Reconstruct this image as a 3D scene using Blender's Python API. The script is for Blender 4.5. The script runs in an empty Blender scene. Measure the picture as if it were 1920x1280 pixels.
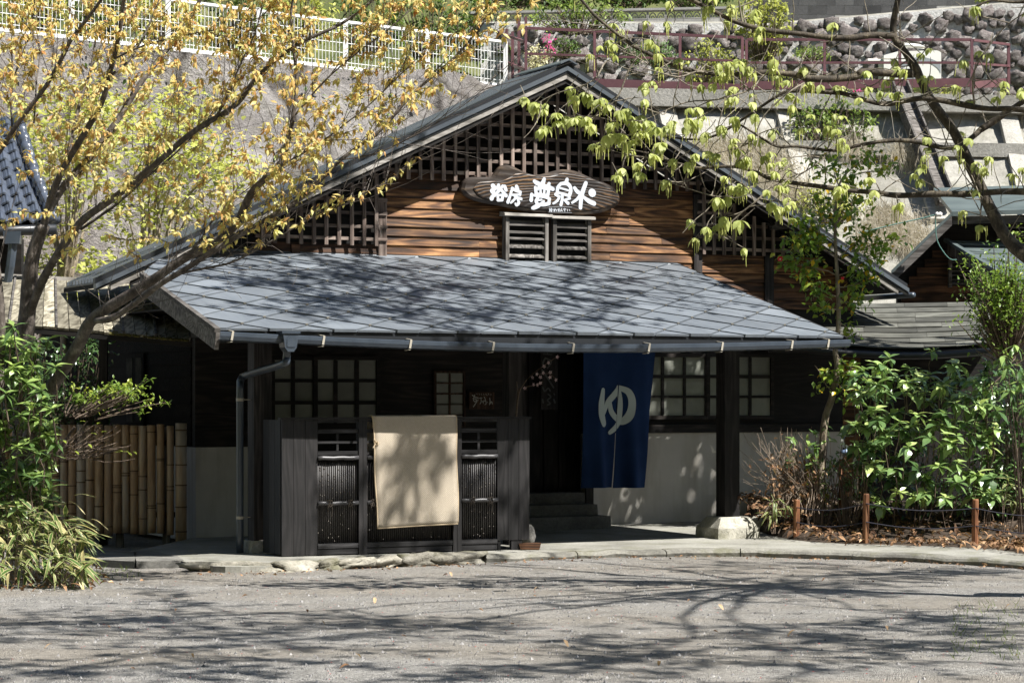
import bpy, math, random
from mathutils import Vector, Matrix, Euler, noise
R = math.radians
rnd = random.Random(11)
scene = bpy.context.scene
col = scene.collection

# ------------------------------------------------------------------ camera
EYE, F, HY = 1.65, 85 / 36 * 1920, 745.0
cam_d = bpy.data.cameras.new('camera')
cam_d.lens = 85; cam_d.sensor_width = 36; cam_d.shift_y = 105 / 1920
cam_d.clip_start = 0.5; cam_d.clip_end = 600
cam = bpy.data.objects.new('camera', cam_d)
cam.location = (0, 0, EYE); cam.rotation_euler = (R(90), 0, 0)
col.objects.link(cam); scene.camera = cam

# ------------------------------------------------------------------ sky, sun, exposure
SUN = Vector((0.99, -0.606, 1.55)).normalized()          # direction towards the sun
w = bpy.data.worlds.new('World'); scene.world = w; w.use_nodes = True
nt = w.node_tree
bg = nt.nodes['Background']; bg.inputs[1].default_value = 0.05
sk = nt.nodes.new('ShaderNodeTexSky'); sk.sky_type = 'NISHITA'; sk.sun_disc = False
sk.sun_elevation = math.asin(SUN.z); sk.sun_rotation = math.atan2(SUN.x, SUN.y)
sk.air_density = 1.0; sk.dust_density = 0.6
nt.links.new(sk.outputs[0], bg.inputs[0])
sun_d = bpy.data.lights.new('sun', 'SUN'); sun_d.energy = 5.0; sun_d.angle = R(0.53)
sun_d.color = (1.0, 0.97, 0.925)
sun = bpy.data.objects.new('sun', sun_d); col.objects.link(sun)
sun.rotation_euler = (-SUN).to_track_quat('-Z', 'Y').to_euler()
sun.location = (20, -12, 35)
scene.view_settings.view_transform = 'Standard'; scene.view_settings.look = 'None'
scene.view_settings.exposure = 1.15; scene.view_settings.gamma = 1.0
scene.view_settings.use_curve_mapping = False
scene.cycles.max_bounces = 5; scene.cycles.diffuse_bounces = 3; scene.cycles.glossy_bounces = 2
scene.cycles.transmission_bounces = 3; scene.cycles.use_adaptive_sampling = True; scene.cycles.adaptive_threshold = .02
scene.cycles.use_denoising = True

# ------------------------------------------------------------------ frames
TH = R(26); CS, SN = math.cos(TH), math.sin(TH)
OX, OY = 2.41, 27.0                                       # right porch post: origin of the house frame
def W(px, py, D):                                         # a point D metres into the place on a sight line
    return Vector(((px - 960) / F * D, D, EYE + (HY - py) / F * D))
def onz(px, py, z):
    D = (EYE - z) * F / (py - HY); return W(px, py, D)
def hl(p):                                                # world -> house frame
    dx, dy = p[0] - OX, p[1] - OY
    return Vector((dx * CS + dy * SN, -dx * SN + dy * CS, p[2]))
def hw(u, v, z): return Vector((OX + u * CS - v * SN, OY + u * SN + v * CS, z))
def LV(px, py, v):                                        # measured point on the facade plane v -> (u, z)
    k = (px - 960) / F
    Y = (v - SN * OX + CS * OY) / (CS - SN * k)
    p = hl(W(px, py, Y)); return p.x, p.z
def LU(px, py, u):                                        # on the side plane u -> (v, z)
    k = (px - 960) / F
    Y = (u + CS * OX + SN * OY) / (CS * k + SN)
    p = hl(W(px, py, Y)); return p.y, p.z

# ------------------------------------------------------------------ materials
MATS = {}
class NB:
    def __init__(s, name):
        s.m = bpy.data.materials.new(name); s.m.use_nodes = True
        s.n = s.m.node_tree.nodes; s.l = s.m.node_tree.links
        s.b = s.n['Principled BSDF']; s.out = s.n['Material Output']
        MATS[name] = s.m
    def node(s, t, **k):
        n = s.n.new(t)
        for a, v in k.items(): setattr(n, a, v)
        return n
    def set(s, sock, v):
        if hasattr(v, 'is_linked') or hasattr(v, 'links'): s.l.new(v, sock)
        else: sock.default_value = v
    def coords(s, scale=(1, 1, 1), kind='Object', rand=True):
        tc = s.node('ShaderNodeTexCoord'); v = tc.outputs[kind]
        if rand:
            oi = s.node('ShaderNodeObjectInfo')
            m = s.node('ShaderNodeVectorMath', operation='SCALE')
            cx = s.node('ShaderNodeCombineXYZ')
            cx.inputs[0].default_value = 0; 
            for i in range(3): s.l.new(oi.outputs['Random'], cx.inputs[i])
            s.l.new(cx.outputs[0], m.inputs[0]); m.inputs['Scale'].default_value = 57.0
            a = s.node('ShaderNodeVectorMath', operation='ADD')
            s.l.new(v, a.inputs[0]); s.l.new(m.outputs[0], a.inputs[1]); v = a.outputs[0]
        mp = s.node('ShaderNodeMapping'); s.l.new(v, mp.inputs[0]); mp.inputs['Scale'].default_value = scale
        return mp.outputs[0]
    def noise(s, vec, scale=5, detail=5, rough=.6, dist=0):
        n = s.node('ShaderNodeTexNoise'); s.l.new(vec, n.inputs['Vector'])
        n.inputs['Scale'].default_value = scale; n.inputs['Detail'].default_value = detail
        n.inputs['Roughness'].default_value = rough; n.inputs['Distortion'].default_value = dist
        return n.outputs['Fac']
    def vor(s, vec, scale=5, feature='F1', out='Distance', rnd_=1.0):
        n = s.node('ShaderNodeTexVoronoi', feature=feature); s.l.new(vec, n.inputs['Vector'])
        n.inputs['Scale'].default_value = scale; n.inputs['Randomness'].default_value = rnd_
        return n.outputs[out]
    def ramp(s, fac, stops):
        r = s.node('ShaderNodeValToRGB'); s.l.new(fac, r.inputs[0]); e = r.color_ramp.elements
        while len(e) < len(stops): e.new(.5)
        for i, (p, c) in enumerate(stops):
            e[i].position = p
            e[i].color = (c, c, c, 1) if isinstance(c, (int, float)) else (*c, 1)
        return r.outputs[0]
    def mix(s, f, a, b, mode='MIX'):
        n = s.node('ShaderNodeMixRGB', blend_type=mode)
        s.set(n.inputs[0], f)
        for i, x in ((1, a), (2, b)):
            if isinstance(x, tuple): x = (*x[:3], 1)
            s.set(n.inputs[i], x)
        return n.outputs[0]
    def math(s, op, a, b=0.0):
        n = s.node('ShaderNodeMath', operation=op); s.set(n.inputs[0], a); s.set(n.inputs[1], b)
        return n.outputs[0]
    def rand(s): return s.node('ShaderNodeObjectInfo').outputs['Random']
    def attr(s, name): return s.node('ShaderNodeAttribute', attribute_name=name).outputs['Fac']
    def bump(s, h, strength=.4, dist=.01):
        n = s.node('ShaderNodeBump'); n.inputs['Strength'].default_value = strength
        n.inputs['Distance'].default_value = dist; s.l.new(h, n.inputs['Height'])
        s.l.new(n.outputs[0], s.b.inputs['Normal']); return n
    def fin(s, color, rough=.7, spec=.4, metal=0):
        s.set(s.b.inputs['Base Color'], (*color, 1) if isinstance(color, tuple) else color)
        s.set(s.b.inputs['Roughness'], rough); s.set(s.b.inputs['Metallic'], metal)
        s.set(s.b.inputs['Specular IOR Level'], spec)
        return s.m

def wood(name, dark, mid, light, axis=0, rough=.75, contrast=(.3, .72), spec=.3, ring=14, bump=.5):
    b = NB(name)
    sc = [9, 9, 9]; sc[axis] = .55
    v = b.coords(tuple(sc))
    n = b.noise(v, 2.2, 6, .62, 1.2)
    sc2 = [3.2, 3.2, 3.2]; sc2[axis] = .38
    low = b.noise(b.coords(tuple(sc2)), 1.1, 2, .5, .3)
    g = b.math('SINE', b.math('MULTIPLY', low, ring * 5.0))
    f = b.math('ADD', b.math('MULTIPLY', n, .78), b.math('MULTIPLY', b.math('ADD', b.math('MULTIPLY', g, .5), .5), .22))
    c = b.ramp(f, [(contrast[0], dark), (.5, mid), (contrast[1], light)])
    r = b.ramp(b.rand(), [(0, .5), (.5, .95), (1, 1.35)])
    c = b.mix(1.0, c, r, 'MULTIPLY')
    blot = b.noise(b.coords((1.3, 1.3, 1.3)), 2.0, 4, .6)
    c = b.mix(b.ramp(blot, [(.42, 0.0), (.68, .55)]), c, tuple(x * .45 for x in dark))
    b.bump(f, bump, .006)
    return b.fin(c, rough, spec)

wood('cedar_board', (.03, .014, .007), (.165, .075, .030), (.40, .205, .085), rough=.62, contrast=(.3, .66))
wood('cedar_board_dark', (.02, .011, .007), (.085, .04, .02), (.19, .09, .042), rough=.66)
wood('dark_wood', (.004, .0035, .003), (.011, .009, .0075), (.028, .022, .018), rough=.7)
wood('passage_shade_wood', (.002, .0018, .0015), (.005, .0042, .0035), (.011, .009, .007), rough=.85, spec=.1)  # dark_wood darkened further to stand for the shade in the side passage
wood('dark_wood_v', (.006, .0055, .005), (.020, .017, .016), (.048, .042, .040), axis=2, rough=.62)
wood('fence_board', (.0055, .005, .005), (.0115, .0105, .0105), (.021, .019, .019), axis=2, rough=.58, spec=.4)
wood('fence_rail', (.009, .0085, .0085), (.021, .020, .0205), (.043, .042, .043), axis=0, rough=.6)
wood('lattice_wood', (.06, .042, .034), (.19, .14, .115), (.36, .29, .245), axis=2, rough=.7)
wood('lattice_wood_h', (.06, .042, .034), (.19, .14, .115), (.36, .29, .245), axis=0, rough=.7)
wood('grey_wood', (.18, .165, .145), (.36, .335, .30), (.52, .49, .45), axis=0, rough=.8)
wood('grey_wood_dim', (.05, .045, .04), (.12, .108, .097), (.22, .205, .19), axis=0, rough=.8)
wood('grey_wood_v', (.05, .045, .04), (.13, .118, .105), (.27, .25, .23), axis=2, rough=.8)
wood('brown_frame', (.02, .01, .006), (.06, .032, .02), (.10, .06, .035), axis=2)
wood('stake_wood', (.07, .028, .012), (.20, .085, .038), (.34, .17, .08), axis=2)
wood('roof_plank_grey', (.045, .045, .037), (.09, .09, .076), (.14, .139, .12), axis=0, rough=.85)
wood('roof_plank', (.10, .088, .06), (.25, .225, .165), (.40, .37, .28), axis=1, rough=.85)

def rocky(name, cols, scale=3.0, bscale=14, bstr=.7, rough=.88, dist=.03, crack=None, rand=True, moss=0):
    b = NB(name); v = b.coords((1, 1, 1), rand=rand)
    n = b.noise(v, scale, 7, .62); f = b.noise(v, bscale, 6, .7)
    c = b.ramp(n, [(.28, cols[0]), (.5, cols[1]), (.72, cols[2])])
    c = b.mix(.55, c, b.ramp(f, [(.3, .45), (.7, 1.35)]), 'MULTIPLY')
    if rand: c = b.mix(1.0, c, b.ramp(b.rand(), [(0, .72), (1, 1.2)]), 'MULTIPLY')
    h = f
    if crack:
        vd = b.node('ShaderNodeVectorMath', operation='ADD')
        nn = b.node('ShaderNodeTexNoise'); b.l.new(v, nn.inputs[0]); nn.inputs['Scale'].default_value = 1.1
        b.l.new(nn.outputs['Color'], vd.inputs[0]); b.l.new(v, vd.inputs[1])
        e = b.vor(vd.outputs[0], crack, 'DISTANCE_TO_EDGE')
        c = b.mix(b.ramp(e, [(0, .9), (.055, 0.0)]), c, (.05, .042, .036))
        bl_n = b.noise(v, .16, 5, .6); c = b.mix(b.ramp(bl_n, [(.42, 0.0), (.62, .6)]), c, (.20, .165, .135))
    if moss:
        mo = b.noise(v, 2.6, 5, .65)
        c = b.mix(b.ramp(mo, [(.5, 0.0), (.62, moss)]), c, (.085, .085, .03))
    b.bump(h, bstr, dist)
    return b.fin(c, rough, .25)
rocky('river_stone', [(.09, .074, .07), (.20, .175, .165), (.38, .35, .325)], 2.2, 12, 1.0)
rocky('kerb_stone', [(.16, .15, .12), (.30, .28, .23), (.44, .42, .36)], 3, 25, .9, moss=.6)
rocky('footing_stone', [(.20, .19, .155), (.34, .325, .27), (.45, .43, .37)], 3, 30, .6, moss=.35)
rocky('slab_concrete', [(.16, .155, .135), (.25, .243, .212), (.33, .322, .284)], 1.2, 45, .35, rand=False, dist=.008, moss=.25)
rocky('kerb_concrete', [(.10, .096, .082), (.20, .192, .165), (.30, .29, .25)], 1.6, 30, .8, rand=False, dist=.012, moss=.5)
rocky('step_stone', [(.09, .088, .08), (.16, .155, .14), (.23, .22, .2)], 3, 30, .5)
rocky('slope_concrete', [(.21, .20, .17), (.31, .298, .26), (.40, .385, .345)], .5, 9, .5, rand=False, moss=.25)
rocky('beam_concrete', [(.25, .24, .21), (.36, .345, .305), (.45, .43, .39)], .9, 22, .5, rand=False)
rocky('rock_face', [(.16, .145, .138), (.31, .288, .27), (.46, .43, .40)], .55, 6.5, 1.0, dist=.25, crack=.36, rand=False, moss=.2)
rocky('block_grey', [(.06, .06, .06), (.095, .094, .092), (.135, .133, .13)], .8, 40, .4, dist=.006)
rocky('block_light', [(.22, .215, .2), (.32, .31, .29), (.42, .41, .38)], .8, 40, .4, dist=.006)
rocky('mortar', [(.38, .37, .34), (.52, .51, .48), (.66, .65, .62)], 1.2, 18, .8, rand=False)
rocky('soil', [(.022, .016, .011), (.055, .04, .028), (.11, .08, .055)], 2.5, 20, 1.0, rand=False)
rocky('grassy_earth', [(.04, .05, .018), (.085, .10, .03), (.17, .17, .07)], 1.2, 14, 1.0, rand=False)

b = NB('plaster'); v = b.coords((1, 1, 1), rand=False)
n = b.noise(v, 1.7, 6, .65); n2 = b.noise(b.coords((3, 3, .5), rand=False), 1.5, 4, .6)
c = b.ramp(n, [(.3, (.45, .43, .39)), (.7, (.55, .525, .48))])
c = b.mix(b.ramp(n2, [(.45, 0.0), (.72, .5)]), c, (.27, .235, .18))
b.bump(b.noise(v, 60, 4, .7), .25, .004); b.fin(c, .9, .2)

b = NB('shoji_paper'); v = b.coords((1, 1, 1))
c = b.mix(1.0, (.27, .28, .24), b.ramp(b.rand(), [(0, .7), (1, 1.0)]), 'MULTIPLY'); c = b.mix(1.0, c, b.ramp(b.noise(v, 2.2, 5, .6), [(.3, .7), (.7, 1.1)]), 'MULTIPLY'); b.fin(c, .22, .5)
b = NB('dim_pane'); b.fin(b.ramp(b.noise(b.coords((1, 1, 1)), 6, 4, .6), [(.4, (.008, .008, .007)), (.7, (.045, .042, .032))]), .8, .1)
b = NB('roof_slate'); v = b.coords((1, 1, 1), rand=True)
n = b.noise(v, 1.3, 5, .6); n2 = b.noise(v, 16, 4, .7)
c = b.ramp(n, [(.3, (.104, .119, .136)), (.7, (.162, .180, .199))])
c = b.mix(b.ramp(n2, [(.55, 0.0), (.8, .4)]), c, (.22, .23, .23))
c = b.mix(1.0, c, b.ramp(b.rand(), [(0, .78), (1, 1.14)]), 'MULTIPLY')
st_n = b.noise(b.coords((7, .5, .5), rand=False), 1.6, 5, .65); c = b.mix(b.ramp(st_n, [(.5, 0.0), (.75, .45)]), c, (.07, .078, .085))
li = b.noise(b.coords((1, 1, 1), rand=False), 9, 6, .75); c = b.mix(b.ramp(li, [(.62, 0.0), (.70, .55)]), c, (.20, .20, .165))
b.bump(n2, .25, .004); b.fin(c, b.ramp(n, [(.3, .42), (.7, .62)]), .45)
b = NB('roof_metal'); v = b.coords((1, 1, 1))
c = b.ramp(b.noise(v, 2, 5, .6), [(.3, (.055, .066, .078)), (.7, (.095, .108, .122))]); b.fin(c, .34, .6)
b = NB('dark_trim'); b.fin((.016, .018, .021), .4, .5)
b = NB('roof_deck'); b.fin((.012, .012, .012), .8, .2)
b = NB('gutter_paint'); v = b.coords((1, 1, 1))
c = b.ramp(b.noise(v, 5, 4, .6), [(.3, (.032, .042, .056)), (.7, (.055, .068, .085))]); b.fin(c, .3, .6)
b = NB('strap_metal'); b.fin((.36, .33, .27), .5, .5)
b = NB('slate_clip'); b.fin((.19, .175, .145), .6, .4)
b = NB('green_metal'); v = b.coords((1, 1, 1), rand=False)
c = b.ramp(b.noise(v, 2, 5, .6), [(.3, (.062, .080, .080)), (.7, (.105, .130, .128))]); b.fin(c, .45, .5)
b = NB('white_paint'); b.fin((.80, .80, .78), .5, .4)
b = NB('sign_white'); b.fin(b.ramp(b.noise(b.coords((1, 1, 3), rand=False), 9, 4, .6), [(.3, (.44, .48, .53)), (.7, (.60, .62, .65))]), .6, .3)
b = NB('maroon_paint'); v = b.coords((1, 1, 1))
c = b.ramp(b.noise(v, 3, 4, .6), [(.3, (.10, .043, .050)), (.7, (.15, .067, .074))]); b.fin(c, .45, .5)
b = NB('tank_plastic'); c = b.ramp(b.noise(b.coords((1, 1, 1), rand=False), 2, 4, .6), [(.3, (.70, .69, .63)), (.7, (.80, .79, .73))]); b.fin(c, .5, .4)
b = NB('tank_band'); b.fin((.27, .29, .30), .5, .4)
b = NB('noren_cloth'); v = b.coords((1, 1, 1), rand=False)
c = b.ramp(b.noise(v, 3, 4, .6), [(.3, (.008, .026, .088)), (.7, (.013, .038, .12))]); 
wv = b.vor(b.coords((1, 1, 1), rand=False), 260); b.bump(wv, .25, .002); b.fin(c, .85, .2)
b = NB('noren_dye'); b.fin((.50, .58, .58), .85, .2)
b = NB('plaque_ink'); b.fin((.40, .40, .36), .7, .3)
b = NB('plaque_ink_dim'); b.fin((.10, .105, .10), .8, .2)
b = NB('rug_weave'); tc = b.coords((1, 1, 1), kind='UV', rand=False)
bk = b.node('ShaderNodeTexBrick'); b.l.new(tc, bk.inputs['Vector']); bk.inputs['Scale'].default_value = 1.0
bk.inputs['Brick Width'].default_value = .020; bk.inputs['Row Height'].default_value = .0105
bk.inputs['Mortar Size'].default_value = .0025; bk.inputs['Mortar Smooth'].default_value = .6
bk.inputs['Color1'].default_value = (.60, .535, .435, 1); bk.inputs['Color2'].default_value = (.55, .485, .39, 1)
bk.inputs['Mortar'].default_value = (.40, .33, .24, 1)
c = b.mix(.5, bk.outputs['Color'], b.ramp(b.noise(tc, 3, 4, .6), [(.3, .78), (.7, 1.08)]), 'MULTIPLY')
b.bump(b.math('SUBTRACT', 1.0, bk.outputs['Fac']), .7, .006); b.fin(c, .9, .15)
b = NB('rug_binding'); b.fin((.50, .40, .27), .85, .2)
b = NB('bamboo'); v = b.coords((6, 6, .8))
c = b.ramp(b.noise(v, 2.5, 6, .65), [(.3, (.18, .105, .05)), (.5, (.30, .19, .10)), (.72, (.42, .31, .19))])
gr = b.ramp(b.rand(), [(0, 0.0), (.45, .1), (.55, .65), (1, .8)])
z = b.node('ShaderNodeSeparateXYZ'); b.l.new(b.node('ShaderNodeTexCoord').outputs['Object'], z.inputs[0])
gm = b.mix(1.0, gr, b.ramp(b.noise(v, 1.1, 4, .6), [(.4, 0.0), (.6, 1.0)]), 'MULTIPLY')
c = b.mix(gm, c, (.33, .305, .26)); b.fin(c, .42, .45)
b = NB('bamboo_node'); b.fin((.10, .062, .032), .6, .3)
b = NB('dark_bamboo'); v = b.coords((10, 10, 1.2)); 
c = b.ramp(b.noise(v, 2.5, 5, .65), [(.3, (.012, .0105, .0095)), (.55, (.03, .027, .025)), (.8, (.07, .062, .056))]); b.fin(c, .45, .45)
b = NB('bamboo_knot'); b.fin((.15, .135, .115), .6, .3)
b = NB('grey_bamboo'); c = b.ramp(b.noise(b.coords((1.2, 10, 10)), 2.5, 5, .65), [(.3, (.028, .027, .028)), (.7, (.075, .073, .075))]); b.fin(c, .42, .5)
b = NB('cord'); b.fin((.055, .045, .035), .9, .2)
b = NB('rope_dark'); b.fin((.035, .035, .045), .9, .2)
b = NB('wire_green'); b.fin((.10, .20, .17), .6, .3)
b = NB('ceramic'); b.fin((.75, .72, .66), .3, .5)
b = NB('mirror_blue'); b.fin((.16, .22, .34), .4, .5)
b = NB('kawara'); v = b.coords((1, 1, 1)); c = b.ramp(b.noise(v, 3, 5, .6), [(.3, (.045, .055, .075)), (.7, (.095, .11, .14))]); b.fin(c, .26, .7)
b = NB('moss'); c = b.ramp(b.noise(b.coords((1, 1, 1), rand=False), 18, 5, .7), [(.35, (.03, .026, .012)), (.65, (.11, .10, .03))]); b.fin(c, .95, .1)

# sign slab: burnt ring grain
def burnt(name, dark, mid, light, cx, scale):
    b = NB(name); tc = b.node('ShaderNodeTexCoord')
    mp = b.node('ShaderNodeMapping'); b.l.new(tc.outputs['Object'], mp.inputs[0])
    mp.inputs['Location'].default_value = (-cx, 0, 0); mp.inputs['Scale'].default_value = (.42, 1, 1.6)
    v = mp.outputs[0]
    nz = b.node('ShaderNodeTexNoise'); b.l.new(v, nz.inputs[0]); nz.inputs['Scale'].default_value = 3.2; nz.inputs['Detail'].default_value = 3
    ad = b.node('ShaderNodeMixRGB', blend_type='ADD'); ad.inputs[0].default_value = .16
    b.l.new(v, ad.inputs[1]); b.l.new(nz.outputs['Color'], ad.inputs[2])
    wv = b.node('ShaderNodeTexWave', wave_type='RINGS', rings_direction='Y'); b.l.new(ad.outputs[0], wv.inputs[0])
    wv.inputs['Scale'].default_value = scale; wv.inputs['Distortion'].default_value = 2.0
    wv.inputs['Detail'].default_value = 2; wv.inputs['Detail Scale'].default_value = 2.5
    n = b.noise(v, 2.6, 4, .6)
    c = b.ramp(wv.outputs['Fac'], [(.15, dark), (.55, mid), (.95, light)])
    c = b.mix(b.ramp(n, [(.44, 1.0), (.72, .15)]), c, dark)
    b.bump(wv.outputs['Fac'], .5, .006)
    return b.fin(c, .48, .4)
burnt('sign_face', (.014, .010, .008), (.045, .027, .016), (.30, .165, .07), .2, 6)
burnt('sign_bark', (.03, .022, .017), (.085, .062, .046), (.19, .135, .09), -.3, 2.2)

# gravel
b = NB('gravel_ground'); v = b.coords((1, 1, 1), kind='Object', rand=False)
vc = b.vor(v, 95, 'F1', 'Color'); vd = b.vor(v, 95, 'F1', 'Distance')
sp = b.node('ShaderNodeSeparateColor'); b.l.new(vc, sp.inputs[0])
c = b.ramp(sp.outputs[0], [(0, (.20, .196, .19)), (.45, (.42, .41, .395)), (.85, (.62, .61, .59)), (1, (.72, .71, .69))])
big = b.noise(b.coords((.4, 1, 1), rand=False), .6, 6, .62)
soil = b.ramp(b.noise(v, 30, 5, .7), [(.3, (.31, .28, .24)), (.7, (.50, .455, .395))])
c = b.mix(b.ramp(big, [(.40, .15), (.60, .85)]), c, soil)
c = b.mix(.8, c, b.ramp(b.noise(v, 2.5, 6, .7), [(.3, .66), (.7, 1.2)]), 'MULTIPLY')
c = b.mix(.7, c, b.ramp(b.noise(v, 22, 4, .7), [(.32, .6), (.68, 1.25)]), 'MULTIPLY')
c = b.mix(1.0, c, (1.0, .985, .95), 'MULTIPLY')
h = b.math('ADD', b.math('MULTIPLY', vd, -1.0), b.math('MULTIPLY', b.noise(v, 12, 5, .7), 1.5))
b.bump(h, 1.0, .035); b.fin(c, .9, .2)
b = NB('gravel_stone'); c = b.ramp(b.attr('tint'), [(0, (.09, .088, .085)), (.5, (.20, .195, .19)), (.95, (.29, .283, .272)), (1, (.36, .35, .335))]); b.fin(c, .8, .3)
b = NB('petal'); b.fin((.35, .07, .06), .7, .2)

# foliage: tint attribute picks the colour of each leaf, edge attribute the pale margin
def leafmat(name, stops, rough=.4, trans=.35, spec=.4, margin=None, tr_gain=1.35):
    b = NB(name)
    c = b.ramp(b.attr('tint'), stops)
    if margin: c = b.mix(b.ramp(b.attr('edge'), [(.62, 0.0), (.86, .9)]), c, margin)
    b.fin(c, rough, spec)
    t = b.node('ShaderNodeBsdfTranslucent')
    g = b.mix(1.0, c, (tr_gain, tr_gain * 1.02, tr_gain * .75), 'MULTIPLY'); b.l.new(g, t.inputs[0])
    m = b.node('ShaderNodeMixShader'); m.inputs[0].default_value = trans
    b.l.new(b.b.outputs[0], m.inputs[1]); b.l.new(t.outputs[0], m.inputs[2])
    b.l.new(m.outputs[0], b.out.inputs[0])
leafmat('cherry_leaf', [(0, (.38, .17, .065)), (.3, (.54, .31, .11)), (.6, (.60, .46, .17)), (1, (.58, .56, .22))], .45, .45)
leafmat('maple_leaf', [(0, (.25, .27, .07)), (.5, (.41, .43, .11)), (1, (.55, .55, .17))], .5, .42)
leafmat('oak_leaf', [(0, (.27, .31, .09)), (.5, (.41, .45, .15)), (1, (.54, .57, .22))], .5, .43)
leafmat('catkin', [(0, (.42, .44, .12)), (1, (.58, .58, .20))], .7, .2)
leafmat('camellia_leaf', [(0, (.06, .13, .02)), (.6, (.18, .29, .04)), (.9, (.34, .40, .06)), (1, (.62, .40, .02))], .3, .3)
leafmat('glossy_leaf', [(0, (.04, .085, .028)), (.5, (.125, .21, .07)), (.85, (.25, .36, .12)), (1, (.44, .54, .19))], .25, .24, .8)
leafmat('bush_leaf', [(0, (.035, .075, .022)), (.5, (.11, .19, .055)), (1, (.32, .43, .12))], .28, .26, .7)
leafmat('sasa_leaf', [(0, (.045, .095, .022)), (.5, (.10, .17, .04)), (.8, (.22, .24, .09)), (1, (.48, .42, .20))], .45, .3, .35, margin=(.60, .52, .28))
leafmat('dry_leaf', [(0, (.06, .032, .018)), (.5, (.19, .105, .055)), (.85, (.36, .215, .115)), (1, (.50, .36, .22))], .7, .15, .2)
leafmat('azalea_leaf', [(0, (.07, .13, .02)), (.6, (.17, .25, .04)), (1, (.34, .38, .06))], .35, .35)
leafmat('hill_leaf', [(0, (.04, .075, .018)), (.5, (.11, .17, .035)), (1, (.26, .33, .07))], .5, .3)
leafmat('conifer_leaf', [(0, (.05, .10, .03)), (1, (.15, .24, .075))], .6, .2)
leafmat('pink_petal', [(0, (.55, .03, .24)), (1, (.75, .12, .40))], .6, .35)
leafmat('cream_petal', [(0, (.55, .52, .30)), (1, (.72, .70, .50))], .6, .35)
leafmat('blossom', [(0, (.62, .42, .46)), (1, (.80, .66, .68))], .6, .35)
leafmat('red_petal', [(0, (.50, .012, .02)), (1, (.62, .03, .03))], .5, .2)
leafmat('dry_grass', [(0, (.38, .33, .26)), (.5, (.55, .50, .41)), (1, (.70, .64, .54))], .8, .3, .15)
leafmat('green_grass', [(0, (.08, .13, .03)), (1, (.24, .30, .07))], .6, .3, .2)

def barkmat(name, dark, mid, light, lenticel=False, wear=0.0):
    b = NB(name); v = b.coords((1, 1, 1), rand=False)
    n = b.noise(v, 9, 6, .65); n2 = b.noise(b.coords((18, 18, 3.2), rand=False), 2.5, 5, .7)
    c = b.ramp(n, [(.3, dark), (.52, mid), (.75, light)])
    c = b.mix(b.ramp(n2, [(.35, .7), (.55, 0.0)]), c, dark)
    b.bump(b.math('ADD', n2, n), .8, .015); b.fin(c, .7, .3)
barkmat('cherry_bark', (.035, .027, .022), (.11, .092, .078), (.26, .23, .20))
barkmat('oak_bark', (.018, .014, .009), (.07, .055, .037), (.26, .22, .14))
barkmat('oak_twig', (.10, .085, .06), (.22, .19, .145), (.33, .29, .23))
barkmat('pale_bark', (.14, .11, .075), (.27, .22, .155), (.40, .34, .25))
barkmat('shrub_bark', (.05, .036, .025), (.13, .095, .068), (.24, .19, .145))
barkmat('dry_twig', (.13, .095, .065), (.25, .195, .145), (.40, .33, .26))

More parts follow.
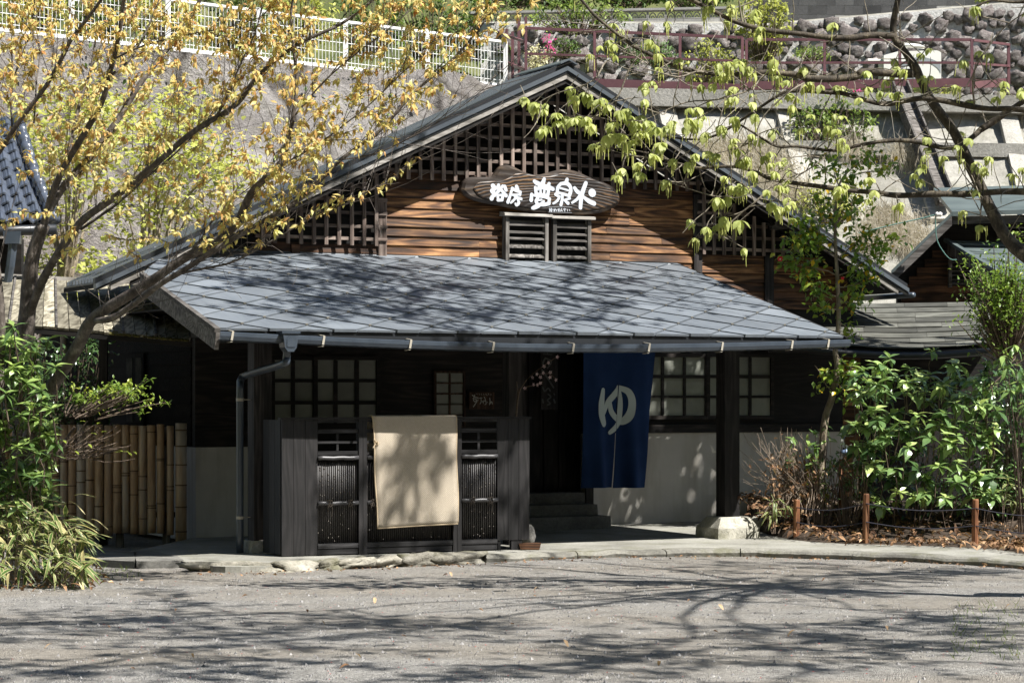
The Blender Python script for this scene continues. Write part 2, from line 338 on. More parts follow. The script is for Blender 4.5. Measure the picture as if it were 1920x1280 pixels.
# ------------------------------------------------------------------ mesh helpers
class MB:
    def __init__(s): s.v = []; s.f = []; s.mi = []; s.t = []; s.e = []
    def poly(s, pts, mi=0, tint=0.0):
        o = len(s.v); s.v += [tuple(p) for p in pts]; s.f.append(tuple(range(o, o + len(pts)))); s.mi.append(mi); s.t.append(tint)
    def hexa(s, p, mi=0):                       # 8 corners: bottom ring then top ring
        o = len(s.v); s.v += [tuple(q) for q in p]
        for f in ((0, 3, 2, 1), (4, 5, 6, 7), (0, 1, 5, 4), (1, 2, 6, 5), (2, 3, 7, 6), (3, 0, 4, 7)):
            s.f.append(tuple(o + i for i in f)); s.mi.append(mi); s.t.append(0.0)
    def box(s, x0, x1, y0, y1, z0, z1, mi=0):
        s.hexa([(x0, y0, z0), (x1, y0, z0), (x1, y1, z0), (x0, y1, z0), (x0, y0, z1), (x1, y0, z1), (x1, y1, z1), (x0, y1, z1)], mi)
    def bar(s, a, b, w, h, up=(0, 0, 1), mi=0):  # rectangular bar between two points
        a, b, up = Vector(a), Vector(b), Vector(up)
        d = (b - a).normalized(); x = d.cross(up)
        x = x.normalized() if x.length > 1e-5 else Vector((1, 0, 0)); y = x.cross(d).normalized()
        x *= w / 2; y *= h / 2
        s.hexa([a - x - y, a + x - y, b + x - y, b - x - y, a - x + y, a + x + y, b + x + y, b - x + y], mi)
    def prism(s, pts, off, mi=0):               # polygon extruded by vector off
        o = len(s.v); n = len(pts); off = Vector(off)
        s.v += [tuple(p) for p in pts] + [tuple(Vector(p) + off) for p in pts]
        s.f.append(tuple(range(o, o + n))); s.f.append(tuple(range(o + 2 * n - 1, o + n - 1, -1)))
        for i in range(n):
            j = (i + 1) % n; s.f.append((o + j, o + i, o + n + i, o + n + j))
        s.mi += [mi] * (n + 2); s.t += [0.0] * (n + 2)
    def tube(s, pts, rad, n=6, mi=0, cap=True, tint=0.0):
        pts = [Vector(p) for p in pts]
        if isinstance(rad, (int, float)): rad = [rad] * len(pts)
        o = len(s.v); prev = None
        for i, p in enumerate(pts):
            d = (pts[min(i + 1, len(pts) - 1)] - pts[max(i - 1, 0)])
            d = d.normalized() if d.length > 1e-9 else Vector((0, 0, 1))
            if prev is None:
                x = d.cross(Vector((0, 0, 1)))
                if x.length < .05: x = d.cross(Vector((0, 1, 0)))
            else: x = prev - d * prev.dot(d)
            x = x.normalized() if x.length > 1e-6 else Vector((1, 0, 0)); prev = x; y = d.cross(x)
            for k in range(n):
                a = 2 * math.pi * k / n
                s.v.append(tuple(p + (x * math.cos(a) + y * math.sin(a)) * rad[i]))
        for i in range(len(pts) - 1):
            for k in range(n):
                k2 = (k + 1) % n
                s.f.append((o + i * n + k, o + i * n + k2, o + (i + 1) * n + k2, o + (i + 1) * n + k)); s.mi.append(mi); s.t.append(tint)
        if cap:
            e = o + (len(pts) - 1) * n
            s.f.append(tuple(range(o + n - 1, o - 1, -1))); s.f.append(tuple(range(e, e + n))); s.mi += [mi, mi]; s.t += [tint, tint]
    def lump(s, c, r, seed=0, sub=(8, 5), amp=.25, mi=0, rot=None, tint=0.0, sq=1.0):   # irregular stone
        c = Vector(c); nu, nv = sub; o = len(s.v)
        def pt(d):
            k = 1 + amp * noise.noise(Vector((d.x * 1.3 + seed * 7.1, d.y * 1.3 - seed * 3.3, d.z * 1.3 + seed))) + amp * .32 * noise.noise(Vector((d.x * 3.7 + seed, d.y * 3.7, d.z * 3.7 - seed)))
            m = max(abs(d.x), abs(d.y), abs(d.z)); k *= (1 - sq) / max(m, .01) * .8 + sq if sq < 1 else 1
            q = Vector((d.x * r[0] * k, d.y * r[1] * k, d.z * r[2] * k))
            if rot is not None: q = rot @ q
            return c + q
        s.v.append(tuple(pt(Vector((0, 0, -1)))))
        for j in range(1, nv):
            th = math.pi * j / nv
            for i in range(nu):
                a = 2 * math.pi * (i + .5 * (j % 2)) / nu
                s.v.append(tuple(pt(Vector((math.sin(th) * math.cos(a), math.sin(th) * math.sin(a), -math.cos(th))))))
        s.v.append(tuple(pt(Vector((0, 0, 1))))); top = len(s.v) - 1
        fs = []
        for i in range(nu):
            i2 = (i + 1) % nu
            fs.append((o, o + 1 + i2, o + 1 + i)); fs.append((top, top - nu + i, top - nu + i2))
            for j in range(nv - 2):
                a = o + 1 + j * nu; fs.append((a + i, a + i2, a + nu + i2, a + nu + i))
        s.f += fs; s.mi += [mi] * len(fs); s.t += [tint] * len(fs)
    def build(s, name, mat, parent=None, smooth=False, attrs=False, **props):
        me = bpy.data.meshes.new(name); me.from_pydata(s.v, [], s.f)
        for m in (mat if isinstance(mat, (list, tuple)) else [mat]): me.materials.append(MATS[m] if isinstance(m, str) else m)
        if any(s.mi): me.polygons.foreach_set('material_index', s.mi)
        if smooth: me.polygons.foreach_set('use_smooth', [True] * len(me.polygons))
        if attrs:
            me.attributes.new('tint', 'FLOAT', 'FACE').data.foreach_set('value', s.t)
            if s.e: me.attributes.new('edge', 'FLOAT', 'POINT').data.foreach_set('value', s.e)
        me.update()
        return link(name, me, parent, **props)
def link(name, me, parent=None, **props):
    o = bpy.data.objects.new(name, me); col.objects.link(o)
    if parent is not None: o.parent = parent
    for k, v in props.items(): o[k] = v
    return o
def thing(name, label, cat, loc=(0, 0, 0), rz=0.0, group=None):
    o = bpy.data.objects.new(name, None); col.objects.link(o); o.location = loc; o.rotation_euler = (0, 0, rz)
    o.empty_display_size = .2; tag(o, label, cat, group); return o
def tag(o, label, cat, group=None):
    o['label'] = label; o['category'] = cat
    if group: o['group'] = group
    return o
def box(name, x0, x1, y0, y1, z0, z1, mat, parent=None, **p):
    m = MB(); m.box(x0, x1, y0, y1, z0, z1); return m.build(name, mat, parent, **p)
def catmull(pts, n=4):
    P = [Vector(p) for p in pts]; out = []
    for i in range(len(P) - 1):
        a, b_, c, d = P[max(i - 1, 0)], P[i], P[i + 1], P[min(i + 2, len(P) - 1)]
        for k in range(n):
            t = k / n
            out.append(.5 * ((2 * b_) + (c - a) * t + (2 * a - 5 * b_ + 4 * c - d) * t * t + (3 * b_ - a - 3 * c + d) * t ** 3))
    out.append(P[-1]); return out
def stroke2d(pts, width, n=5, seg=4):
    """outline strips of a brush stroke: list of quads in 2-D plus round caps"""
    P = [Vector((p[0], p[1], 0)) for p in pts]
    wd = width if isinstance(width, (list, tuple)) else [width] * len(P)
    if len(P) > 2:
        Q = catmull(P, seg); wq = []
        for i in range(len(P) - 1):
            for k in range(seg): wq.append(wd[i] + (wd[i + 1] - wd[i]) * k / seg)
        wq.append(wd[-1])
    else: Q, wq = P, wd
    L, Rr = [], []
    for i, p in enumerate(Q):
        d = Q[min(i + 1, len(Q) - 1)] - Q[max(i - 1, 0)]; d = d.normalized() if d.length > 1e-9 else Vector((1, 0, 0))
        nn = Vector((-d.y, d.x, 0)) * wq[i] / 2
        L.append(p + nn); Rr.append(p - nn)
    d0 = (Q[0] - Q[1]).normalized() if len(Q) > 1 else Vector((1, 0, 0)); d1 = (Q[-1] - Q[-2]).normalized()
    def capp(c, a, dd, r): 
        out = []; base = math.atan2(a.y - c.y, a.x - c.x); sgn = 1
        t = Vector((-(a - c).y, (a - c).x, 0))
        if t.dot(dd) < 0: sgn = -1
        for k in range(1, n): 
            an = base + sgn * math.pi * k / n; out.append(c + Vector((math.cos(an), math.sin(an), 0)) * r)
        return out
    ring = L + capp(Q[-1], L[-1], d1, wq[-1] / 2) + Rr[::-1] + capp(Q[0], Rr[0], d0, wq[0] / 2)
    quads = [(L[i], L[i + 1], Rr[i + 1], Rr[i]) for i in range(len(Q) - 1)]
    c1 = [L[-1]] + capp(Q[-1], L[-1], d1, wq[-1] / 2) + [Rr[-1]]
    c0 = [Rr[0]] + capp(Q[0], Rr[0], d0, wq[0] / 2) + [L[0]]
    return quads + [tuple(c1), tuple(c0)]

# ================================================================== GROUND
def clip(poly, f):                              # keep the side where f(p) >= 0 (2-D tuples)
    out = []
    for i in range(len(poly)):
        a, b_ = poly[i], poly[(i + 1) % len(poly)]; fa, fb = f(a), f(b_)
        if fa >= 0: out.append(a)
        if fa * fb < 0:
            t = fa / (fa - fb); out.append((a[0] + (b_[0] - a[0]) * t, a[1] + (b_[1] - a[1]) * t))
    return out
def gz(x, y):                                    # gravel relief
    return .018 * noise.noise(Vector((x * .5, y * .5, 0))) + .008 * noise.noise(Vector((x * 2.3, y * 2.3, 3)))
m = MB(); xs = [-60, -30, -14] + [-8 + i * .16 for i in range(101)] + [14, 30, 60]; ys = [-30, 0, 8] + [11 + i * .2 for i in range(86)] + [34, 50, 90]
for y in ys:
    for x in xs: m.v.append((x, y, gz(x, y)))
nx = len(xs)
for j in range(len(ys) - 1):
    for i in range(nx - 1): m.f.append((j * nx + i, j * nx + i + 1, (j + 1) * nx + i + 1, (j + 1) * nx + i)); m.mi.append(0); m.t.append(0)
m.build('ground', 'gravel_ground', smooth=True, kind='structure')
m = MB()
for i in range(6500):
    y = 13.6 + 11.5 * rnd.random() ** 1.35; x = (rnd.random() - .5) * 2 * (.225 * y + .3)
    dens = noise.noise(Vector((x * .45, y * .45, 9)))
    if dens < -.15 and rnd.random() < .8: continue
    r = rnd.choice((.006, .007, .008, .009, .011, .015)) * rnd.uniform(.8, 1.2)
    z = gz(x, y) + r * .25; t = rnd.random(); o = len(m.v)
    a = rnd.random() * 6.3; ca, sa = math.cos(a), math.sin(a)
    for dx, dy, dz in ((1, 0, 0), (0, .8, 0), (-1.1, 0, 0), (0, -.7, 0), (.1, .1, .75)):
        m.v.append((x + r * (dx * ca - dy * sa), y + r * (dx * sa + dy * ca), z + r * dz * 1.0 - (0 if dz else r * .3)))
    for f in ((0, 1, 4), (1, 2, 4), (2, 3, 4), (3, 0, 4)): m.f.append(tuple(o + k for k in f)); m.mi.append(0); m.t.append(t)
m.build('gravel', 'gravel_stone', attrs=True, kind='stuff')
m = MB()
for i in range(900):
    y = 14 + 10.6 * rnd.random(); x = -3.2 + 6.5 * rnd.random()
    a = rnd.random() * 6.3; r = rnd.uniform(.004, .008); z = gz(x, y) + .012
    m.poly([(x + r * math.cos(a + k * 2.1), y + r * math.sin(a + k * 2.1), z + .004 * (k == 1)) for k in range(3)])
m.build('fallen_petals', 'petal', kind='stuff')

# paved apron in front of the bath house, with its stone kerb
edge = [onz(*p, 0.0) for p in ((372, 1072), (420, 1076), (520, 1074), (600, 1068), (760, 1060), (900, 1055), (1010, 1050), (1150, 1046), (1300, 1043), (1420, 1042), (1560, 1046), (1700, 1052), (1830, 1060), (1960, 1070), (2060, 1080))]
edge = catmull(edge, 3)
APZ = .065
m = MB(); inner = []
pts = []
for i, p in enumerate(edge):
    q = Vector((p.x, p.y + .10, APZ)); pts.append(q)
back = [hw(6.5, .8, .13), hw(3.2, 2.6, .15), hw(-5.3, 2.6, .10), hw(-6.6, .9, APZ)]
bk = [back[3].lerp(back[2], i / 4) for i in range(4)] + [back[2].lerp(back[1], i / 30) for i in range(30)] + [back[1].lerp(back[0], i / 8) for i in range(9)]
n = len(pts); nb = len(bk)
m.v = [tuple(p) for p in pts] + [tuple(bk[round(i * (nb - 1) / (n - 1))]) for i in range(n)] + [(p.x, p.y, -.1) for p in pts]
for i in range(n - 1): m.f += [(i, i + 1, n + i + 1, n + i), (2 * n + i, 2 * n + i + 1, i + 1, i)]
m.mi = [0] * len(m.f); m.t = [0] * len(m.f)
m.build('paved_apron', 'slab_concrete', kind='structure')
kerb = thing('stone_kerb', 'low kerb of rough stones and concrete edging the gravel yard', 'kerb', edge[0])
# rough stones along the left, longer cast lengths to the right
L = 0; segs = []
dist = [0]
for i in range(1, len(edge)): dist.append(dist[-1] + (edge[i] - edge[i - 1]).length)
def along(s):
    for i in range(1, len(edge)):
        if dist[i] >= s:
            t = (s - dist[i - 1]) / (dist[i] - dist[i - 1]); d = (edge[i] - edge[i - 1]).normalized()
            return edge[i - 1].lerp(edge[i], t), d
    return edge[-1], (edge[-1] - edge[-2]).normalized()
s = .02; k = 0
while s < dist[-1] - .3:
    left = s < 3.3
    ln = rnd.uniform(.26, .62) if left else rnd.uniform(.75, 1.3)
    if k == 0: ln = .95
    p0, d = along(s); p1, d1 = along(s + ln - .015); c = (p0 + p1) / 2; d = (p1 - p0).normalized()
    nrm = Vector((-d.y, d.x, 0)); m = MB()
    if left:
        rot = Matrix((d, nrm, Vector((0, 0, 1)))).transposed()
        h = rnd.uniform(.058, .078)
        m.lump(c - kerb.location + nrm * .11 + Vector((0, 0, .03)), (ln * .60, .16, h * 1.12), k * 3.7, (22, 12), .55, rot=rot, sq=.25)
        m.v = [tuple(Vector(a) + Vector((0, 0, .012)) * noise.noise(Vector(a) * 9) + Vector((0, -.012, 0)) * noise.noise(Vector(a) * 14)) for a in m.v]
        m.build('kerb_stone', 'kerb_stone', kerb, smooth=True)
    else:
        prf = [(-.0, 0.0), (-.01, .035), (.012, .06), (.05, .074), (.16, .078), (.16, -.1), (0, -.1)]
        n = 15
        for i in range(n):
            q, dd = along(s + (ln - .012) * i / (n - 1)); nn = Vector((-dd.y, dd.x, 0))
            jj = .022 * noise.noise(Vector((q.x * 3.1, q.y * 3.1, 2))) + .010 * noise.noise(Vector((q.x * 11, q.y * 11, 5)))
            for (a, z) in prf: m.v.append(tuple(q - kerb.location + nn * (a + jj * (z > -.05)) + Vector((0, 0, z + jj * .7))))
        K = len(prf)
        for i in range(n - 1):
            for a in range(K): b2 = (a + 1) % K; m.f.append((i * K + a, (i + 1) * K + a, (i + 1) * K + b2, i * K + b2))
        m.f.append(tuple(range(K))); m.f.append(tuple(range(n * K - 1, (n - 1) * K - 1, -1)))
        m.mi = [0] * len(m.f); m.t = [0] * len(m.f)
        m.build('kerb_length', 'kerb_concrete', kerb)
    s += ln; k += 1
# stepping slabs left of the apron
for quad, lab in ((((178, 1048), (252, 1052), (256, 1034), (196, 1032)), 'worn grey stepping slab nearer the bamboo grass'), (((256, 1052), (345, 1050), (318, 1031), (250, 1034)), 'flat grey stepping slab beside the stone kerb')):
    m = MB(); P = [onz(*q, .07) for q in quad]; m.prism([p.to_tuple() for p in P], (0, 0, -.1))
    tag(m.build('stepping_slab', 'step_stone'), lab, 'stepping stone', 'stepping slabs')

# ================================================================== BATH HOUSE
H = thing('bath_house', 'dark timber bath house with gable lattice and slate porch roof', 'building', (OX, OY, 0), TH)
VW, VB, VE = 2.40, 1.85, -1.20                   # wall plane, gable barge plane, porch eave
def hp(name, m, mat, parent=None, **k): return m.build(name, mat, parent or H, **k)

# ---- main roof
ua, za = LV(1065, 118, VB); ul, zl = LV(180, 525, VB); ur, zr_ = LV(1705, 535, VB)
VBACK, VEND = 3.12, 9.0
def slope_slab(ue, ze, h0, h1, v0, v1, f0=0.0, f1=1.0):
    a = (ua + (ue - ua) * f0, za + (ze - za) * f0); e = (ua + (ue - ua) * f1, za + (ze - za) * f1)
    m = MB(); m.prism([(a[0], v0, a[1] + h0), (e[0], v0, e[1] + h0), (e[0], v0, e[1] + h1), (a[0], v0, a[1] + h1)], (0, v1 - v0, 0)); return m
for (ue, ze, sd) in ((ul, zl, -1), (ur, zr_, 1)):
    rf = hp('roof', slope_slab(ue, ze, -.085, -.045, VB + .10, VBACK), 'roof_deck')
    hp('roof_sheet', slope_slab(ue, ze, -.041, -.03, VB + .125, VBACK), 'dark_trim', rf)
    n = 10
    for i in range(n):
        v = VB + .17 + i * (VBACK - VB - .2) / (n - 1)
        hp('standing_seam', slope_slab(ue, ze, -.028, .014, v - .016, v + .016, .012, .995), 'roof_metal', rf)
    hp('verge_cap', slope_slab(ue, ze, -.035, .022, VB + .04, VB + .12, .0, 1.0), 'dark_trim', rf)
    hp('verge_trim', slope_slab(ue, ze, -.088, -.038, VB, VB + .10), 'roof_metal', rf)
    hp('verge_trim', slope_slab(ue, ze, -.115, -.091, VB + .015, VB + .09), 'dark_trim', rf)
    hp('barge_board', slope_slab(ue, ze, -.182, -.118, VB + .03, VB + .075, 0, .97), 'grey_wood', rf)
    hp('barge_board', slope_slab(ue, ze, -.235, -.185, VB + .05, VB + .085, 0, .93), 'dark_wood', rf)
    # rafters under the overhang and the eave
    for i in range(2):
        v = VB + .22 + i * .2
        hp('rafter', slope_slab(ue, ze, -.16, -.088, v, v + .06, .02, .9), 'dark_wood', rf)
    # eave gutter
    m = MB(); m.tube([(ue + sd * .05, VB - .02, ze - .12), (ue + sd * .05, VBACK, ze - .12)], .036, 10)
    if sd > 0: hp('eave_gutter', m, 'gutter_paint', smooth=True)
m = MB(); m.prism([(ua - .11, VB - .03, za - .025), (ua, VB - .03, za + .026), (ua + .11, VB - .03, za - .025), (ua + .11, VB - .03, za - .01), (ua, VB - .03, za + .046), (ua - .11, VB - .03, za - .01)], (0, VBACK - VB, 0))
hp('ridge_cap', m, 'roof_metal')
# purlin ends
for px, py, s in ((1061, 146, .10), (908, 222, .085), (747, 296, .085), (1352, 328, .085), (1484, 420, .08), (585, 372, .08)):
    u, z = LV(px, py, VB + .1); box('purlin', u - s / 2, u + s / 2, VB + .09, VW + .1, z - s * .6, z + s * .6, 'grey_wood_dim', H)
# attic and body behind the facade
WL, WR = LV(367, 1000, VW)[0], 3.3
sl_l = (za - zl) / (ua - ul); sl_r = (za - zr_) / (ur - ua)
def roofz(u): return za - (sl_l * (ua - u) if u < ua else sl_r * (u - ua))
zbase = .06
zmid = LV(900, 332, VW)[1]
m = MB()
m.prism([(WL, VW + .62, zbase), (WR, VW + .62, zbase), (WR, VW + .62, roofz(WR) - .14), (ua, VW + .62, za - .14), (WL, VW + .62, roofz(WL) - .14)], (0, .06, 0))
hp('inner_wall', m, 'dark_wood')
zflat = 2.75
box('rear_wall', WL, WR, VEND - .1, VEND, zbase, zflat, 'cedar_board_dark', H)
box('side_wall', WR - .1, WR, VW + .13, VEND - .11, zbase, zflat, 'cedar_board_dark', H)
box('rear_roof', WL - .2, WR + .2, VW + .7, VEND + .2, zflat + .004, zflat + .1, 'roof_metal', H)
# ---- gable front: core wall, then planks, lattices, posts
zpl = LV(1300, 811, VW)[1]                       # top of the white plaster
zporch = LV(960, 487, VW)[1]
uL1, uR1 = LV(466, 700, VW)[0], WR
m = MB(); zc = zmid - .02
fl = lambda z: ua - (za - .17 - z) / sl_l; fr_ = lambda z: ua + (za - .17 - z) / sl_r
m.prism([(WL, VW + .003, zporch - .35), (WR, VW + .003, zporch - .35), (WR, VW + .003, roofz(WR) - .17), (fr_(zc), VW + .003, zc), (fl(zc), VW + .003, zc), (WL, VW + .003, roofz(WL) - .17)], (0, .09, 0))
hp('wall', m, 'dark_wood')
z480 = LV(760, 480, VW)[1]; step = (LV(760, 374, VW)[1] - z480) / 6
def plank_row(u0, u1, z, h, mat, maxlen=2.2, proud=.028, parent=None):
    u0 = max(u0, ua - (za - .18 - z - h) / sl_l); u1 = min(u1, ua + (za - .18 - z - h) / sl_r); u = u0
    while u < u1 - .02:
        ln = rnd.uniform(.9, maxlen); e = min(u + ln, u1)
        if u1 - e < .35: e = u1
        m = MB(); t = rnd.uniform(-.003, .003)
        m.prism([(u + .0015, VW - .002, z + h + .012), (u + .0015, VW - .006, z + h + .012), (u + .0015, VW - proud - t, z + .013), (u + .0015, VW - .002, z + .013)], (e - u - .003, 0, 0))
        hp('plank', m, mat); u = e
uC0, uC1 = LV(722, 430, VW)[0], LV(1298, 430, VW)[0]
for i in range(-1, 9):
    plank_row(uC0, uC1, z480 + i * step, step, 'cedar_board' if i < 7 else 'cedar_board_dark')  # top rows take the darker cedar to stand for shadow under the roof
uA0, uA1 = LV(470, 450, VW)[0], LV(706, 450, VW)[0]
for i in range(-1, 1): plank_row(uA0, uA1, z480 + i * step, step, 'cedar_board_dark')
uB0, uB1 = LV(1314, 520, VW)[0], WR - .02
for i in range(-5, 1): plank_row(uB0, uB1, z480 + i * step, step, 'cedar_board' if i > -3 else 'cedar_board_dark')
def post(px0, px1, py0, py1, mat='lattice_wood', d=.05):
    a, z0 = LV(px0, py1, VW); b_, z1 = LV(px1, py0, VW)
    box('wall_post', a, b_, VW - d, VW + .01, z0, z1, mat, H)
post(707, 722, 372, 484); post(1298, 1313, 366, 520, 'dark_wood_v'); post(1431, 1447, 479, 575, 'dark_wood_v'); post(544, 560, 459, 482, 'cedar_board_dark')
# lattices: square bars, verticals in front of the rails
VL = VW - .075
def lattice(bars, rows, zb, top, u_lo, u_hi, bw=.042, rail_ext=.03):
    for u in bars:
        zt = min(top(u), roofz(u) - .20)
        if zt > zb + .1: box('lattice_bar', u - bw / 2, u + bw / 2, VL - .022, VL, zb, zt, 'lattice_wood', H)
    for z in rows:
        lo, hi = u_lo, u_hi
        while lo < hi and roofz(lo) - .22 < z: lo += .03
        while hi > lo and roofz(hi) - .22 < z: hi -= .03
        if hi - lo > .2: box('lattice_rail', lo - rail_ext, hi + rail_ext, VL + .002, VL + .03, z - .019, z + .019, 'lattice_wood_h', H)
b0, b1 = LV(831, 300, VL)[0], LV(1147.5, 300, VL)[0]; st = (b1 - b0) / 15
zb = LV(831, 339, VL)[1]
rows = [LV(930, y, VL)[1] for y in (327, 303, 280.5, 257, 234, 210.5, 187, 164)]
lattice([b0 + st * i for i in range(-6, 24)], rows, zb, lambda u: 9, b0 - 7 * st, b0 + 24 * st)
bars = [LV(px, 440, VL)[0] for px in (492, 515, 539, 564, 588, 611, 635, 659, 682, 705)]
lattice(bars, [LV(660, y, VL)[1] for y in (447, 424, 398.5, 373.6, 349)], LV(660, 460, VL)[1], lambda u: zmid - .02, bars[0] - .05, LV(722, 430, VL)[0])
bars = [LV(px, 440, VL)[0] for px in (1319, 1338, 1357, 1376, 1394.5, 1413, 1431, 1449, 1467, 1485)]
lattice(bars, [LV(1330, y, VL)[1] for y in (466, 444, 421.6, 399, 378)], LV(1330, 477, VL)[1], lambda u: zmid - .02, bars[0] - .04, bars[-1] + .1)
# the louvred shutters over the porch roof
def louvre(px0, px1, y0, y1):
    a, z0 = LV(px0, y1, VW - .06); b_, z1 = LV(px1, y0, VW - .06)
    w_ = box('louvre_window', a + .03, b_ - .03, VW - .045, VW - .024, z0, z1, 'roof_deck', H)
    for u in (a, b_ - .045): box('stile', u, u + .045, VW - .125, VW - .02, z0, z1, 'grey_wood_v', w_)
    m = MB(); m.prism([(a - .035, VW - .17, z1 + .0), (a - .035, VW - .17, z1 + .03), (a - .035, VW - .022, z1 + .055), (a - .035, VW - .022, z1 + .0)], (b_ - a + .07, 0, 0)); m.build('hood', 'grey_wood', w_)
    hgt = z1 - z0
    for i, f in enumerate((.12, .33, .52, .66, .83)):
        zc = z0 + hgt * f; m = MB(); k = (.03, .045, .02, .02, .05)[i]
        m.prism([(a + .047, VW - .115, zc - .022), (a + .047, VW - .115, zc - .005), (a + .047, VW - .05, zc + k), (a + .047, VW - .05, zc + k - .018)], (b_ - a - .094, 0, 0))
        m.build('louvre_slat', 'grey_wood_v' if i < 2 else 'grey_wood_dim', w_)
louvre(944, 1024, 408, 489); louvre(1033, 1104, 413, 491)
post(1024, 1033, 400, 491, 'brown_frame', .06)

# ---- porch roof
ueL, zeL = LV(410, 622, VE); ueR, zeR = LV(1580, 627, VE); ZE = (zeL + zeR) / 2
T0 = ZE; SLP = (zporch - ZE) / (VW - VE); ang = math.atan(SLP); ca_, sa_ = math.cos(ang), math.sin(ang)
LEN = (VW - VE - .02) / ca_
def pr(u, t, h): return (u, VE + t * ca_ - h * sa_, ZE + t * sa_ + h * ca_)
tcut = (roofz(ueL) - .10 - ZE) / sa_                 # where the main roof comes down over the porch roof
ucut = ua - (za - .10 - ZE - LEN * sa_) / sl_l
m = MB(); m.prism([pr(ueL + .02, 0.02, -.06), pr(ueR - .02, .02, -.06), pr(ueR - .02, LEN, -.06), pr(ucut, LEN, -.06), pr(ueL + .02, tcut, -.06)], Vector(pr(0, 0, -.012)) - Vector(pr(0, 0, -.06)))
porch = hp('porch_roof', m, 'roof_deck')
hu, hs = .335, .295
shapes = {}
j = 0; nsh = 0; clips = MB()
uoff = LV(683.7, 607.7, VE + .3)[0] % (2 * hu)
toff = .17
for j in range(-1, 15):
    tc_ = toff + (j - 1) * hs
    for i in range(-2, 14):
        uc = math.floor(ueL / (2 * hu)) * 2 * hu + uoff + i * 2 * hu + (hu if j % 2 else 0)
        g = .0105
        poly = [(uc, tc_ - hs + g), (uc + hu - g, tc_), (uc, tc_ + hs - g), (uc - hu + g, tc_)]
        for f in (lambda p: roofz(p[0]) - .10 - (ZE + p[1] * sa_), lambda p: p[0] - ueL, lambda p: ueR - p[0], lambda p: p[1] + .015, lambda p: LEN - p[1]):
            poly = clip(poly, f) if len(poly) > 2 else []
        if len(poly) < 3: continue
        A = abs(sum(poly[a][0] * poly[(a + 1) % len(poly)][1] - poly[(a + 1) % len(poly)][0] * poly[a][1] for a in range(len(poly)))) / 2
        if A < .004: continue
        wob = rnd.uniform(-.002, .003)
        hh = lambda t: .006 + wob + .016 * (tc_ + hs - t) / (2 * hs)
        m = MB(); n = len(poly)
        m.v = [pr(p[0], p[1], hh(p[1])) for p in poly] + [pr(p[0], p[1], -.011) for p in poly]
        m.f = [tuple(range(n))] + [(b_ , a, n + a, n + b_) for a in range(n) for b_ in [(a + 1) % n]]
        m.mi = [0] * len(m.f); m.t = [0] * len(m.f)
        m.build('slate', 'roof_slate', porch)
        if tc_ - hs > .02 and ueL + .1 < uc < ueR - .1:
            t0 = tc_ - hs
            clips.hexa([pr(uc + a, t0 + b_, h) for h in (.012, .027) for (a, b_) in ((-.014, -.003), (.014, -.003), (.007, .010), (-.007, .010))])
clips.build('slate_clips', 'slate_clip', porch, kind='stuff')
# flashing where the slates meet the wall
m = MB(); m.prism([(ueL + .5, VW - .03, zporch - .01), (ueL + .5, VW - .01, zporch + .035), (ueL + .5, VW - .004, zporch + .035), (ueL + .5, VW - .004, zporch - .01)], (ueR - ueL - .5, 0, 0)); hp('flashing', m, 'roof_slate', porch)
def verge(u0, u1, h0, h1, mat):
    T1 = tcut - .05 if u0 < -3 else LEN
    m = MB(); m.hexa([pr(u0, -.06, h0), pr(u1, -.06, h0), pr(u1, T1, h0), pr(u0, T1, h0), pr(u0, -.06, h1), pr(u1, -.06, h1), pr(u1, T1, h1), pr(u0, T1, h1)]); return hp('verge_board', m, mat, porch)
verge(ueL - .045, ueL - .003, -.19, -.02, 'grey_wood_dim'); verge(ueL - .06, ueL - .003, -.016, .022, 'grey_wood_dim')
verge(ueR + .003, ueR + .03, -.13, .012, 'dark_wood')
box('fascia', ueL + .01, ueR - .01, VE + .01, VE + .04, ZE - .13, ZE - .022, 'dark_trim', porch)
for i in range(16):
    u = ueL + .2 + i * (ueR - ueL - .4) / 15; L_ = min(LEN, (roofz(u) - .10 - ZE) / sa_ - .05)
    m = MB(); m.hexa([pr(u - .03, .06, -.14), pr(u + .03, .06, -.14), pr(u + .03, L_, -.14), pr(u - .03, L_, -.14), pr(u - .03, .06, -.063), pr(u + .03, .06, -.063), pr(u + .03, L_, -.063), pr(u - .03, L_, -.063)]); hp('rafter', m, 'dark_wood', porch)
# gutter, sagging a little in the middle
prof = [(-.105, .03), (-.112, .026), (-.112, -.01), (-.098, -.045), (-.03, -.055), (-.008, -.03), (-.008, .03), (-.014, .03), (-.014, -.026), (-.034, -.048), (-.093, -.039), (-.105, -.008)]
gu0, gu1 = ueL - .02, ueR + .03
def sag(u): f = (u - gu0) / (gu1 - gu0); return -.085 * math.sin(math.pi * f) - .012
m = MB(); N = 28; K = len(prof)
for i in range(N + 1):
    u = gu0 + (gu1 - gu0) * i / N
    for (a, z) in prof: m.v.append((u, VE + a, ZE - .045 + z + sag(u)))
for i in range(N):
    for a in range(K): b_ = (a + 1) % K; m.f.append((i * K + a, (i + 1) * K + a, (i + 1) * K + b_, i * K + b_))
m.f += [tuple(range(K)), tuple(range((N + 1) * K - 1, N * K - 1, -1))]; m.mi = [0] * len(m.f); m.t = [0] * len(m.f)
gut = hp('gutter', m, 'gutter_paint')
for px in (436, 607, 770, 925, 1075, 1217, 1354, 1485, 1553):
    u = LV(px, 640, VE - .1)[0]; z = ZE - .045 + sag(u); m = MB()
    m.bar((u, VE - .117, z + .035), (u - .015, VE - .117, z - .048), .022, .006, (0, 1, 0)); m.bar((u - .015, VE - .112, z - .062), (u - .015, VE - .002, z - .066), .02, .006)
    m.bar((u, VE - .115, z + .037), (u, VE + .02, z + .05), .02, .005); m.build('gutter_bracket', 'strap_metal', gut)
u, z = LV(540, 640, VE - .08); m = MB()
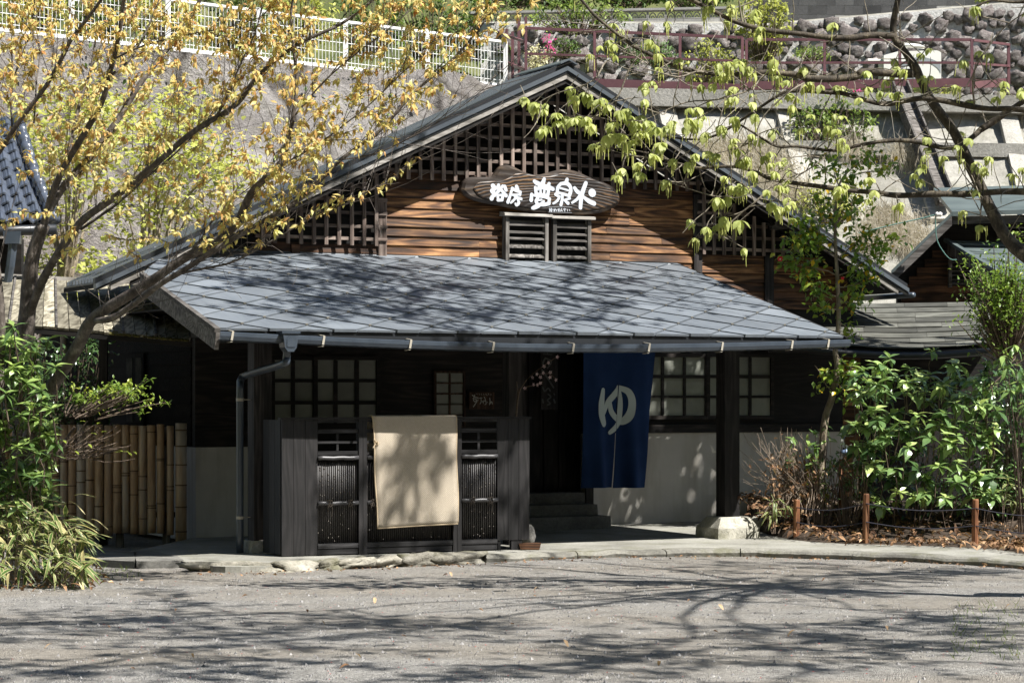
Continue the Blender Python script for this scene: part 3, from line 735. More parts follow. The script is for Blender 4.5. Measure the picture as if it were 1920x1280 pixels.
hd = [(u - .085, z + .09), (u + .085, z + .09), (u + .075, z + .04), (u + .06, z - .06), (u + .03, z - .10), (u - .03, z - .10), (u - .06, z - .06), (u - .075, z + .04)]
m.prism([(a, VE - .16, c) for a, c in hd], (0, .15, 0)); rh = hp('rainwater_head', m, 'gutter_paint')
m = MB(); m.box(u - .095, u + .095, VE - .172, VE - .004, z + .075, z + .10); m.prism([(u - .04, VE - .166, z - .055), (u + .04, VE - .166, z - .055), (u + .04, VE - .166, z + .02), (u, VE - .166, z + .055), (u - .04, VE - .166, z + .02)], (0, .01, 0)); m.build('head_moulding', 'gutter_paint', rh)
vp = .02
dp = []
for px, py, v in ((538, 655, VE - .07), (537, 672, VE - .04), (530, 682, VE + .02), (462, 703, vp - .1), (452, 712, vp - .05), (450, 730, vp - .04), (450, 880, vp - .04), (450, 1044, vp - .04)):
    u, z = LV(px, py, v); dp.append((u, v, z))
m = MB(); m.tube(catmull(dp, 3), .038, 10); pipe = hp('downpipe', m, 'gutter_paint', smooth=True)
for y in (749, 970):
    u, z = LV(450, y, vp - .04); m = MB(); m.tube([(u, vp - .04, z - .015), (u, vp - .04, z + .015)], .043, 10); m.bar((u, vp - .04, z), (u + .2, vp + .02, z), .012, .01); m.build('pipe_clip', 'strap_metal', pipe)

# ---- porch posts and beams
def frustum(u, v, z0, z1, a0, b0_, a1, b1_):
    m = MB(); n = 4; 
    lv = [(z0, a0, b0_), (z0 + (z1 - z0) * .25, a0 * .97 + a1 * .03, b0_ * .97 + b1_ * .03), (z0 + (z1 - z0) * .55, a0 * .9 + a1 * .1, b0_ * .9 + b1_ * .1), (z1 - .012, a1 * 1.03, b1_ * 1.03), (z1, a1 * .94, b1_ * .94)]
    for (z, a, b_) in lv:
        for k in range(40):
            t = 2 * math.pi * k / 40; cx_, cy_ = math.cos(t), math.sin(t); q = max(abs(cx_), abs(cy_)) ** .93
            jit = 1 + .09 * noise.noise(Vector((cx_ * 2 + u, cy_ * 2, z * 9)))
            m.v.append((u + a * cx_ / q * jit, v + b_ * cy_ / q * jit, z))
    for i in range(len(lv) - 1):
        for k in range(40): k2 = (k + 1) % 40; m.f.append((i * 40 + k, i * 40 + k2, (i + 1) * 40 + k2, (i + 1) * 40 + k))
    m.f.append(tuple(range(len(lv) * 40 - 40, len(lv) * 40))); m.mi = [0] * len(m.f); m.t = [0] * len(m.f); return m
zb_r = LV(1365, 968, -.05)[1]
hp('footing_stone', frustum(0, 0, .06, zb_r, .275, .25, .185, .165), 'footing_stone')
box('porch_post', -.095, .095, -.095, .095, zb_r - .005, ZE + .12, 'dark_wood_v', H)
upl = LV(487, 1000, 0)[0]; zf = LV(487, 1012, 0)[1]
hp('footing_stone', frustum(upl, 0, -.02, zf, .15, .15, .125, .125), 'footing_stone')
box('porch_post', upl - .095, upl + .095, -.095, .095, zf - .005, ZE + .12, 'dark_wood_v', H)
um = LV(961, 700, 0)[0]; box('porch_post', um - .08, um + .08, -.08, .08, APZ, ZE + .12, 'dark_wood_v', H)
box('porch_beam', ueL + .15, ueR - .1, -.07, .07, ZE + .121, ZE + .24, 'dark_wood', H)
for u in (upl, um, 0): box('tie_beam', u - .05, u + .05, .10, VW - .02, ZE + .0, ZE + .118, 'dark_wood', H)
box('ceiling', ueL + .1, ueR - .05, .2, VW - .01, ZE + .245, ZE + .262, 'dark_wood', H)

# ---- porch wall
uD0, uD1 = LV(985, 800, VW)[0], LV(1097, 800, VW)[0]      # entrance opening
zW0 = .05
box('plaster_wall', uD1, WR, VW, VW + .12, zW0, zpl, 'plaster', H)
uPl = LV(470, 900, VW)[0]
box('plaster_wall', WL, LV(560, 900, VW)[0], VW, VW + .12, zW0, LV(420, 838, VW)[1], 'plaster', H)
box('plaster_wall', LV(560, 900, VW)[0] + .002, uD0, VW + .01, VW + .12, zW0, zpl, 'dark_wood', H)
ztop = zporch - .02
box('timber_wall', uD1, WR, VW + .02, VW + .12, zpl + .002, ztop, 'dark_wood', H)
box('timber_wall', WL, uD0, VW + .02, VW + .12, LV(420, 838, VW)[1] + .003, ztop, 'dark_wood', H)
box('wall_sill', uD1, WR, VW - .03, VW + .02, zpl + .003, zpl + .10, 'dark_wood', H)
box('lintel', uD0 - .06, uD1 + .06, VW - .02, VW + .018, ZE + .0, ZE + .2, 'dark_wood', H)
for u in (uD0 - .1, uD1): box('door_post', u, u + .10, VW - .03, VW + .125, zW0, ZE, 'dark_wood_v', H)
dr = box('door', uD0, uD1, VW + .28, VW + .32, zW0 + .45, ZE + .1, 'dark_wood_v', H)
for i in range(5):
    u = uD0 + (uD1 - uD0) * i / 4; box('door_rail', u - .018, u + .018, VW + .262, VW + .279, zW0 + .45, ZE + .1, 'dark_wood_v', dr)
def shoji(cols, rows, v, mat='dark_wood', fr=.05, name='window', fm=None):
    a = [LV(c, rows[0][0], v)[0] for cc in cols for c in cc]; zt = LV(cols[0][0], rows[0][0], v)[1]; zb_ = LV(cols[0][0], rows[-1][1], v)[1]
    us = [(LV(c0, 700, v)[0], LV(c1, 700, v)[0]) for c0, c1 in cols]; zs = [(LV((cols[0][0] + cols[-1][1]) / 2, r1, v)[1], LV((cols[0][0] + cols[-1][1]) / 2, r0, v)[1]) for r0, r1 in rows]
    U0, U1 = us[0][0] - fr, us[-1][1] + fr; Z0, Z1 = zs[-1][0] - fr, zs[0][1] + fr
    fm = fm or mat
    wn = box(name, U0, U1, v + .004, v + .016, Z0, Z1, 'roof_deck', H)
    m = MB(); m.box(U0, U1, v - .03, v + .003, Z0, Z0 + fr - .004); m.box(U0, U1, v - .03, v + .003, Z1 - fr + .004, Z1)
    m.box(U0, U0 + fr - .004, v - .028, v + .002, Z0 + fr - .003, Z1 - fr + .003); m.box(U1 - fr + .004, U1, v - .028, v + .002, Z0 + fr - .003, Z1 - fr + .003); m.build('frame', fm, wn)
    for (u0, u1) in us:
        for (z0, z1) in zs: box('pane', u0 - .006, u1 + .006, v - .002, v + .002, z0 - .006, z1 + .006, 'shoji_paper', wn)
    for i in range(len(us) - 1): box('muntin', us[i][1], us[i + 1][0], v - .02, v - .003, Z0 + fr, Z1 - fr, mat, wn)
    for i in range(len(zs) - 1): box('muntin', U0 + fr, U1 - fr, v - .024, v - .021, zs[i + 1][1], zs[i][0], mat, wn)
rowsR = [(670, 702.5), (709, 741), (746, 778)]
shoji([(1204, 1239), (1244, 1280), (1285, 1320)], rowsR, VW - .012); shoji([(1330, 1362), (1367, 1403), (1408, 1443)], rowsR, VW - .02)
rowsL = [(675.6, 710), (716.6, 751), (758, 792)]
shoji([(477, 507), (514.6, 545), (552, 585)], rowsL, VW - .012); shoji([(595, 625), (632, 664.5), (672, 704)], rowsL, VW - .02)
shoji([(817.5, 841), (844, 867)], [(700, 717), (719.6, 736.5), (739.5, 757), (759, 776.6), (779, 796)], VW - .01, fr=.03, fm='brown_frame', mat='brown_frame')
# entrance steps
for i, (y, xr, v) in enumerate(((967, 1146, 1.72), (945, 1121, 2.0), (923, 1097, 2.27))):
    u1, z1 = LV(xr, y, v); u0 = LV(940, y, v)[0]; z0 = .08 if i == 0 else zprev + .003
    m = MB(); m.prism([(u0, v, z0), (u1, v, z0), (u1, v, z1 - .015), (u1 - .012, v + .012, z1), (u0, v + .012, z1), (u0, v, z1 - .015)][:0] or [(u0, v, z0), (u1, v, z0), (u1, v + .012, z1), (u0, v + .012, z1)], (0, VW + .25 - v, 0))
    hp('step', m, 'step_stone'); zprev = z1
# left side wall, with boards and a window, facing the passage
box('timber_wall', WL, WL + .10, VW + .125, VEND - .11, LV(420, 838, VW)[1] + .01, zflat, 'passage_shade_wood', H)
box('plaster_wall', WL - .002, WL + .10, VW + .124, VEND - .11, zW0, LV(420, 838, VW)[1], 'plaster', H)
for i in range(9):
    z = LV(420, 838, VW)[1] + .03 + i * .15; m = MB(); m.prism([(WL - .002, VW + .13, z), (WL - .022, VW + .13, z), (WL - .008, VW + .13, z + .155), (WL - .002, VW + .13, z + .155)], (0, VEND - VW - .4, 0)); hp('side_board', m, 'passage_shade_wood')
v0, zt = LU(272, 662, WL - .03); v1, _ = LU(238, 662, WL - .03); zb_ = LU(262, 800, WL - .03)[1]
wn = box('window', WL - .05, WL - .026, v0, v1, zb_, zt, 'passage_shade_wood', H)
for i in range(2):
    a = v0 + .06 + i * (v1 - v0) / 2; box('pane', WL - .056, WL - .051, a, a + (v1 - v0) / 2 - .12, zb_ + .05, zt - .05, 'dim_pane', wn)

# ================================================================== THINGS ON AND ROUND THE HOUSE
def shift(m, d): m.v = [(x - d[0], y - d[1], z - d[2]) for x, y, z in m.v]; return m
class HT:                                        # a thing in the house frame: parts are given in (u, v, z)
    def __init__(s, name, label, cat, base, group=None):
        s.b = base; s.o = thing(name, label, cat, hw(*base), TH, group)
    def part(s, name, m, mat, parent=None, **k): return shift(m, s.b).build(name, mat, parent or s.o, **k)
    def box(s, name, x0, x1, y0, y1, z0, z1, mat, parent=None, **k):
        m = MB(); m.box(x0, x1, y0, y1, z0, z1); return s.part(name, m, mat, parent, **k)
def letters(strokes, conv, mp, d0, dd=.0004):
    """brush strokes (crop coordinates) -> one MB; conv: crop -> plane coords, mp: plane coords + lift -> 3-D"""
    m = MB()
    for i, (pts, wd) in enumerate(strokes):
        P = [conv(*p) for p in pts]; sc = (Vector((*conv(100, 0), 0)) - Vector((*conv(0, 0), 0))).length / 100
        wl = [x * sc for x in wd] if isinstance(wd, (list, tuple)) else wd * sc
        if len(P) == 1: P = [P[0], (P[0][0] + wd * sc * .08, P[0][1])]
        if isinstance(wl, list) and len(wl) != len(P): wl = wl[0]
        for q in stroke2d(P, wl): m.poly([mp(p.x, p.y, d0 + dd * i) for p in q])
    return m

# ---- carved name board under the gable
VS = VW - .115
sc5 = lambda x, y: LV(840 + x / 5.647, 280 + y / 5.647, VS)
outer = [(130, 440), (150, 350), (210, 300), (330, 295), (450, 290), (500, 230), (545, 180), (610, 165), (680, 185), (760, 225), (860, 265), (960, 270), (1080, 240), (1200, 215), (1330, 230), (1450, 280), (1560, 330), (1680, 370), (1760, 420), (1805, 500), (1790, 580), (1700, 640), (1560, 680), (1350, 695), (1100, 690), (880, 670), (700, 635), (500, 590), (330, 560), (200, 510)]
inner = [(245, 420), (290, 360), (400, 345), (550, 335), (640, 295), (690, 265), (800, 262), (920, 290), (1050, 290), (1200, 255), (1330, 265), (1450, 310), (1580, 350), (1690, 420), (1780, 500), (1770, 570), (1600, 630), (1350, 660), (1100, 655), (880, 635), (650, 590), (450, 550), (310, 500)]
ub, zb = sc5(960, 680)
S = HT('name_board', 'carved natural-edge wooden name board with white brush lettering above the louvres', 'sign', (ub, VS, zb))
def ring(pts, inset=0.0):
    P = [Vector((*p, 0)) for p in pts]; Q = catmull(P + [P[0]], 3)[:-1]; c = sum(Q, Vector()) / len(Q); n = len(Q); out = []
    for i in range(n):
        d = Q[(i + 1) % n] - Q[i - 1]; nn = Vector((-d.y, d.x, 0)).normalized(); out.append(Q[i] + nn * inset)
    return [sc5(p.x, p.y) for p in out]
m = MB(); r0, r1, r2 = ring(outer, 6), ring(outer, 0), ring(outer, 26); n = len(r0)
for rr, v in ((r0, VS + .05), (r1, VS + .015), (r1, VS - .02), (r2, VS - .055)): m.v += [(a, v + .006 * noise.noise(Vector((a * 6, z * 6, v * 40))), z) for a, z in rr]
for k in range(3):
    for i in range(n): j = (i + 1) % n; m.f.append((k * n + j, k * n + i, (k + 1) * n + i, (k + 1) * n + j))
m.f.append(tuple(range(3 * n, 4 * n))[::-1]); m.f.append(tuple(range(n))); m.mi = [0] * len(m.f); m.t = m.mi[:]
body = S.part('slab', m, 'sign_bark')
m = MB(); q0, q1 = ring(inner, 0), ring(inner, 12); n = len(q0)
m.v = [(a, VS - .040, z) for a, z in q0] + [(a, VS - .064, z) for a, z in q0] + [(a, VS - .069, z) for a, z in q1]
for k in range(2):
    for i in range(n): j = (i + 1) % n; m.f.append((k * n + j, k * n + i, (k + 1) * n + i, (k + 1) * n + j))
m.f.append(tuple(range(2 * n, 3 * n))[::-1]); m.mi = [0] * len(m.f); m.t = m.mi[:]
S.part('carved_face', m, 'sign_face')
cL = lambda x, y: LV(900 + x / 7.385, 330 + y / 7.385, VS - .07)
mpS = lambda u, z, h: (u, VS - .070 - h, z)
G = {
 'character_bath': [([(178, 138), (205, 172)], 62), ([(165, 205), (180, 225)], 58), ([(160, 312), (172, 285), (215, 262)], [58, 50, 34]), ([(256, 128), (240, 168)], 46), ([(340, 145), (358, 195)], 46), ([(312, 135), (262, 205), (185, 268)], [34, 44, 34]), ([(292, 190), (325, 235), (358, 272)], [36, 44, 50]), ([(240, 262), (250, 330)], 36), ([(245, 268), (315, 262)], 32), ([(320, 262), (300, 330)], 40), ([(245, 335), (305, 332)], 38)],
 'character_room': [([(505, 148), (520, 190)], 50), ([(445, 172), (500, 205), (560, 222)], [44, 36, 36]), ([(558, 222), (552, 262)], 36), ([(440, 190), (415, 275), (385, 362)], [34, 38, 46]), ([(440, 262), (500, 262), (548, 258)], 30), ([(470, 275), (520, 300), (568, 318)], [26, 32, 40]), ([(495, 300), (460, 340), (425, 372)], [34, 32, 26]), ([(520, 322), (535, 372), (505, 400), (490, 385)], [32, 40, 44, 30])],
 'character_dream': [([(752, 72), (790, 100), (860, 128)], [46, 60, 52]), ([(888, 42), (862, 110), (800, 180)], [46, 62, 44]), ([(955, 108), (930, 160)], 46), ([(860, 130), (940, 150), (1008, 182)], [44, 54, 52]), ([(765, 160), (775, 240)], [42, 46]), ([(775, 172), (870, 170), (945, 190)], 34), ([(835, 180), (838, 245)], 32), ([(890, 185), (885, 255)], 32), ([(950, 190), (935, 268)], [44, 46]), ([(780, 246), (850, 256), (938, 270)], 34), ([(712, 255), (706, 335)], [44, 52]), ([(715, 262), (800, 278), (900, 292), (962, 318)], [30, 36, 40, 40]), ([(958, 320), (950, 368)], 44), ([(800, 300), (770, 345), (790, 400), (725, 445)], [36, 40, 50, 44]), ([(770, 340), (850, 330)], 26), ([(800, 395), (880, 398), (950, 380)], [40, 44, 50]), ([(880, 350), (800, 420), (735, 450)], [30, 46, 36])],
 'character_spring': [([(1205, 48), (1190, 100)], [46, 56]), ([(1120, 108), (1075, 160), (1070, 235)], [40, 44, 48]), ([(1115, 108), (1200, 105), (1248, 150), (1255, 210), (1235, 270)], [40, 54, 50, 48, 52]), ([(1100, 165), (1160, 182), (1225, 200)], 26), ([(1085, 232), (1150, 250), (1225, 272)], [34, 36, 40]), ([(1140, 245), (1135, 330), (1118, 400)], [36, 40, 44]), ([(1045, 255), (1090, 285)], [44, 36]), ([(1100, 285), (1065, 345), (1012, 382)], [36, 34, 28]), ([(1240, 312), (1175, 330)], [34, 28]), ([(1165, 335), (1215, 378)], [28, 46])],
 'character_water': [([(1465, 98), (1420, 220), (1398, 330), (1390, 440)], [52, 60, 56, 50]), ([(1308, 165), (1345, 215), (1405, 258)], [44, 54, 46]), ([(1390, 262), (1345, 320), (1275, 370)], [44, 40, 30]), ([(1425, 285), (1500, 345), (1578, 382)], [34, 58, 60]), ([(1548, 232), (1555, 238)], 104)],
 'reading': [([(960, 450), (965, 490)], 9), ([(968, 475), (985, 452), (1000, 470), (985, 488), (975, 470)], 8), ([(985, 445), (985, 500)], 8), ([(1015, 460), (1030, 490)], 8), ([(1040, 450), (1020, 490), (1050, 465), (1058, 488)], 8), ([(1072, 468), (1100, 465)], 8), ([(1080, 455), (1080, 485), (1100, 488)], 8), ([(1093, 450), (1092, 478)], 8), ([(1125, 450), (1112, 492), (1128, 475), (1140, 490)], 8), ([(1150, 462), (1185, 460)], 8), ([(1170, 450), (1172, 480), (1162, 474), (1172, 492)], 8), ([(1205, 465), (1208, 488)], 8), ([(1232, 465), (1240, 482)], 8), ([(950, 433), (1270, 431)], 2.5), ([(945, 500), (1270, 508)], 2.5)],
}
for k, (nm, st_) in enumerate(G.items()):
    S.part(nm, letters(st_, cL, mpS, .002 + .0001 * k), 'sign_white')

# ---- noren curtain with its dyed letter
VN = 1.55
def NV(px, py): return LV(px, py, VN)
n_tl, n_tr = NV(1094, 648), NV(1229, 648); n_bl, n_br = NV(1096, 915), NV(1214, 914); sp = NV(1160, 735)
ztn = ZE + .10
def nwave(u, z):
    f = (ztn - z) / 1.6
    return VN + f * f * .05 + .05 * f * math.sin(u * 12 + 1.2 + .6 * z) + .022 * f * math.sin(u * 29 + z * 2)
NR = HT('noren_curtain', 'navy blue noren entrance curtain with one pale hiragana letter', 'curtain', ((n_bl[0] + n_br[0]) / 2, VN, n_bl[1]))
us_l = lambda z: n_tl[0] + (n_bl[0] - n_tl[0]) * (ztn - z) / (ztn - n_bl[1])
us_r = lambda z: n_tr[0] + (n_br[0] - n_tr[0]) * max(0, (ztn - z - .25)) / (ztn - n_bl[1] - .25)
us_m = lambda z: NV(1160, 760)[0] + (NV(1157, 900)[0] - NV(1160, 760)[0]) * (1.6 - z) / .8
zsp = NV(1160, 722)[1]
for side, lo, hi in (('l', us_l, us_m), ('r', us_m, us_r)):
    m = MB(); nr, nc = 44, 34
    for j in range(nr + 1):
        z = ztn + ((n_bl[1] - .008 * (side == 'r')) - ztn) * j / nr; a, b_ = lo(z), hi(z)
        gap = .006 * min(1, max(0, (zsp - z) / .2)) + (.0 if z > zsp else .004)
        if side == 'l': b_ -= gap
        else: a += gap
        for i in range(nc + 1):
            u = a + (b_ - a) * i / nc; m.v.append((u, nwave(u, z) + (.018 if side == 'r' else 0) * max(0, min(1, (zsp - z) / .3)), z))
    for j in range(nr):
        for i in range(nc): o = j * (nc + 1) + i; m.f.append((o, o + 1, o + nc + 2, o + nc + 1)); m.mi.append(0); m.t.append(0)
    NR.part('cloth_panel', m, 'noren_cloth', smooth=True)
m = MB(); m.tube([(n_tl[0] - .1, VN, ztn + .012), (n_tr[0] + .1, VN, ztn + .012)], .015, 8); NR.part('hanging_rod', m, 'brown_frame')
cN = lambda x, y: NV(950 + x / 3.047, 640 + y / 3.047)
yu = [([(548, 278), (538, 350), (540, 420), (553, 468)], [26, 42, 44, 38]), ([(556, 410), (580, 350), (620, 300), (640, 268)], [20, 32, 34, 24]), ([(640, 262), (690, 285), (714, 340), (708, 410), (675, 455), (635, 440), (602, 400), (592, 350)], [24, 32, 42, 44, 38, 30, 28, 22]), ([(640, 262), (652, 330), (655, 400), (645, 470), (598, 520)], [24, 32, 34, 34, 22])]
def mpN(u, z, h):
    dv = (.018 * max(0, min(1, (zsp - z) / .3))) if u > us_m(z) else 0
    return (u, nwave(u, z) + dv - h - .015, z)
mm = MB()
for i, (pts, wd) in enumerate(yu):
    P = [cN(*p) for p in pts]; sc_ = (cN(100, 0)[0] - cN(0, 0)[0]) / 100
    for q in stroke2d(P, [x * sc_ for x in wd], seg=8):
        q2 = [(p.x, p.y) for p in q]
        for sgn in (1, -1):
            c2 = clip(q2, lambda p: sgn * (p[0] - us_m(p[1]) - sgn * .008)) if True else q2
            if len(c2) > 2: mm.poly([mpN(p[0], p[1], .0005 * i) for p in c2])
NR.part('dyed_letter', mm, 'noren_dye')

# ---- plaque and hanging board beside the entrance
def plaque(name, label, x0, x1, y0, y1, v, bm, strokes, ox, oy, sc_, im):
    a, z0 = LV(x0, y1, v); b_, z1 = LV(x1, y0, v)
    T = HT(name, label, 'sign', ((a + b_) / 2, v, z0)); T.box('board', a, b_, v, v + .03, z0, z1, bm)
    cv = lambda x, y: LV(ox + x / sc_, oy + y / sc_, v); T.part('brush_writing', letters(strokes, cv, lambda u, z, h: (u, v - .002 - h, z), 0), im)
plaque('wall_plaque', 'small dark wooden plaque with pale brush writing beside the little window', 880, 927, 735, 767, VW - .09, 'brown_frame',
 [([(205, 805), (240, 830), (295, 850)], 14), ([(240, 800), (225, 850)], 12), ([(215, 850), (235, 900), (290, 880)], 12), ([(235, 860), (265, 870), (255, 900)], 12), ([(270, 900), (245, 940), (220, 975)], 14), ([(310, 850), (350, 845)], 10), ([(330, 840), (335, 900), (318, 935)], 10), ([(350, 890), (356, 910)], 9), ([(380, 830), (400, 880), (370, 890)], 11), ([(400, 880), (410, 930), (390, 945)], 11), ([(375, 900), (365, 930)], 9), ([(428, 905), (432, 915)], 8), ([(462, 850), (468, 900), (458, 945)], 14), ([(465, 935), (490, 900), (500, 935)], 12), ([(260, 785), (275, 788)], 5), ([(300, 780), (312, 800)], 5), ([(330, 785), (345, 802)], 5), ([(365, 788), (380, 800)], 5), ([(400, 785), (425, 810)], 6), ([(435, 775), (445, 800)], 6), ([(460, 795), (490, 795)], 5)], 860, 640, 8, 'plaque_ink')
plaque('hanging_signboard', 'tall dim wooden signboard with vertical brush writing in the doorway', 1014, 1046, 646, 768, VW - .10, 'dark_wood_v',
 [([(1270, 130), (1400, 130)], 12), ([(1330, 90), (1330, 190)], 12), ([(1265, 190), (1400, 195)], 12), ([(1300, 250), (1265, 320), (1290, 400)], 26), ([(1300, 250), (1390, 300), (1330, 400)], 20), ([(1250, 430), (1300, 500), (1420, 690)], 26), ([(1260, 690), (1290, 745), (1340, 700), (1370, 740)], 22), ([(1340, 790), (1380, 830), (1330, 880), (1370, 930), (1330, 950)], 24), ([(1255, 870), (1265, 915)], 26), ([(1425, 870), (1440, 915)], 26), ([(1425, 780), (1435, 800)], 14)], 860, 640, 8, 'plaque_ink_dim')

# ---- screen fence in front of the porch
VF = -.70
ff = lambda px, py, v=VF: LV(px, py, v)
fz = lambda py: ff(760, py)[1]
FB = HT('screen_fence', 'black timber and bamboo screen fence standing before the porch', 'fence', (ff(760, 1040)[0], VF, .075))
ztf = fz(784)
def fbox(name, x0, x1, y0, y1, v0, v1, mat, parent=None): 
    return FB.box(name, ff(x0, 900)[0], ff(x1, 900)[0], v0, v1, fz(y1), fz(y0), mat, parent)
for a, b_ in ((527.5, 549), (549.6, 571), (571.6, 594)): fbox('board', a, b_, 786, 1035, VF - .02, VF + .01, 'fence_board')
u0 = ff(527, 900)[0]
for i in range(3): FB.box('board', u0 - .004, u0 + .018, VF + .012 + i * .165, VF + .172 + i * .165, fz(1033), fz(786), 'fence_board')
for a, b_ in ((931, 951), (951.6, 971), (971.6, 991)): fbox('board', a, b_, 785, 1017, VF - .02, VF + .01, 'fence_board')
u1 = ff(991, 900)[0]
for i in range(3): FB.box('board', u1 - .018, u1 + .004, VF + .012 + i * .165, VF + .172 + i * .165, fz(1016), fz(785), 'fence_board')
fbox('top_rail', 524, 994, 781.5, 785.5, VF - .045, VF + .05, 'fence_rail')
for a, b_, y in ((670.5, 686, 1046), (847, 863, 1038)): 
    fbox('fence_post', a, a + (b_ - a) * .48, 786, y, VF - .035, VF + .04, 'fence_board'); fbox('fence_post', a + (b_ - a) * .52, b_, 786, y, VF - .035, VF + .04, 'fence_board')
for (a, b_) in ((594.5, 670), (686.5, 846.5), (863.5, 930.5)):
    fbox('rail', a, b_, 786, 791, VF - .02, VF + .02, 'fence_rail')
    fbox('rail', a, b_, 803.5, 811, VF - .015, VF + .012, 'fence_rail'); fbox('rail', a, b_, 825.5, 830, VF - .015, VF + .012, 'fence_rail')
    for f in ((.5,) if b_ - a < 100 else (.33, .67)): 
        c = a + (b_ - a) * f; fbox('lattice_stile', c - 2, c + 2, 811.5, 843.5, VF - .010, VF + .008, 'fence_rail')
    fbox('rail', a, b_, 844, 851, VF - .022, VF + .02, 'fence_rail')
    ua_, ub_ = ff(a, 900)[0], ff(b_, 900)[0]
    for (y0, y1) in ((852.5, 861), (936, 944.5)):
        zc = (fz(y0) + fz(y1)) / 2; r = (fz(y0) - fz(y1)) / 2; m = MB()
        k = 8; m.tube([(ua_ + (ub_ - ua_) * i / k, VF - .026, zc + .003 * math.sin(i * 1.7)) for i in range(k + 1)], [r * rnd.uniform(.93, 1.05) for i in range(k + 1)], 10); FB.part('bamboo_rail', m, 'grey_bamboo', smooth=True)
    fbox('rail', a, b_, 1014.5, 1023, VF - .03, VF + .02, 'fence_rail'); fbox('rail', a, b_, 1023.6, 1034, VF - .022, VF + .02, 'fence_rail')
    n = int((ub_ - ua_) / .0215)
    for i in range(n):
        u = ua_ + (i + .5) * (ub_ - ua_) / n; r = rnd.uniform(.0085, .0105); m = MB()
        m.tube([(u, VF + .006, fz(1014)), (u + rnd.uniform(-.002, .002), VF + .006, fz(851.5))], r, 6); c = FB.part('bamboo_slat', m, 'dark_bamboo', smooth=True)
    m = MB()
    for i in range(int(n * 2.6)):
        u = ua_ + (rnd.randrange(n) + .5) * (ub_ - ua_) / n; z = rnd.uniform(fz(1010), fz(866)); m.lump((u, VF - .004, z), (.0055, .004, .0065), i, (5, 3), .2)
    FB.part('bamboo_knots', m, 'bamboo_knot', kind='stuff')
    for i in range(2 if b_ - a < 100 else 1):
        u = ua_ + (ub_ - ua_) * (.28 + .5 * i) if b_ - a < 100 else ua_ + .06
        z = fz(940); m = MB(); pts = []
        for k in range(26):
            t = k / 25 * 14; pts.append((u + .025 * math.sin(t * 1.3) + .008 * math.sin(t * 5), VF - .052 - .006 * math.sin(t * 2.1), z + .034 * math.cos(t)))
        m.tube(pts, .0035, 4)
        for d in (-.03, .02): m.tube([(u, VF - .055, z), (u + d, VF - .06, z - .05), (u + d * .6, VF - .056, z - .11 - d)], .003, 4)
        FB.part('cord_tie', m, 'cord')
for a, b_, y0, y1 in ((531, 555, 1035.5, 1051), (586, 593.5, 1035, 1051), (729, 746, 1034.5, 1045), (933, 938, 1018, 1038), (958, 978, 1018, 1038)): fbox('leg', a, b_, y0, y1, VF - .01, VF + .035, 'fence_board')
fbox('backing', 595, 930, 853, 1013, VF + .018, VF + .022, 'roof_deck')

# ---- rug over the fence
m = MB(); nu_, nz_ = 16, 30; me_uv = []
RG = HT('hanging_rug', 'beige woven rug draped over the top rail of the screen fence', 'rug', (ff(778, 900)[0], VF, fz(990)))
prof_ = []                                       # over the rail: back flap, crown, front fall
for i in range(8): prof_.append((VF + .066, ztf - .40 + .05 * i, 0))
zt_ = ztf + .018
for i in range(1, 6):
    a = math.pi * i / 6; prof_.append((VF + .066 * math.cos(a), zt_ - .008 + .016 * math.sin(a), 0))
nf = 26
for i in range(nf + 1): prof_.append((VF - .066, None, i / nf))
s_ = 0; rows_ = []
for j, (v, z, t) in enumerate(prof_):
    row = []
    for i in range(nu_ + 1):
        f = i / nu_
        xt, xb = 699 + 156 * f, 707 + 150 * f; yt, yb = 779 - 2 * f, 990 - 9 * f
        px = xt + (xb - xt) * t; u = LV(px, 880, VF - .06)[0]
        if z is None:
            zz = LV(px, yt + (yb - yt) * t, VF - .06)[1]; zz = min(zz, zt_ - .006) if t == 0 else zz
            vv = v - .012 * t * math.sin(f * 7 + 1) - .010 * t * t * math.sin(f * 3.1 + 4) + .012 * (1 - t) ** 6
            uu = u + .006 * math.sin(t * 9 + f)
        else: zz, vv, uu = z, v, u
        row.append((uu, vv, zz))
    rows_.append(row)
base = RG.b
for row in rows_: m.v += row
cc = nu_ + 1
for j in range(len(rows_) - 1):
    for i in range(nu_): m.f.append((j * cc + i, j * cc + i + 1, (j + 1) * cc + i + 1, (j + 1) * cc + i)); m.mi.append(0); m.t.append(0)
rug = RG.part('rug_cloth', m, 'rug_weave', smooth=True)
uv = rug.data.uv_layers.new(name='UVMap'); lens = [0]
for j in range(1, len(rows_)): lens.append(lens[-1] + (Vector(rows_[j][8]) - Vector(rows_[j - 1][8])).length)
for lp in rug.data.loops:
    j, i = divmod(lp.vertex_index, cc); uv.data[lp.index].uv = (i / nu_ * .84, lens[j])
md = rug.modifiers.new('thickness', 'SOLIDIFY'); md.thickness = .011; md.offset = 0
for side in (0, nu_): mt = MB(); mt.tube([r_[side] for r_ in rows_], .0085, 6); RG.part('edge_binding', mt, 'rug_binding', smooth=True)
mt = MB(); mt.tube(rows_[-1], .0085, 6); RG.part('edge_binding', mt, 'rug_binding', smooth=True)
u, z = LV(704, 832, VF - .08); mt = MB()
mt.tube([(u + .022 * math.sin(t * .9), VF - .085 + .012 * math.cos(t * 1.7), z + .022 * math.cos(t * 1.1) + .004 * t) for t in [i * .5 for i in range(20)]], .006, 5); mt.tube([(u, VF - .08, z), (u - .03, VF - .085, z - .04)], .004, 4); mt.tube([(u, VF - .08, z), (u + .04, VF - .09, z + .005)], .004, 4)
RG.part('tie_knot', mt, 'rug_binding')

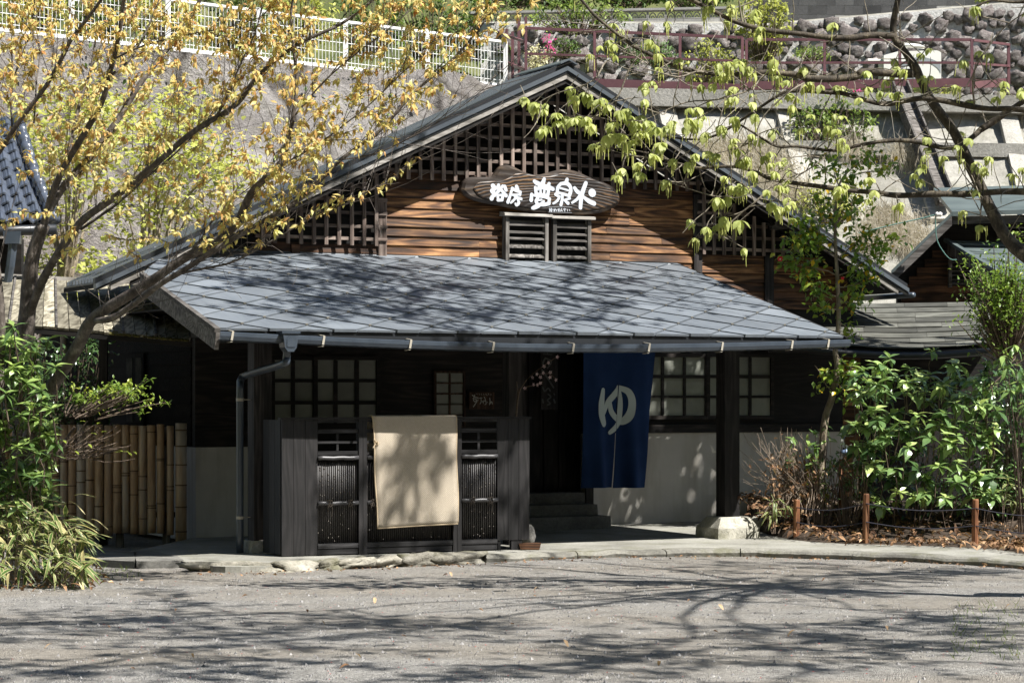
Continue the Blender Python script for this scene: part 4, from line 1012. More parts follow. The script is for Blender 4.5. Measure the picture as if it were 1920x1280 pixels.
# ---- stone and tray at the fence's right end, blossom branch behind it
u, z0 = LV(999, 1022, -.45); m = MB(); m.lump((0, 0, .1), (.075, .08, .13), 5, (12, 8), .25)
tag(m.build('upright_stone', 'step_stone', smooth=True), 'small rounded grey stone standing at the right end of the screen fence', 'stone').location = hw(u, -.35, .09)
u, z0 = LV(996, 1030, -.75); m = MB(); m.prism([(-.10, -.06, .04), (.10, -.06, .04), (.115, -.06, .10), (-.115, -.06, .10)], (0, .16, 0))
tag(m.build('planter_tray', 'cedar_board_dark'), 'low brown tray on the paving beside the screen fence', 'tray').location = hw(u, -.72, .04)
bl = HT('blossom_branch', 'cut cherry branch with pale pink blossoms standing behind the fence', 'branch', (LV(967, 778, -.2)[0], -.2, LV(967, 778, -.2)[1] - .35))
def bp(px, py, v=-.2): u, z = LV(px, py, v); return (u, v, z)
m = MB(); m.tube(catmull([bp(966, 800), bp(968, 778), bp(971, 745), bp(975, 728)], 3), .011, 6)
for pts in ([bp(973, 735), bp(985, 715), bp(1000, 700), bp(1020, 685), bp(1045, 668)], [bp(985, 725), bp(1005, 721), bp(1018, 715)], [bp(1005, 702), bp(1030, 700), bp(1042, 712)], [bp(971, 740), bp(969, 715)]): m.tube(catmull(pts, 2), .004, 5)
bl.part('stem', m, 'shrub_bark')
for px, py in ((1045, 669), (1028, 680), (1020, 687), (1006, 701), (998, 708), (1013, 707), (1018, 699), (1032, 698), (1031, 707), (1042, 712), (1000, 721), (1007, 722), (984, 728), (1013, 718)):
    c = Vector(bp(px, py, -.21)); m = MB(); a0 = rnd.random() * 6
    nrm = Vector((rnd.uniform(-.5, .5), -1, rnd.uniform(-.4, .4))).normalized(); x = nrm.cross(Vector((0, 0, 1))).normalized(); y = x.cross(nrm)
    for k in range(5):
        a = a0 + k * 1.2566; d = x * math.cos(a) + y * math.sin(a); e = x * math.cos(a + .45) + y * math.sin(a + .45); g_ = x * math.cos(a - .45) + y * math.sin(a - .45)
        m.poly([c, c + g_ * .014 + nrm * .004, c + d * .023 + nrm * .006, c + e * .014 + nrm * .004], tint=rnd.random())
    bl.part('blossom', m, 'blossom', attrs=True)

# ---- bamboo gate on the left
GD = 26.6
BG = thing('bamboo_gate', 'gate of upright tan bamboo poles between the shrubs and the plaster wall', 'gate', W(200, 1012, GD) * Vector((1, 1, 0)))
gb = BG.location
poles = [(4, 15), (18, 30), (34, 46), (50, 62), (65, 79), (80.5, 95.5), (97.5, 111), (112.6, 126), (128.3, 142.4), (143.5, 159.4), (160.7, 176.6), (177.5, 193), (195.3, 210.7), (211.7, 227.7), (229, 243), (244.4, 259), (260.4, 275), (277, 292), (294.4, 307.7), (313.5, 325.5)]
for i, (a, b_) in enumerate(poles):
    r = (b_ - a) / 2 / F * GD * 1.1; c = (a + b_) / 2; zt = W(c, 796 + rnd.uniform(-1, 2), GD).z; z0 = W(c, 1001 + rnd.uniform(-3, 2), GD).z
    m = MB(); n = 14; x = W(c, 0, GD).x - gb.x; nodes = sorted(rnd.uniform(.05, .95) for _ in range(3)); lean = rnd.uniform(-.006, .006)
    pts, rr = [], []
    for k in range(n + 1):
        f = k / n; pts.append((x + lean * f, 0, z0 + (zt - z0) * f)); rr.append(r * (1 + rnd.uniform(-.015, .015)))
    m.tube(pts, rr, 10); p_ = m.build('bamboo_pole', 'bamboo', BG, smooth=True)
    for f in nodes: m = MB(); m.tube([(x + lean * f, 0, z0 + (zt - z0) * f - .006), (x + lean * f, 0, z0 + (zt - z0) * f + .006)], r * 1.06, 10); m.build('bamboo_node', 'bamboo_node', p_, smooth=True)
a, b_ = 328.7, 350; r = (b_ - a) / 2 / F * GD; x = W(339.5, 0, GD).x - gb.x; m = MB(); m.tube([(x, 0, -.05), (x, 0, .9), (x, 0, W(339, 793, GD).z)], r, 12); p_ = m.build('gate_post', 'bamboo', BG, smooth=True)
for y in (806, 836, 871, 909, 950, 996): m = MB(); z = W(339, y, GD).z; m.tube([(x, 0, z - .007), (x, 0, z + .007)], r * 1.05, 12); m.build('bamboo_node', 'bamboo_node', p_, smooth=True)
for px in (222, 310): x = W(px, 0, GD).x - gb.x; m = MB(); m.box(x - .04, x + .04, .06, .12, -.05, W(px, 800, GD).z); m.build('gate_leg', 'grey_wood_v', BG)
for y in (830, 965): m = MB(); z = W(200, y, GD).z; m.box(W(0, 0, GD).x - gb.x, W(326, 0, GD).x - gb.x, .058, .10, z - .03, z + .03); m.build('gate_rail', 'brown_frame', BG)

# ---- plank lean-to roof over the passage
LT = thing('passage_roof', 'weathered mossy plank roof over the side passage behind the cherry tree', 'roof', W(200, 760, 26.0))
lo = LT.location
tops = [-40, 0, 30, 60, 84, 105, 124, 142, 162, 182, 201, 221, 242, 262, 281, 300, 320, 342]
bots = [-60, -15, 18, 52, 80, 107, 130, 153, 174, 195, 214, 233, 254, 275, 293, 312, 333, 357]
ty = lambda x: 522 + (x - 60) * .055; by = lambda x: 611 + (x - 60) * .088
for i in range(len(tops) - 1):
    g = .7; lift = Vector((0, 0, rnd.uniform(0, .012))); q = []
    a, b_, c, d = W(bots[i] + g, by(bots[i]), 25.3), W(bots[i + 1] - g, by(bots[i + 1]), 25.3), W(tops[i + 1] - g, ty(tops[i + 1]), 27.6), W(tops[i] + g, ty(tops[i]), 27.6)
    m = MB(); m.prism([p - lo + lift for p in (a, b_, c, d)], (0, .01, -.025)); m.build('roof_plank', 'roof_plank', LT)
    if i % 3 == 1: m = MB(); m.bar(b_ - lo + Vector((0, 0, .02)), c - lo + Vector((0, 0, .02)), .022, .025); m.build('batten', 'grey_wood_dim', LT)
m = MB(); m.bar(W(-60, by(-60) + 7, 25.34) - lo, W(360, by(360) + 7, 25.34) - lo, .05, .07); m.build('eave_beam', 'dark_wood', LT)
m = MB(); m.bar(W(-40, ty(-40) - 2, 27.6) - lo, W(345, ty(345) - 2, 27.6) - lo, .08, .05); m.build('ridge_board', 'grey_wood', LT)
m = MB()
for i in range(260):
    x = rnd.uniform(205, 350); f = rnd.random() ** 2 * .12; p = W(x + rnd.uniform(-3, 3), by(x) * (1 - f) + ty(x) * f + 2, 25.28 + f * 2.3); m.lump(p - lo, (rnd.uniform(.012, .03), .02, rnd.uniform(.008, .018)), i, (5, 4), .4)
m.build('moss_fringe', 'moss', LT, kind='stuff')
for px in (193, 20): m = MB(); p = W(px, 632, 27.1) - lo; m.box(p.x - .045, p.x + .045, p.y, p.y + .09, -lo.z, p.z); m.build('support_post', 'dark_wood_v', LT)
m = MB(); m.box(W(-70, 0, 29).x - lo.x, W(195, 0, 29).x - lo.x, 3, 3.1, -lo.z, 1.2 - lo.z + .2); m.build('rear_boarding', 'dark_wood', LT)

# ---- tiled roof of the house at the left edge
TR = thing('tiled_house', 'dark house with glossy blue-grey pantile roof at the left edge', 'house', (W(20, 700, 28).x, 28.5, 0))
to = TR.location
xb = lambda y: 36 + (y - 240) * .30 + max(0, (y - 330)) * .12
shapes = {}
rowsT = 12; 
for j in range(rowsT):
    y1 = 418 - j * 16.2; y0 = y1 - 18.5; D1 = 27.4 + j * .17
    wpx = 24; x = xb((y0 + y1) / 2) - wpx; first = True
    while x > -90:
        pts = []; m = MB(); N = 8
        for e, (yy, DD, lift) in enumerate(((y1, D1, .03), (y0, D1 + .19, .0))):
            for i in range(N + 1):
                f = i / N; hump = .034 * math.sin(f * math.pi * 2 + .5) + (.03 * max(0, math.sin((f - .55) / .45 * math.pi)) if f > .55 else 0)
                sk = (yy - y1) * .12
                p = W(x + wpx * 1.04 * f + sk, yy, DD) - to; m.v.append((p.x, p.y - hump * .5, p.z + hump * .8 + lift))
        for i in range(N): m.f.append((i, i + 1, N + 2 + i, N + 1 + i))
        o = len(m.v); m.v += [(a_, b2 + .002, c_ - .022) for a_, b2, c_ in m.v[:N + 1]]
        for i in range(N): m.f.append((o + i, o + i + 1, i + 1, i))
        m.mi = [0] * len(m.f); m.t = m.mi[:]; m.build('roof_tile', 'kawara', TR, smooth=False)
        if first:
            m = MB(); a_ = W(xb(y1) + 2, y1 - 1, D1 - .02) - to; b2 = W(xb(y0) + 2, y0 - 1, D1 + .18) - to; m.tube([a_ + Vector((0, 0, .03)), b2 + Vector((0, 0, .02))], [.075, .06], 8); m.build('verge_tile', 'kawara', TR, smooth=True); first = False
        x -= wpx
m = MB(); P = [W(-140, 424, 27.5), W(xb(424) - 1, 424, 27.5), W(xb(235) - 3, 237, 29.6), W(-140, 237, 29.6)]; m.prism([p - to for p in P], (0, .02, -.09)); m.build('roof_deck', 'roof_deck', TR)
m = MB(); m.bar(W(-140, 236, 29.6) - to, W(32, 236, 29.6) - to, .18, .1); m.build('ridge_tile', 'kawara', TR)
m = MB(); m.tube([W(-140, 437, 27.3) - to, W(106, 430, 27.3) - to], .06, 10); m.build('gutter', 'dark_trim', TR, smooth=True)
m = MB(); p = W(22, 440, 27.22) - to; m.prism([p + Vector((-.10, 0, .04)), p + Vector((.10, 0, .04)), p + Vector((.085, 0, -.10)), p + Vector((-.085, 0, -.10))], (0, .14, 0)); m.tube([p + Vector((0, .07, -.1)), p + Vector((-.03, .07, -.35)), p + Vector((-.08, .1, -.6)), p + Vector((-.08, .1, -2.6))], .05, 8); m.build('rainwater_head', 'gutter_paint', TR)
m = MB(); a_ = W(-140, 520, 28.4) - to; b2 = W(40, 520, 28.4) - to; m.box(a_.x, b2.x, a_.y, a_.y + .15, 0, W(0, 428, 28.4).z - .12); m.build('wall', 'dark_wood', TR)
m = MB(); a_ = W(14, 520, 28.3) - to; m.box(a_.x, a_.x + .16, a_.y, a_.y + .05, 0, W(0, 515, 28.3).z); m.build('corner_post', 'grey_wood_v', TR)

# ---- low shingled roof to the right of the porch
RRf = thing('shingled_wing', 'low weathered shingle roofed wing to the right of the porch', 'building', W(1680, 760, 29) * Vector((1, 1, 0)))
ro = RRf.location
nC = 9
def rp(x, f):                                    # x: px along, f 0 eave .. 1 top
    yb_ = 640 + 13 * math.sin(max(0, min(1, (x - 1500) / 400)) * math.pi); yt_ = 572 - (x - 1447) * .016
    return W(x + (-8 * f), yb_ + (yt_ - yb_) * f, 29.2 + 2.6 * f)
for j in range(nC):
    x = 1440 + rnd.uniform(-30, 0)
    while x < 1900:
        ln = rnd.uniform(60, 130); e = min(x + ln, 1900); m = MB()
        g = .25; lift = Vector((0, 0, rnd.uniform(.008, .015)))
        f0, f1 = j / nC, (j + 1.12) / nC
        k = 4; top = []
        lowr = [rp(x + g + (e - x - 2 * g) * i / k, f0) + lift for i in range(k + 1)]; upr = [rp(x + g + (e - x - 2 * g) * i / k, min(1, f1)) for i in range(k + 1)]
        m.prism([p - ro for p in lowr + upr[::-1]], (0, .005, -.012)); m.build('shingle', 'roof_plank_grey', RRf); x = e
m = MB(); 
for i in range(24):
    p0 = rp(1440 + i * 460 / 23, 0); p1 = rp(1440 + i * 460 / 23, 1)
    m.v += [tuple(p0 - ro + Vector((0, .02, -.02))), tuple(p1 - ro + Vector((0, 0, -.02))), tuple(p0 - ro + Vector((0, .02, -.07))), tuple(p1 - ro + Vector((0, 0, -.07)))]
for i in range(23): o = i * 4; m.f += [(o, o + 4, o + 5, o + 1), (o + 2, o + 3, o + 7, o + 6), (o, o + 2, o + 6, o + 4)]
m.mi = [0] * len(m.f); m.t = m.mi[:]; m.build('roof_deck', 'roof_deck', RRf)
m = MB(); m.tube([rp(1440 + i * 20, 0) - ro + Vector((0, -.03, -.09)) for i in range(24)], .045, 8); m.build('gutter', 'dark_trim', RRf, smooth=True)
m = MB(); a_, b2 = W(1600, 0, 31.3) - ro, W(2050, 0, 31.3) - ro; m.box(a_.x, b2.x, a_.y, a_.y + .12, 0, 2.4); m.build('wall', 'dark_wood', RRf)
for i in range(16): m = MB(); z = .3 + i * .125; a_ = W(1581, 0, 29.9) - ro; b2 = W(1613, 0, 29.9) - ro; m.box(a_.x, b2.x, a_.y - .012 - .006 * (i % 2), a_.y + .05, z, z + .12); m.build('end_board', 'cedar_board', RRf)

# ---- gabled house further back on the right
GH = thing('gabled_house', 'dark gabled house with louvre vents behind the shingled wing', 'house', (W(1800, 700, 33).x, 33.5, 0))
go = GH.location
m = MB(); P = [W(1682, 512, 33.6), W(1784, 412, 33.6), W(2100, 402, 33.6)]; zlow = .5
m.prism([P[0] - go, P[1] - go, P[2] - go, Vector((P[2].x, P[2].y, zlow)) - go, Vector((P[0].x, P[0].y, zlow)) - go], (0, .1, 0)); m.build('wall', 'dark_wood', GH)
def slabq(name, a, b_, back, th, mat, parent=GH):
    m = MB(); m.prism([a - go, b_ - go, b_ - go + back, a - go + back], (0, 0, -th)); return m.build(name, mat, parent)
a_, b2 = W(1671, 507, 32.9), W(1785, 397, 32.9)
rf = slabq('roof', a_, b2, Vector((1.2, 3.5, .3)), .05, 'green_metal')
m = MB(); dz = Vector((0, 0, -.055)); m.prism([a_ - go + dz, b2 - go + dz, b2 - go + dz + Vector((0, 0, -.13)), a_ - go + dz + Vector((0, 0, -.13))], (0, .05, 0)); m.build('barge_board', 'grey_wood_dim', rf)
c_ = W(2100, 388, 32.9); rf2 = slabq('roof', b2 + Vector((.004, 0, 0)), c_, Vector((.3, 3.2, .6)), .06, 'green_metal')
m = MB(); m.prism([b2 - go + Vector((.02, .08, -.065)), c_ - go + Vector((0, .08, -.065)), c_ - go + Vector((0, .08, -.16)), b2 - go + Vector((.02, .08, -.16))], (0, .06, 0)); m.build('fascia', 'grey_wood_dim', rf2)
P = [W(1776, 451, 33.3), W(2100, 458, 33.3), W(2100, 575, 31.6), W(1890, 521, 31.6)]
m = MB(); m.prism([p - go for p in P], (0, 0, -.03)); pr_ = m.build('pent_roof', 'green_metal', GH)
m = MB(); m.bar(P[0] - go + Vector((-.02, 0, .012)), P[3] - go + Vector((-.02, 0, .012)), .07, .045); m.build('verge_flashing', 'green_metal', pr_)
m = MB(); m.prism([P[0] - go + Vector((0, .0, -.034)), P[3] - go + Vector((0, 0, -.034)), P[3] - go + Vector((0, 0, -.15)), P[0] - go + Vector((0, 0, -.19))], (.04, 0, 0)); m.build('verge_board', 'grey_wood_v', pr_)
for i in range(5):
    m = MB(); f = (i + .5) / 5; m.bar(P[0].lerp(P[3], f) - go + Vector((0, 0, .006)), P[1].lerp(P[2], f) - go + Vector((0, 0, .006)), .02, .014); m.build('roof_joint', 'green_metal', pr_)
for (x0, x1, y0, y1, n) in ((1783, 1846, 488, 536, 6), (1873, 1940, 408, 446, 5)):
    a_, b2 = W(x0, y1, 33.5) - go, W(x1, y0, 33.5) - go
    m = MB(); m.box(a_.x, b2.x, a_.y + .03, a_.y + .05, a_.z, b2.z); lv = m.build('louvre_vent', 'roof_deck', GH)
    m = MB(); m.box(a_.x - .03, a_.x + .01, a_.y - .04, a_.y + .06, a_.z - .02, b2.z + .02); m.box(b2.x - .01, b2.x + .03, a_.y - .04, a_.y + .06, a_.z - .02, b2.z + .02); m.build('frame', 'grey_wood_dim', lv)
    for i in range(n): z = a_.z + (b2.z - a_.z) * (i + .3) / n; m = MB(); m.prism([(a_.x + .012, a_.y - .035, z), (a_.x + .012, a_.y - .035, z + .018), (a_.x + .012, a_.y + .02, z + .05), (a_.x + .012, a_.y + .02, z + .03)], (b2.x - a_.x - .024, 0, 0)); m.build('slat', 'grey_wood_dim', lv)
for i in range(9): m = MB(); z = 2.62 + i * .12; a_ = W(1690, 0, 33.56) - go; b2 = W(1780, 0, 33.56) - go; m.box(a_.x + max(0, z - 3.1) * .9, b2.x + .9, a_.y, a_.y + .03, z, z + .112); m.build('wall_board', 'cedar_board_dark', GH)
PC = thing('power_cable', 'thin green cable with white insulator hooked on the gabled house', 'cable', W(1760, 402, 32.6))
m = MB(); c0 = PC.location
m.tube([W(x, y, 32.6) - c0 for x, y in ((1610, 437), (1680, 420), (1730, 409), (1756, 402))], .008, 5); m.tube(catmull([W(x, y, 32.6) - c0 for x, y in ((1754, 405), (1755, 440), (1762, 462), (1780, 485), (1794, 487))], 3), .008, 5); m.build('wire', 'wire_green', PC)
m = MB(); m.tube([(-.045, 0, 0), (-.02, 0, 0), (0, 0, 0), (.02, 0, 0), (.045, 0, 0)], [.025, .036, .024, .036, .022], 10); m.build('insulator', 'ceramic', PC, smooth=True)
TP = thing('drain_pipe', 'white curved pipe with blue sleeve half hidden in the shrubs', 'pipe', W(1575, 930, 27.5) * Vector((1, 1, 0)))
m = MB(); t0 = TP.location; m.tube(catmull([W(1580, 800, 27.5) - t0, W(1579, 815, 27.5) - t0, W(1580, 832, 27.5) - t0, W(1592, 842, 27.5) - t0, W(1603, 860, 27.5) - t0, W(1606, 940, 27.5) - t0], 3), .022, 8); m.build('pipe_bend', 'white_paint', TP, smooth=True)
m = MB(); m.tube([W(1577, 850, 27.45) - t0, W(1592, 845, 27.45) - t0], .032, 8); m.tube([W(1581, 806, 27.5) - t0, W(1580, 822, 27.5) - t0], .026, 8); m.build('sleeve', 'mirror_blue', TP, smooth=True)
m = MB(); m.tube([W(1576, 860, 27.5) - t0, W(1576, 960, 27.5) - t0], .022, 6); m.build('stand_post', 'stake_wood', TP, smooth=True)

# ---- planting bed on the right, with stakes and rope
bfront = [onz(*p, .10) for p in ((1398, 985), (1425, 998), (1490, 1011), (1620, 1019), (1830, 1026), (1960, 1040), (2100, 1058))]
def bedz(x, y):
    return .10 + min(.3, .10 * max(0, y - 25.9)) + .03 * noise.noise(Vector((x * 1.5, y * 1.5, 5)))
bf = catmull(bfront, 4); m = MB(); NB_ = 12; n = len(bf)
for i, p in enumerate(bf):
    for k in range(NB_):
        q = Vector((p.x + k * .06, p.y + k * .36, 0)); z = (.05 if k == 0 else bedz(q.x, q.y)); m.v.append((q.x, q.y, z))
for i in range(n - 1):
    for k in range(NB_ - 1): a = i * NB_ + k; m.f.append((a, a + NB_, a + NB_ + 1, a + 1)); m.mi.append(0); m.t.append(0)
m.build('planting_bed', 'soil', smooth=True, kind='structure')
stk = []
for (x, y0, y1, lab) in ((1493, 936, 1009, 'short brown wooden stake nearest the porch post in the bed edge'), (1623, 925, 1016, 'tallest brown wooden stake in the middle of the bed edge'), (1828, 935, 1021, 'brown wooden stake farthest right along the bed edge')):
    D = 1.55 * F / (y1 - HY); p = W(x, y1, D); t = W(x + 1, y0, D); r = .036
    m = MB(); m.tube([(0, 0, -.12), (0, 0, .1), (t.x - p.x, 0, t.z - p.z - .012), (t.x - p.x, 0, t.z - p.z)], [r, r, r * .96, r * .82], 9)
    o = m.build('wooden_stake', 'stake_wood', smooth=False); o.location = p; tag(o, lab, 'stake', 'stakes along the planting bed'); stk.append((p, t.z - p.z))
for hgt, lab in ((.80, 'upper dark rope strung between the wooden stakes'), (.42, 'lower dark rope strung between the wooden stakes')):
    m = MB(); a0 = stk[0][0]
    ends = [(q + Vector((0, -.03, h * hgt))) for q, h in stk]; ends.append(ends[-1] + Vector((1.0, -.2, -.05)))
    for i in range(3):
        pts = [ends[i].lerp(ends[i + 1], k / 10) - a0 - Vector((0, 0, .05 * math.sin(math.pi * k / 10))) for k in range(11)]; m.tube(pts, .006, 5)
    o = m.build('boundary_rope', 'rope_dark'); o.location = a0; tag(o, lab, 'rope', 'ropes between the stakes')
m = MB(); m.lump((0, 0, .05), (.19, .15, .13), 2, (12, 8), .3); tag(m.build('garden_boulder', 'footing_stone', smooth=True), 'mossy round boulder beside the right porch post footing', 'stone').location = onz(1428, 992, .12)

# ================================================================== HILLSIDE BEHIND
FL, FR = W(-260, 32, 41.3), W(948, 166, 50.0)           # foot of the mesh fence
def grid(name, top, foot, nu, nv, amp, mat, sc=.5, **k):
    m = MB()
    for j in range(nv + 1):
        for i in range(nu + 1):
            f = i / nu; t = top[0].lerp(top[1], f); b_ = foot[0].lerp(foot[1], f); p = b_.lerp(t, j / nv)
            n = Vector((0, -.75, .66)); a = amp * (0 if j == nv else 1)
            p = p + n * (a * (noise.noise(p * sc) + .45 * noise.noise(p * sc * 3.1) + .2 * noise.noise(p * sc * 8)))
            m.v.append(tuple(p))
    for j in range(nv):
        for i in range(nu): o = j * (nu + 1) + i; m.f.append((o, o + 1, o + nu + 2, o + nu + 1)); m.mi.append(0); m.t.append(0)
    return m.build(name, mat, smooth=True, **k)
grid('rock_slope', (FL, FR + Vector((.3, 0, 0))), (Vector((-16, 33.5, -.3)), Vector((1.5, 41.5, -.3))), 110, 60, .42, 'rock_face', .45, kind='structure')
grid('slope_terrain', (W(900, 196, 48.3), W(2300, 215, 46.5)), (Vector((.3, 40.2, -.3)), Vector((16, 38.5, -.3))), 90, 50, .14, 'slope_concrete', .5, kind='structure')
# terrace and hill above
m = MB(); m.poly([FL + Vector((-8, -4, 0)), FR, FR + Vector((0, 3.5, .1)), FL + Vector((-12, 8, .2))]); m.poly([W(940, 190, 48.3), W(2300, 200, 46.8), W(2300, 195, 52), W(900, 185, 52.5)]); m.build('terrace_ground', 'grassy_earth', kind='structure')
grid('hill_terrain', (Vector((-40, 95, 38)), Vector((45, 95, 38))), (Vector((-34, 50, 7.2)), Vector((36, 57, 7.4))), 60, 30, .8, 'grassy_earth', .3, kind='structure')

_t0, _t1, _f0 = W(900, 196, 48.3), W(2300, 215, 46.5), Vector((.3, 40.2, -.3)); _n = (_t1 - _t0).cross(_f0 - _t0).normalized()
def SD(px, py, off=0.0):                          # point on the concrete slope seen at a pixel, lifted by off along its normal
    o = Vector((0, 0, EYE)); d = W(px, py, 1.0) - o; t = (_t0 - o).dot(_n) / d.dot(_n); nn = _n if _n.y < 0 else -_n
    return o + d * t + nn * off
# concrete frame on the right slope
CF = thing('concrete_retaining_frame', 'pale concrete retaining beams and ribs on the slope behind the right roof', 'retaining wall', W(1500, 200, 47.8))
c0 = CF.location
def beam(name, a, b_, w_, h_, mat='beam_concrete'):
    m = MB(); m.bar(a - c0, b_ - c0, w_, h_); m.build(name, mat, CF)
beam('top_beam', W(1090, 184, 48.05), W(2150, 205, 46.65), .8, .34)
beam('lower_beam', SD(1380, 281, .06), SD(2150, 292, .06), .35, .26)
for x0, x1 in ((1243, 1300), (1462, 1530), (1700, 1760), (1880, 1935)):
    beam('sloping_rib', SD(x0 + 4, 203, .05), SD(x1, 420, .05), .34, .16)
# stepped chute running down the slope
CH = thing('drain_chute', 'long grey trough running steeply down the concrete slope', 'drain', SD(1765, 400)); c1 = CH.location
a_, b2 = SD(1684, 190, .32), SD(1772, 408, .32)
m = MB(); m.bar(a_ - c1, b2 - c1, .26, .10); m.build('floor', 'grey_wood_dim', CH)
d = (b2 - a_).normalized(); sx = d.cross(Vector((0, 0, 1))).normalized()
for sg in (-1, 1): m = MB(); m.bar(a_ - c1 + sx * sg * .15 + Vector((0, 0, .06)), b2 - c1 + sx * sg * .15 + Vector((0, 0, .06)), .035, .24); m.build('side_board', 'grey_wood_dim', CH)

# boulder wall with mortar, block wall on top
BW = thing('boulder_wall', 'wall of rounded boulders set in white mortar above the railing', 'wall', W(1400, 180, 51.5)); c2 = BW.location
def wp(x, y, off=0): f = (x - 940) / 980; return W(x, y, 52.2 - 1.4 * f + off)
topy = lambda x: 44 if x < 1380 else 52 - (x - 1380) * .088
m = MB(); xs_ = list(range(900, 2110, 45)); 
for x in xs_: m.v += [tuple(wp(x, 205, .12) - c2), tuple(wp(x, topy(x), .35) - c2), tuple(wp(x, topy(x) - 3, .75) - c2)]
for i in range(len(xs_) - 1): o = i * 3; m.f += [(o, o + 3, o + 4, o + 1), (o + 1, o + 4, o + 5, o + 2)]
m.mi = [0, 1] * (len(m.f) // 2); m.t = [0] * len(m.f); m.build('mortar_core', ['mortar', 'slope_concrete'], BW)
stones = []
for k in range(7):
    m = MB(); m.lump((0, 0, 0), (1, .62, 1), k * 5.3 + 1, (12, 8), .6, sq=.55); me = bpy.data.meshes.new('boulder'); me.from_pydata(m.v, [], m.f); me.materials.append(MATS['river_stone']); me.polygons.foreach_set('use_smooth', [True] * len(me.polygons)); stones.append(me)
y = 190; row = 0
placed = []
for t in range(5200):
    if len(placed) > 299: break
    x = rnd.uniform(935, 2040); yt = topy(x); y = rnd.uniform(yt + 8, 192); r = rnd.uniform(10, 19) * (1.0 if t < 1800 else .6)
    if y - r * .8 < yt - 1: continue
    if any((x - a) ** 2 + (y - b_) ** 2 < (.80 * (r + c)) ** 2 for a, b_, c in placed): continue
    placed.append((x, y, r)); fy = (y - yt) / (200 - yt)
    o = link('boulder', rnd.choice(stones), BW); rr = r / F * 51.5
    o.location = wp(x, y, .30 - .2 * fy) - c2; o.scale = (rr * rnd.uniform(.95, 1.2), rr * .75, rr * rnd.uniform(.82, 1.05)); o.rotation_euler = (rnd.uniform(-.3, .3), rnd.uniform(-.5, .5), rnd.uniform(-.3, .3))
BK = thing('block_wall', 'grey concrete block wall with pierced ornamental course along the hilltop', 'wall', W(1500, 40, 52.6)); c3 = BK.location
bw = .392; bh = .195
p0 = wp(1395, 0, .8); p1 = wp(2080, 0, .8); dv = (Vector((p1.x, p1.y, 0)) - Vector((p0.x, p0.y, 0))); Ln = dv.length; dv.normalize(); nv_ = Vector((dv.y, -dv.x, 0))
def blockmesh(w_, h_, t_):
    m = MB(); m.box(.004, w_ - .004, -t_ / 2, t_ / 2, .004, h_ - .004); me = bpy.data.meshes.new('block'); me.from_pydata(m.v, [], m.f); return me
bm1 = blockmesh(bw, bh, .12); bm1.materials.append(MATS['block_grey']); bm2 = blockmesh(bw, bh, .12); bm2.materials.append(MATS['block_light'])
rz = math.atan2(dv.y, dv.x)
m = MB(); m.box(0, Ln, -.054, .05, -.2, 2.2); o = m.build('mortar_joint', 'block_light', BK); o.location = Vector((p0.x, p0.y, W(0, 46, p0.y).z - .25)) - c3; o.rotation_euler = (0, 0, rz)
for j in range(10):
    for i in range(int(Ln / bw) + 2):
        x = i * bw + (bw / 2 if j % 2 else 0); q = p0 + dv * x; pxq = 960 + q.x / q.y * F; z0 = W(0, topy(pxq) - 2, q.y).z
        zz = W(0, 46, q.y).z + j * bh
        if zz < z0 - .12 or zz > W(0, -25, q.y).z: continue
        o = link('block', bm1, BK); o.location = Vector((q.x, q.y, zz)) - c3; o.rotation_euler = (0, 0, rz)
q0 = wp(880, 0, .8); q1 = wp(1392, 0, .8); dv2 = Vector((q1.x - q0.x, q1.y - q0.y, 0)); L2 = dv2.length; dv2.normalize(); rz2 = math.atan2(dv2.y, dv2.x)
zA = wp(1100, 46).z
m = MB(); m.box(0, L2, .03, .05, 0, bh * 1.0); o = m.build('mortar_joint', 'block_light', BK); o.location = Vector((q0.x, q0.y, zA)) - c3; o.rotation_euler = (0, 0, rz2)
om = MB()                                         # ornamental pierced block: frame with two arcs
om.box(0.004, bw - .004, -.05, .05, 0.004, .024); om.box(0.004, bw - .004, -.05, .05, bh - .024, bh - .004); om.box(0.004, .024, -.05, .05, .026, bh - .026); om.box(bw - .024, bw - .004, -.05, .05, .026, bh - .026)
for cx_ in (bw * .28, bw * .72):
    for rr in (.075, .035):
        om.tube([(cx_ + rr * math.cos(a), 0, .02 + rr * 1.7 * math.sin(a)) for a in [math.pi * i / 8 for i in range(9)]], .014, 5)
ome = bpy.data.meshes.new('ornamental_block'); ome.from_pydata(om.v, [], om.f); ome.materials.append(MATS['block_light'])
for i in range(int(L2 / bw)):
    for j in range(2):
        o = link('block' if j == 0 else 'ornamental_block', bm2 if j == 0 else ome, BK); o.location = q0 + dv2 * (i * bw) + Vector((0, 0, zA - q0.z + j * bh)) - c3; o.rotation_euler = (0, 0, rz2)
m = MB(); m.box(0, L2, -.08, .08, bh * 2, bh * 2 + .05); o = m.build('coping', 'block_light', BK); o.location = Vector((q0.x, q0.y, zA)) - c3; o.rotation_euler = (0, 0, rz2)

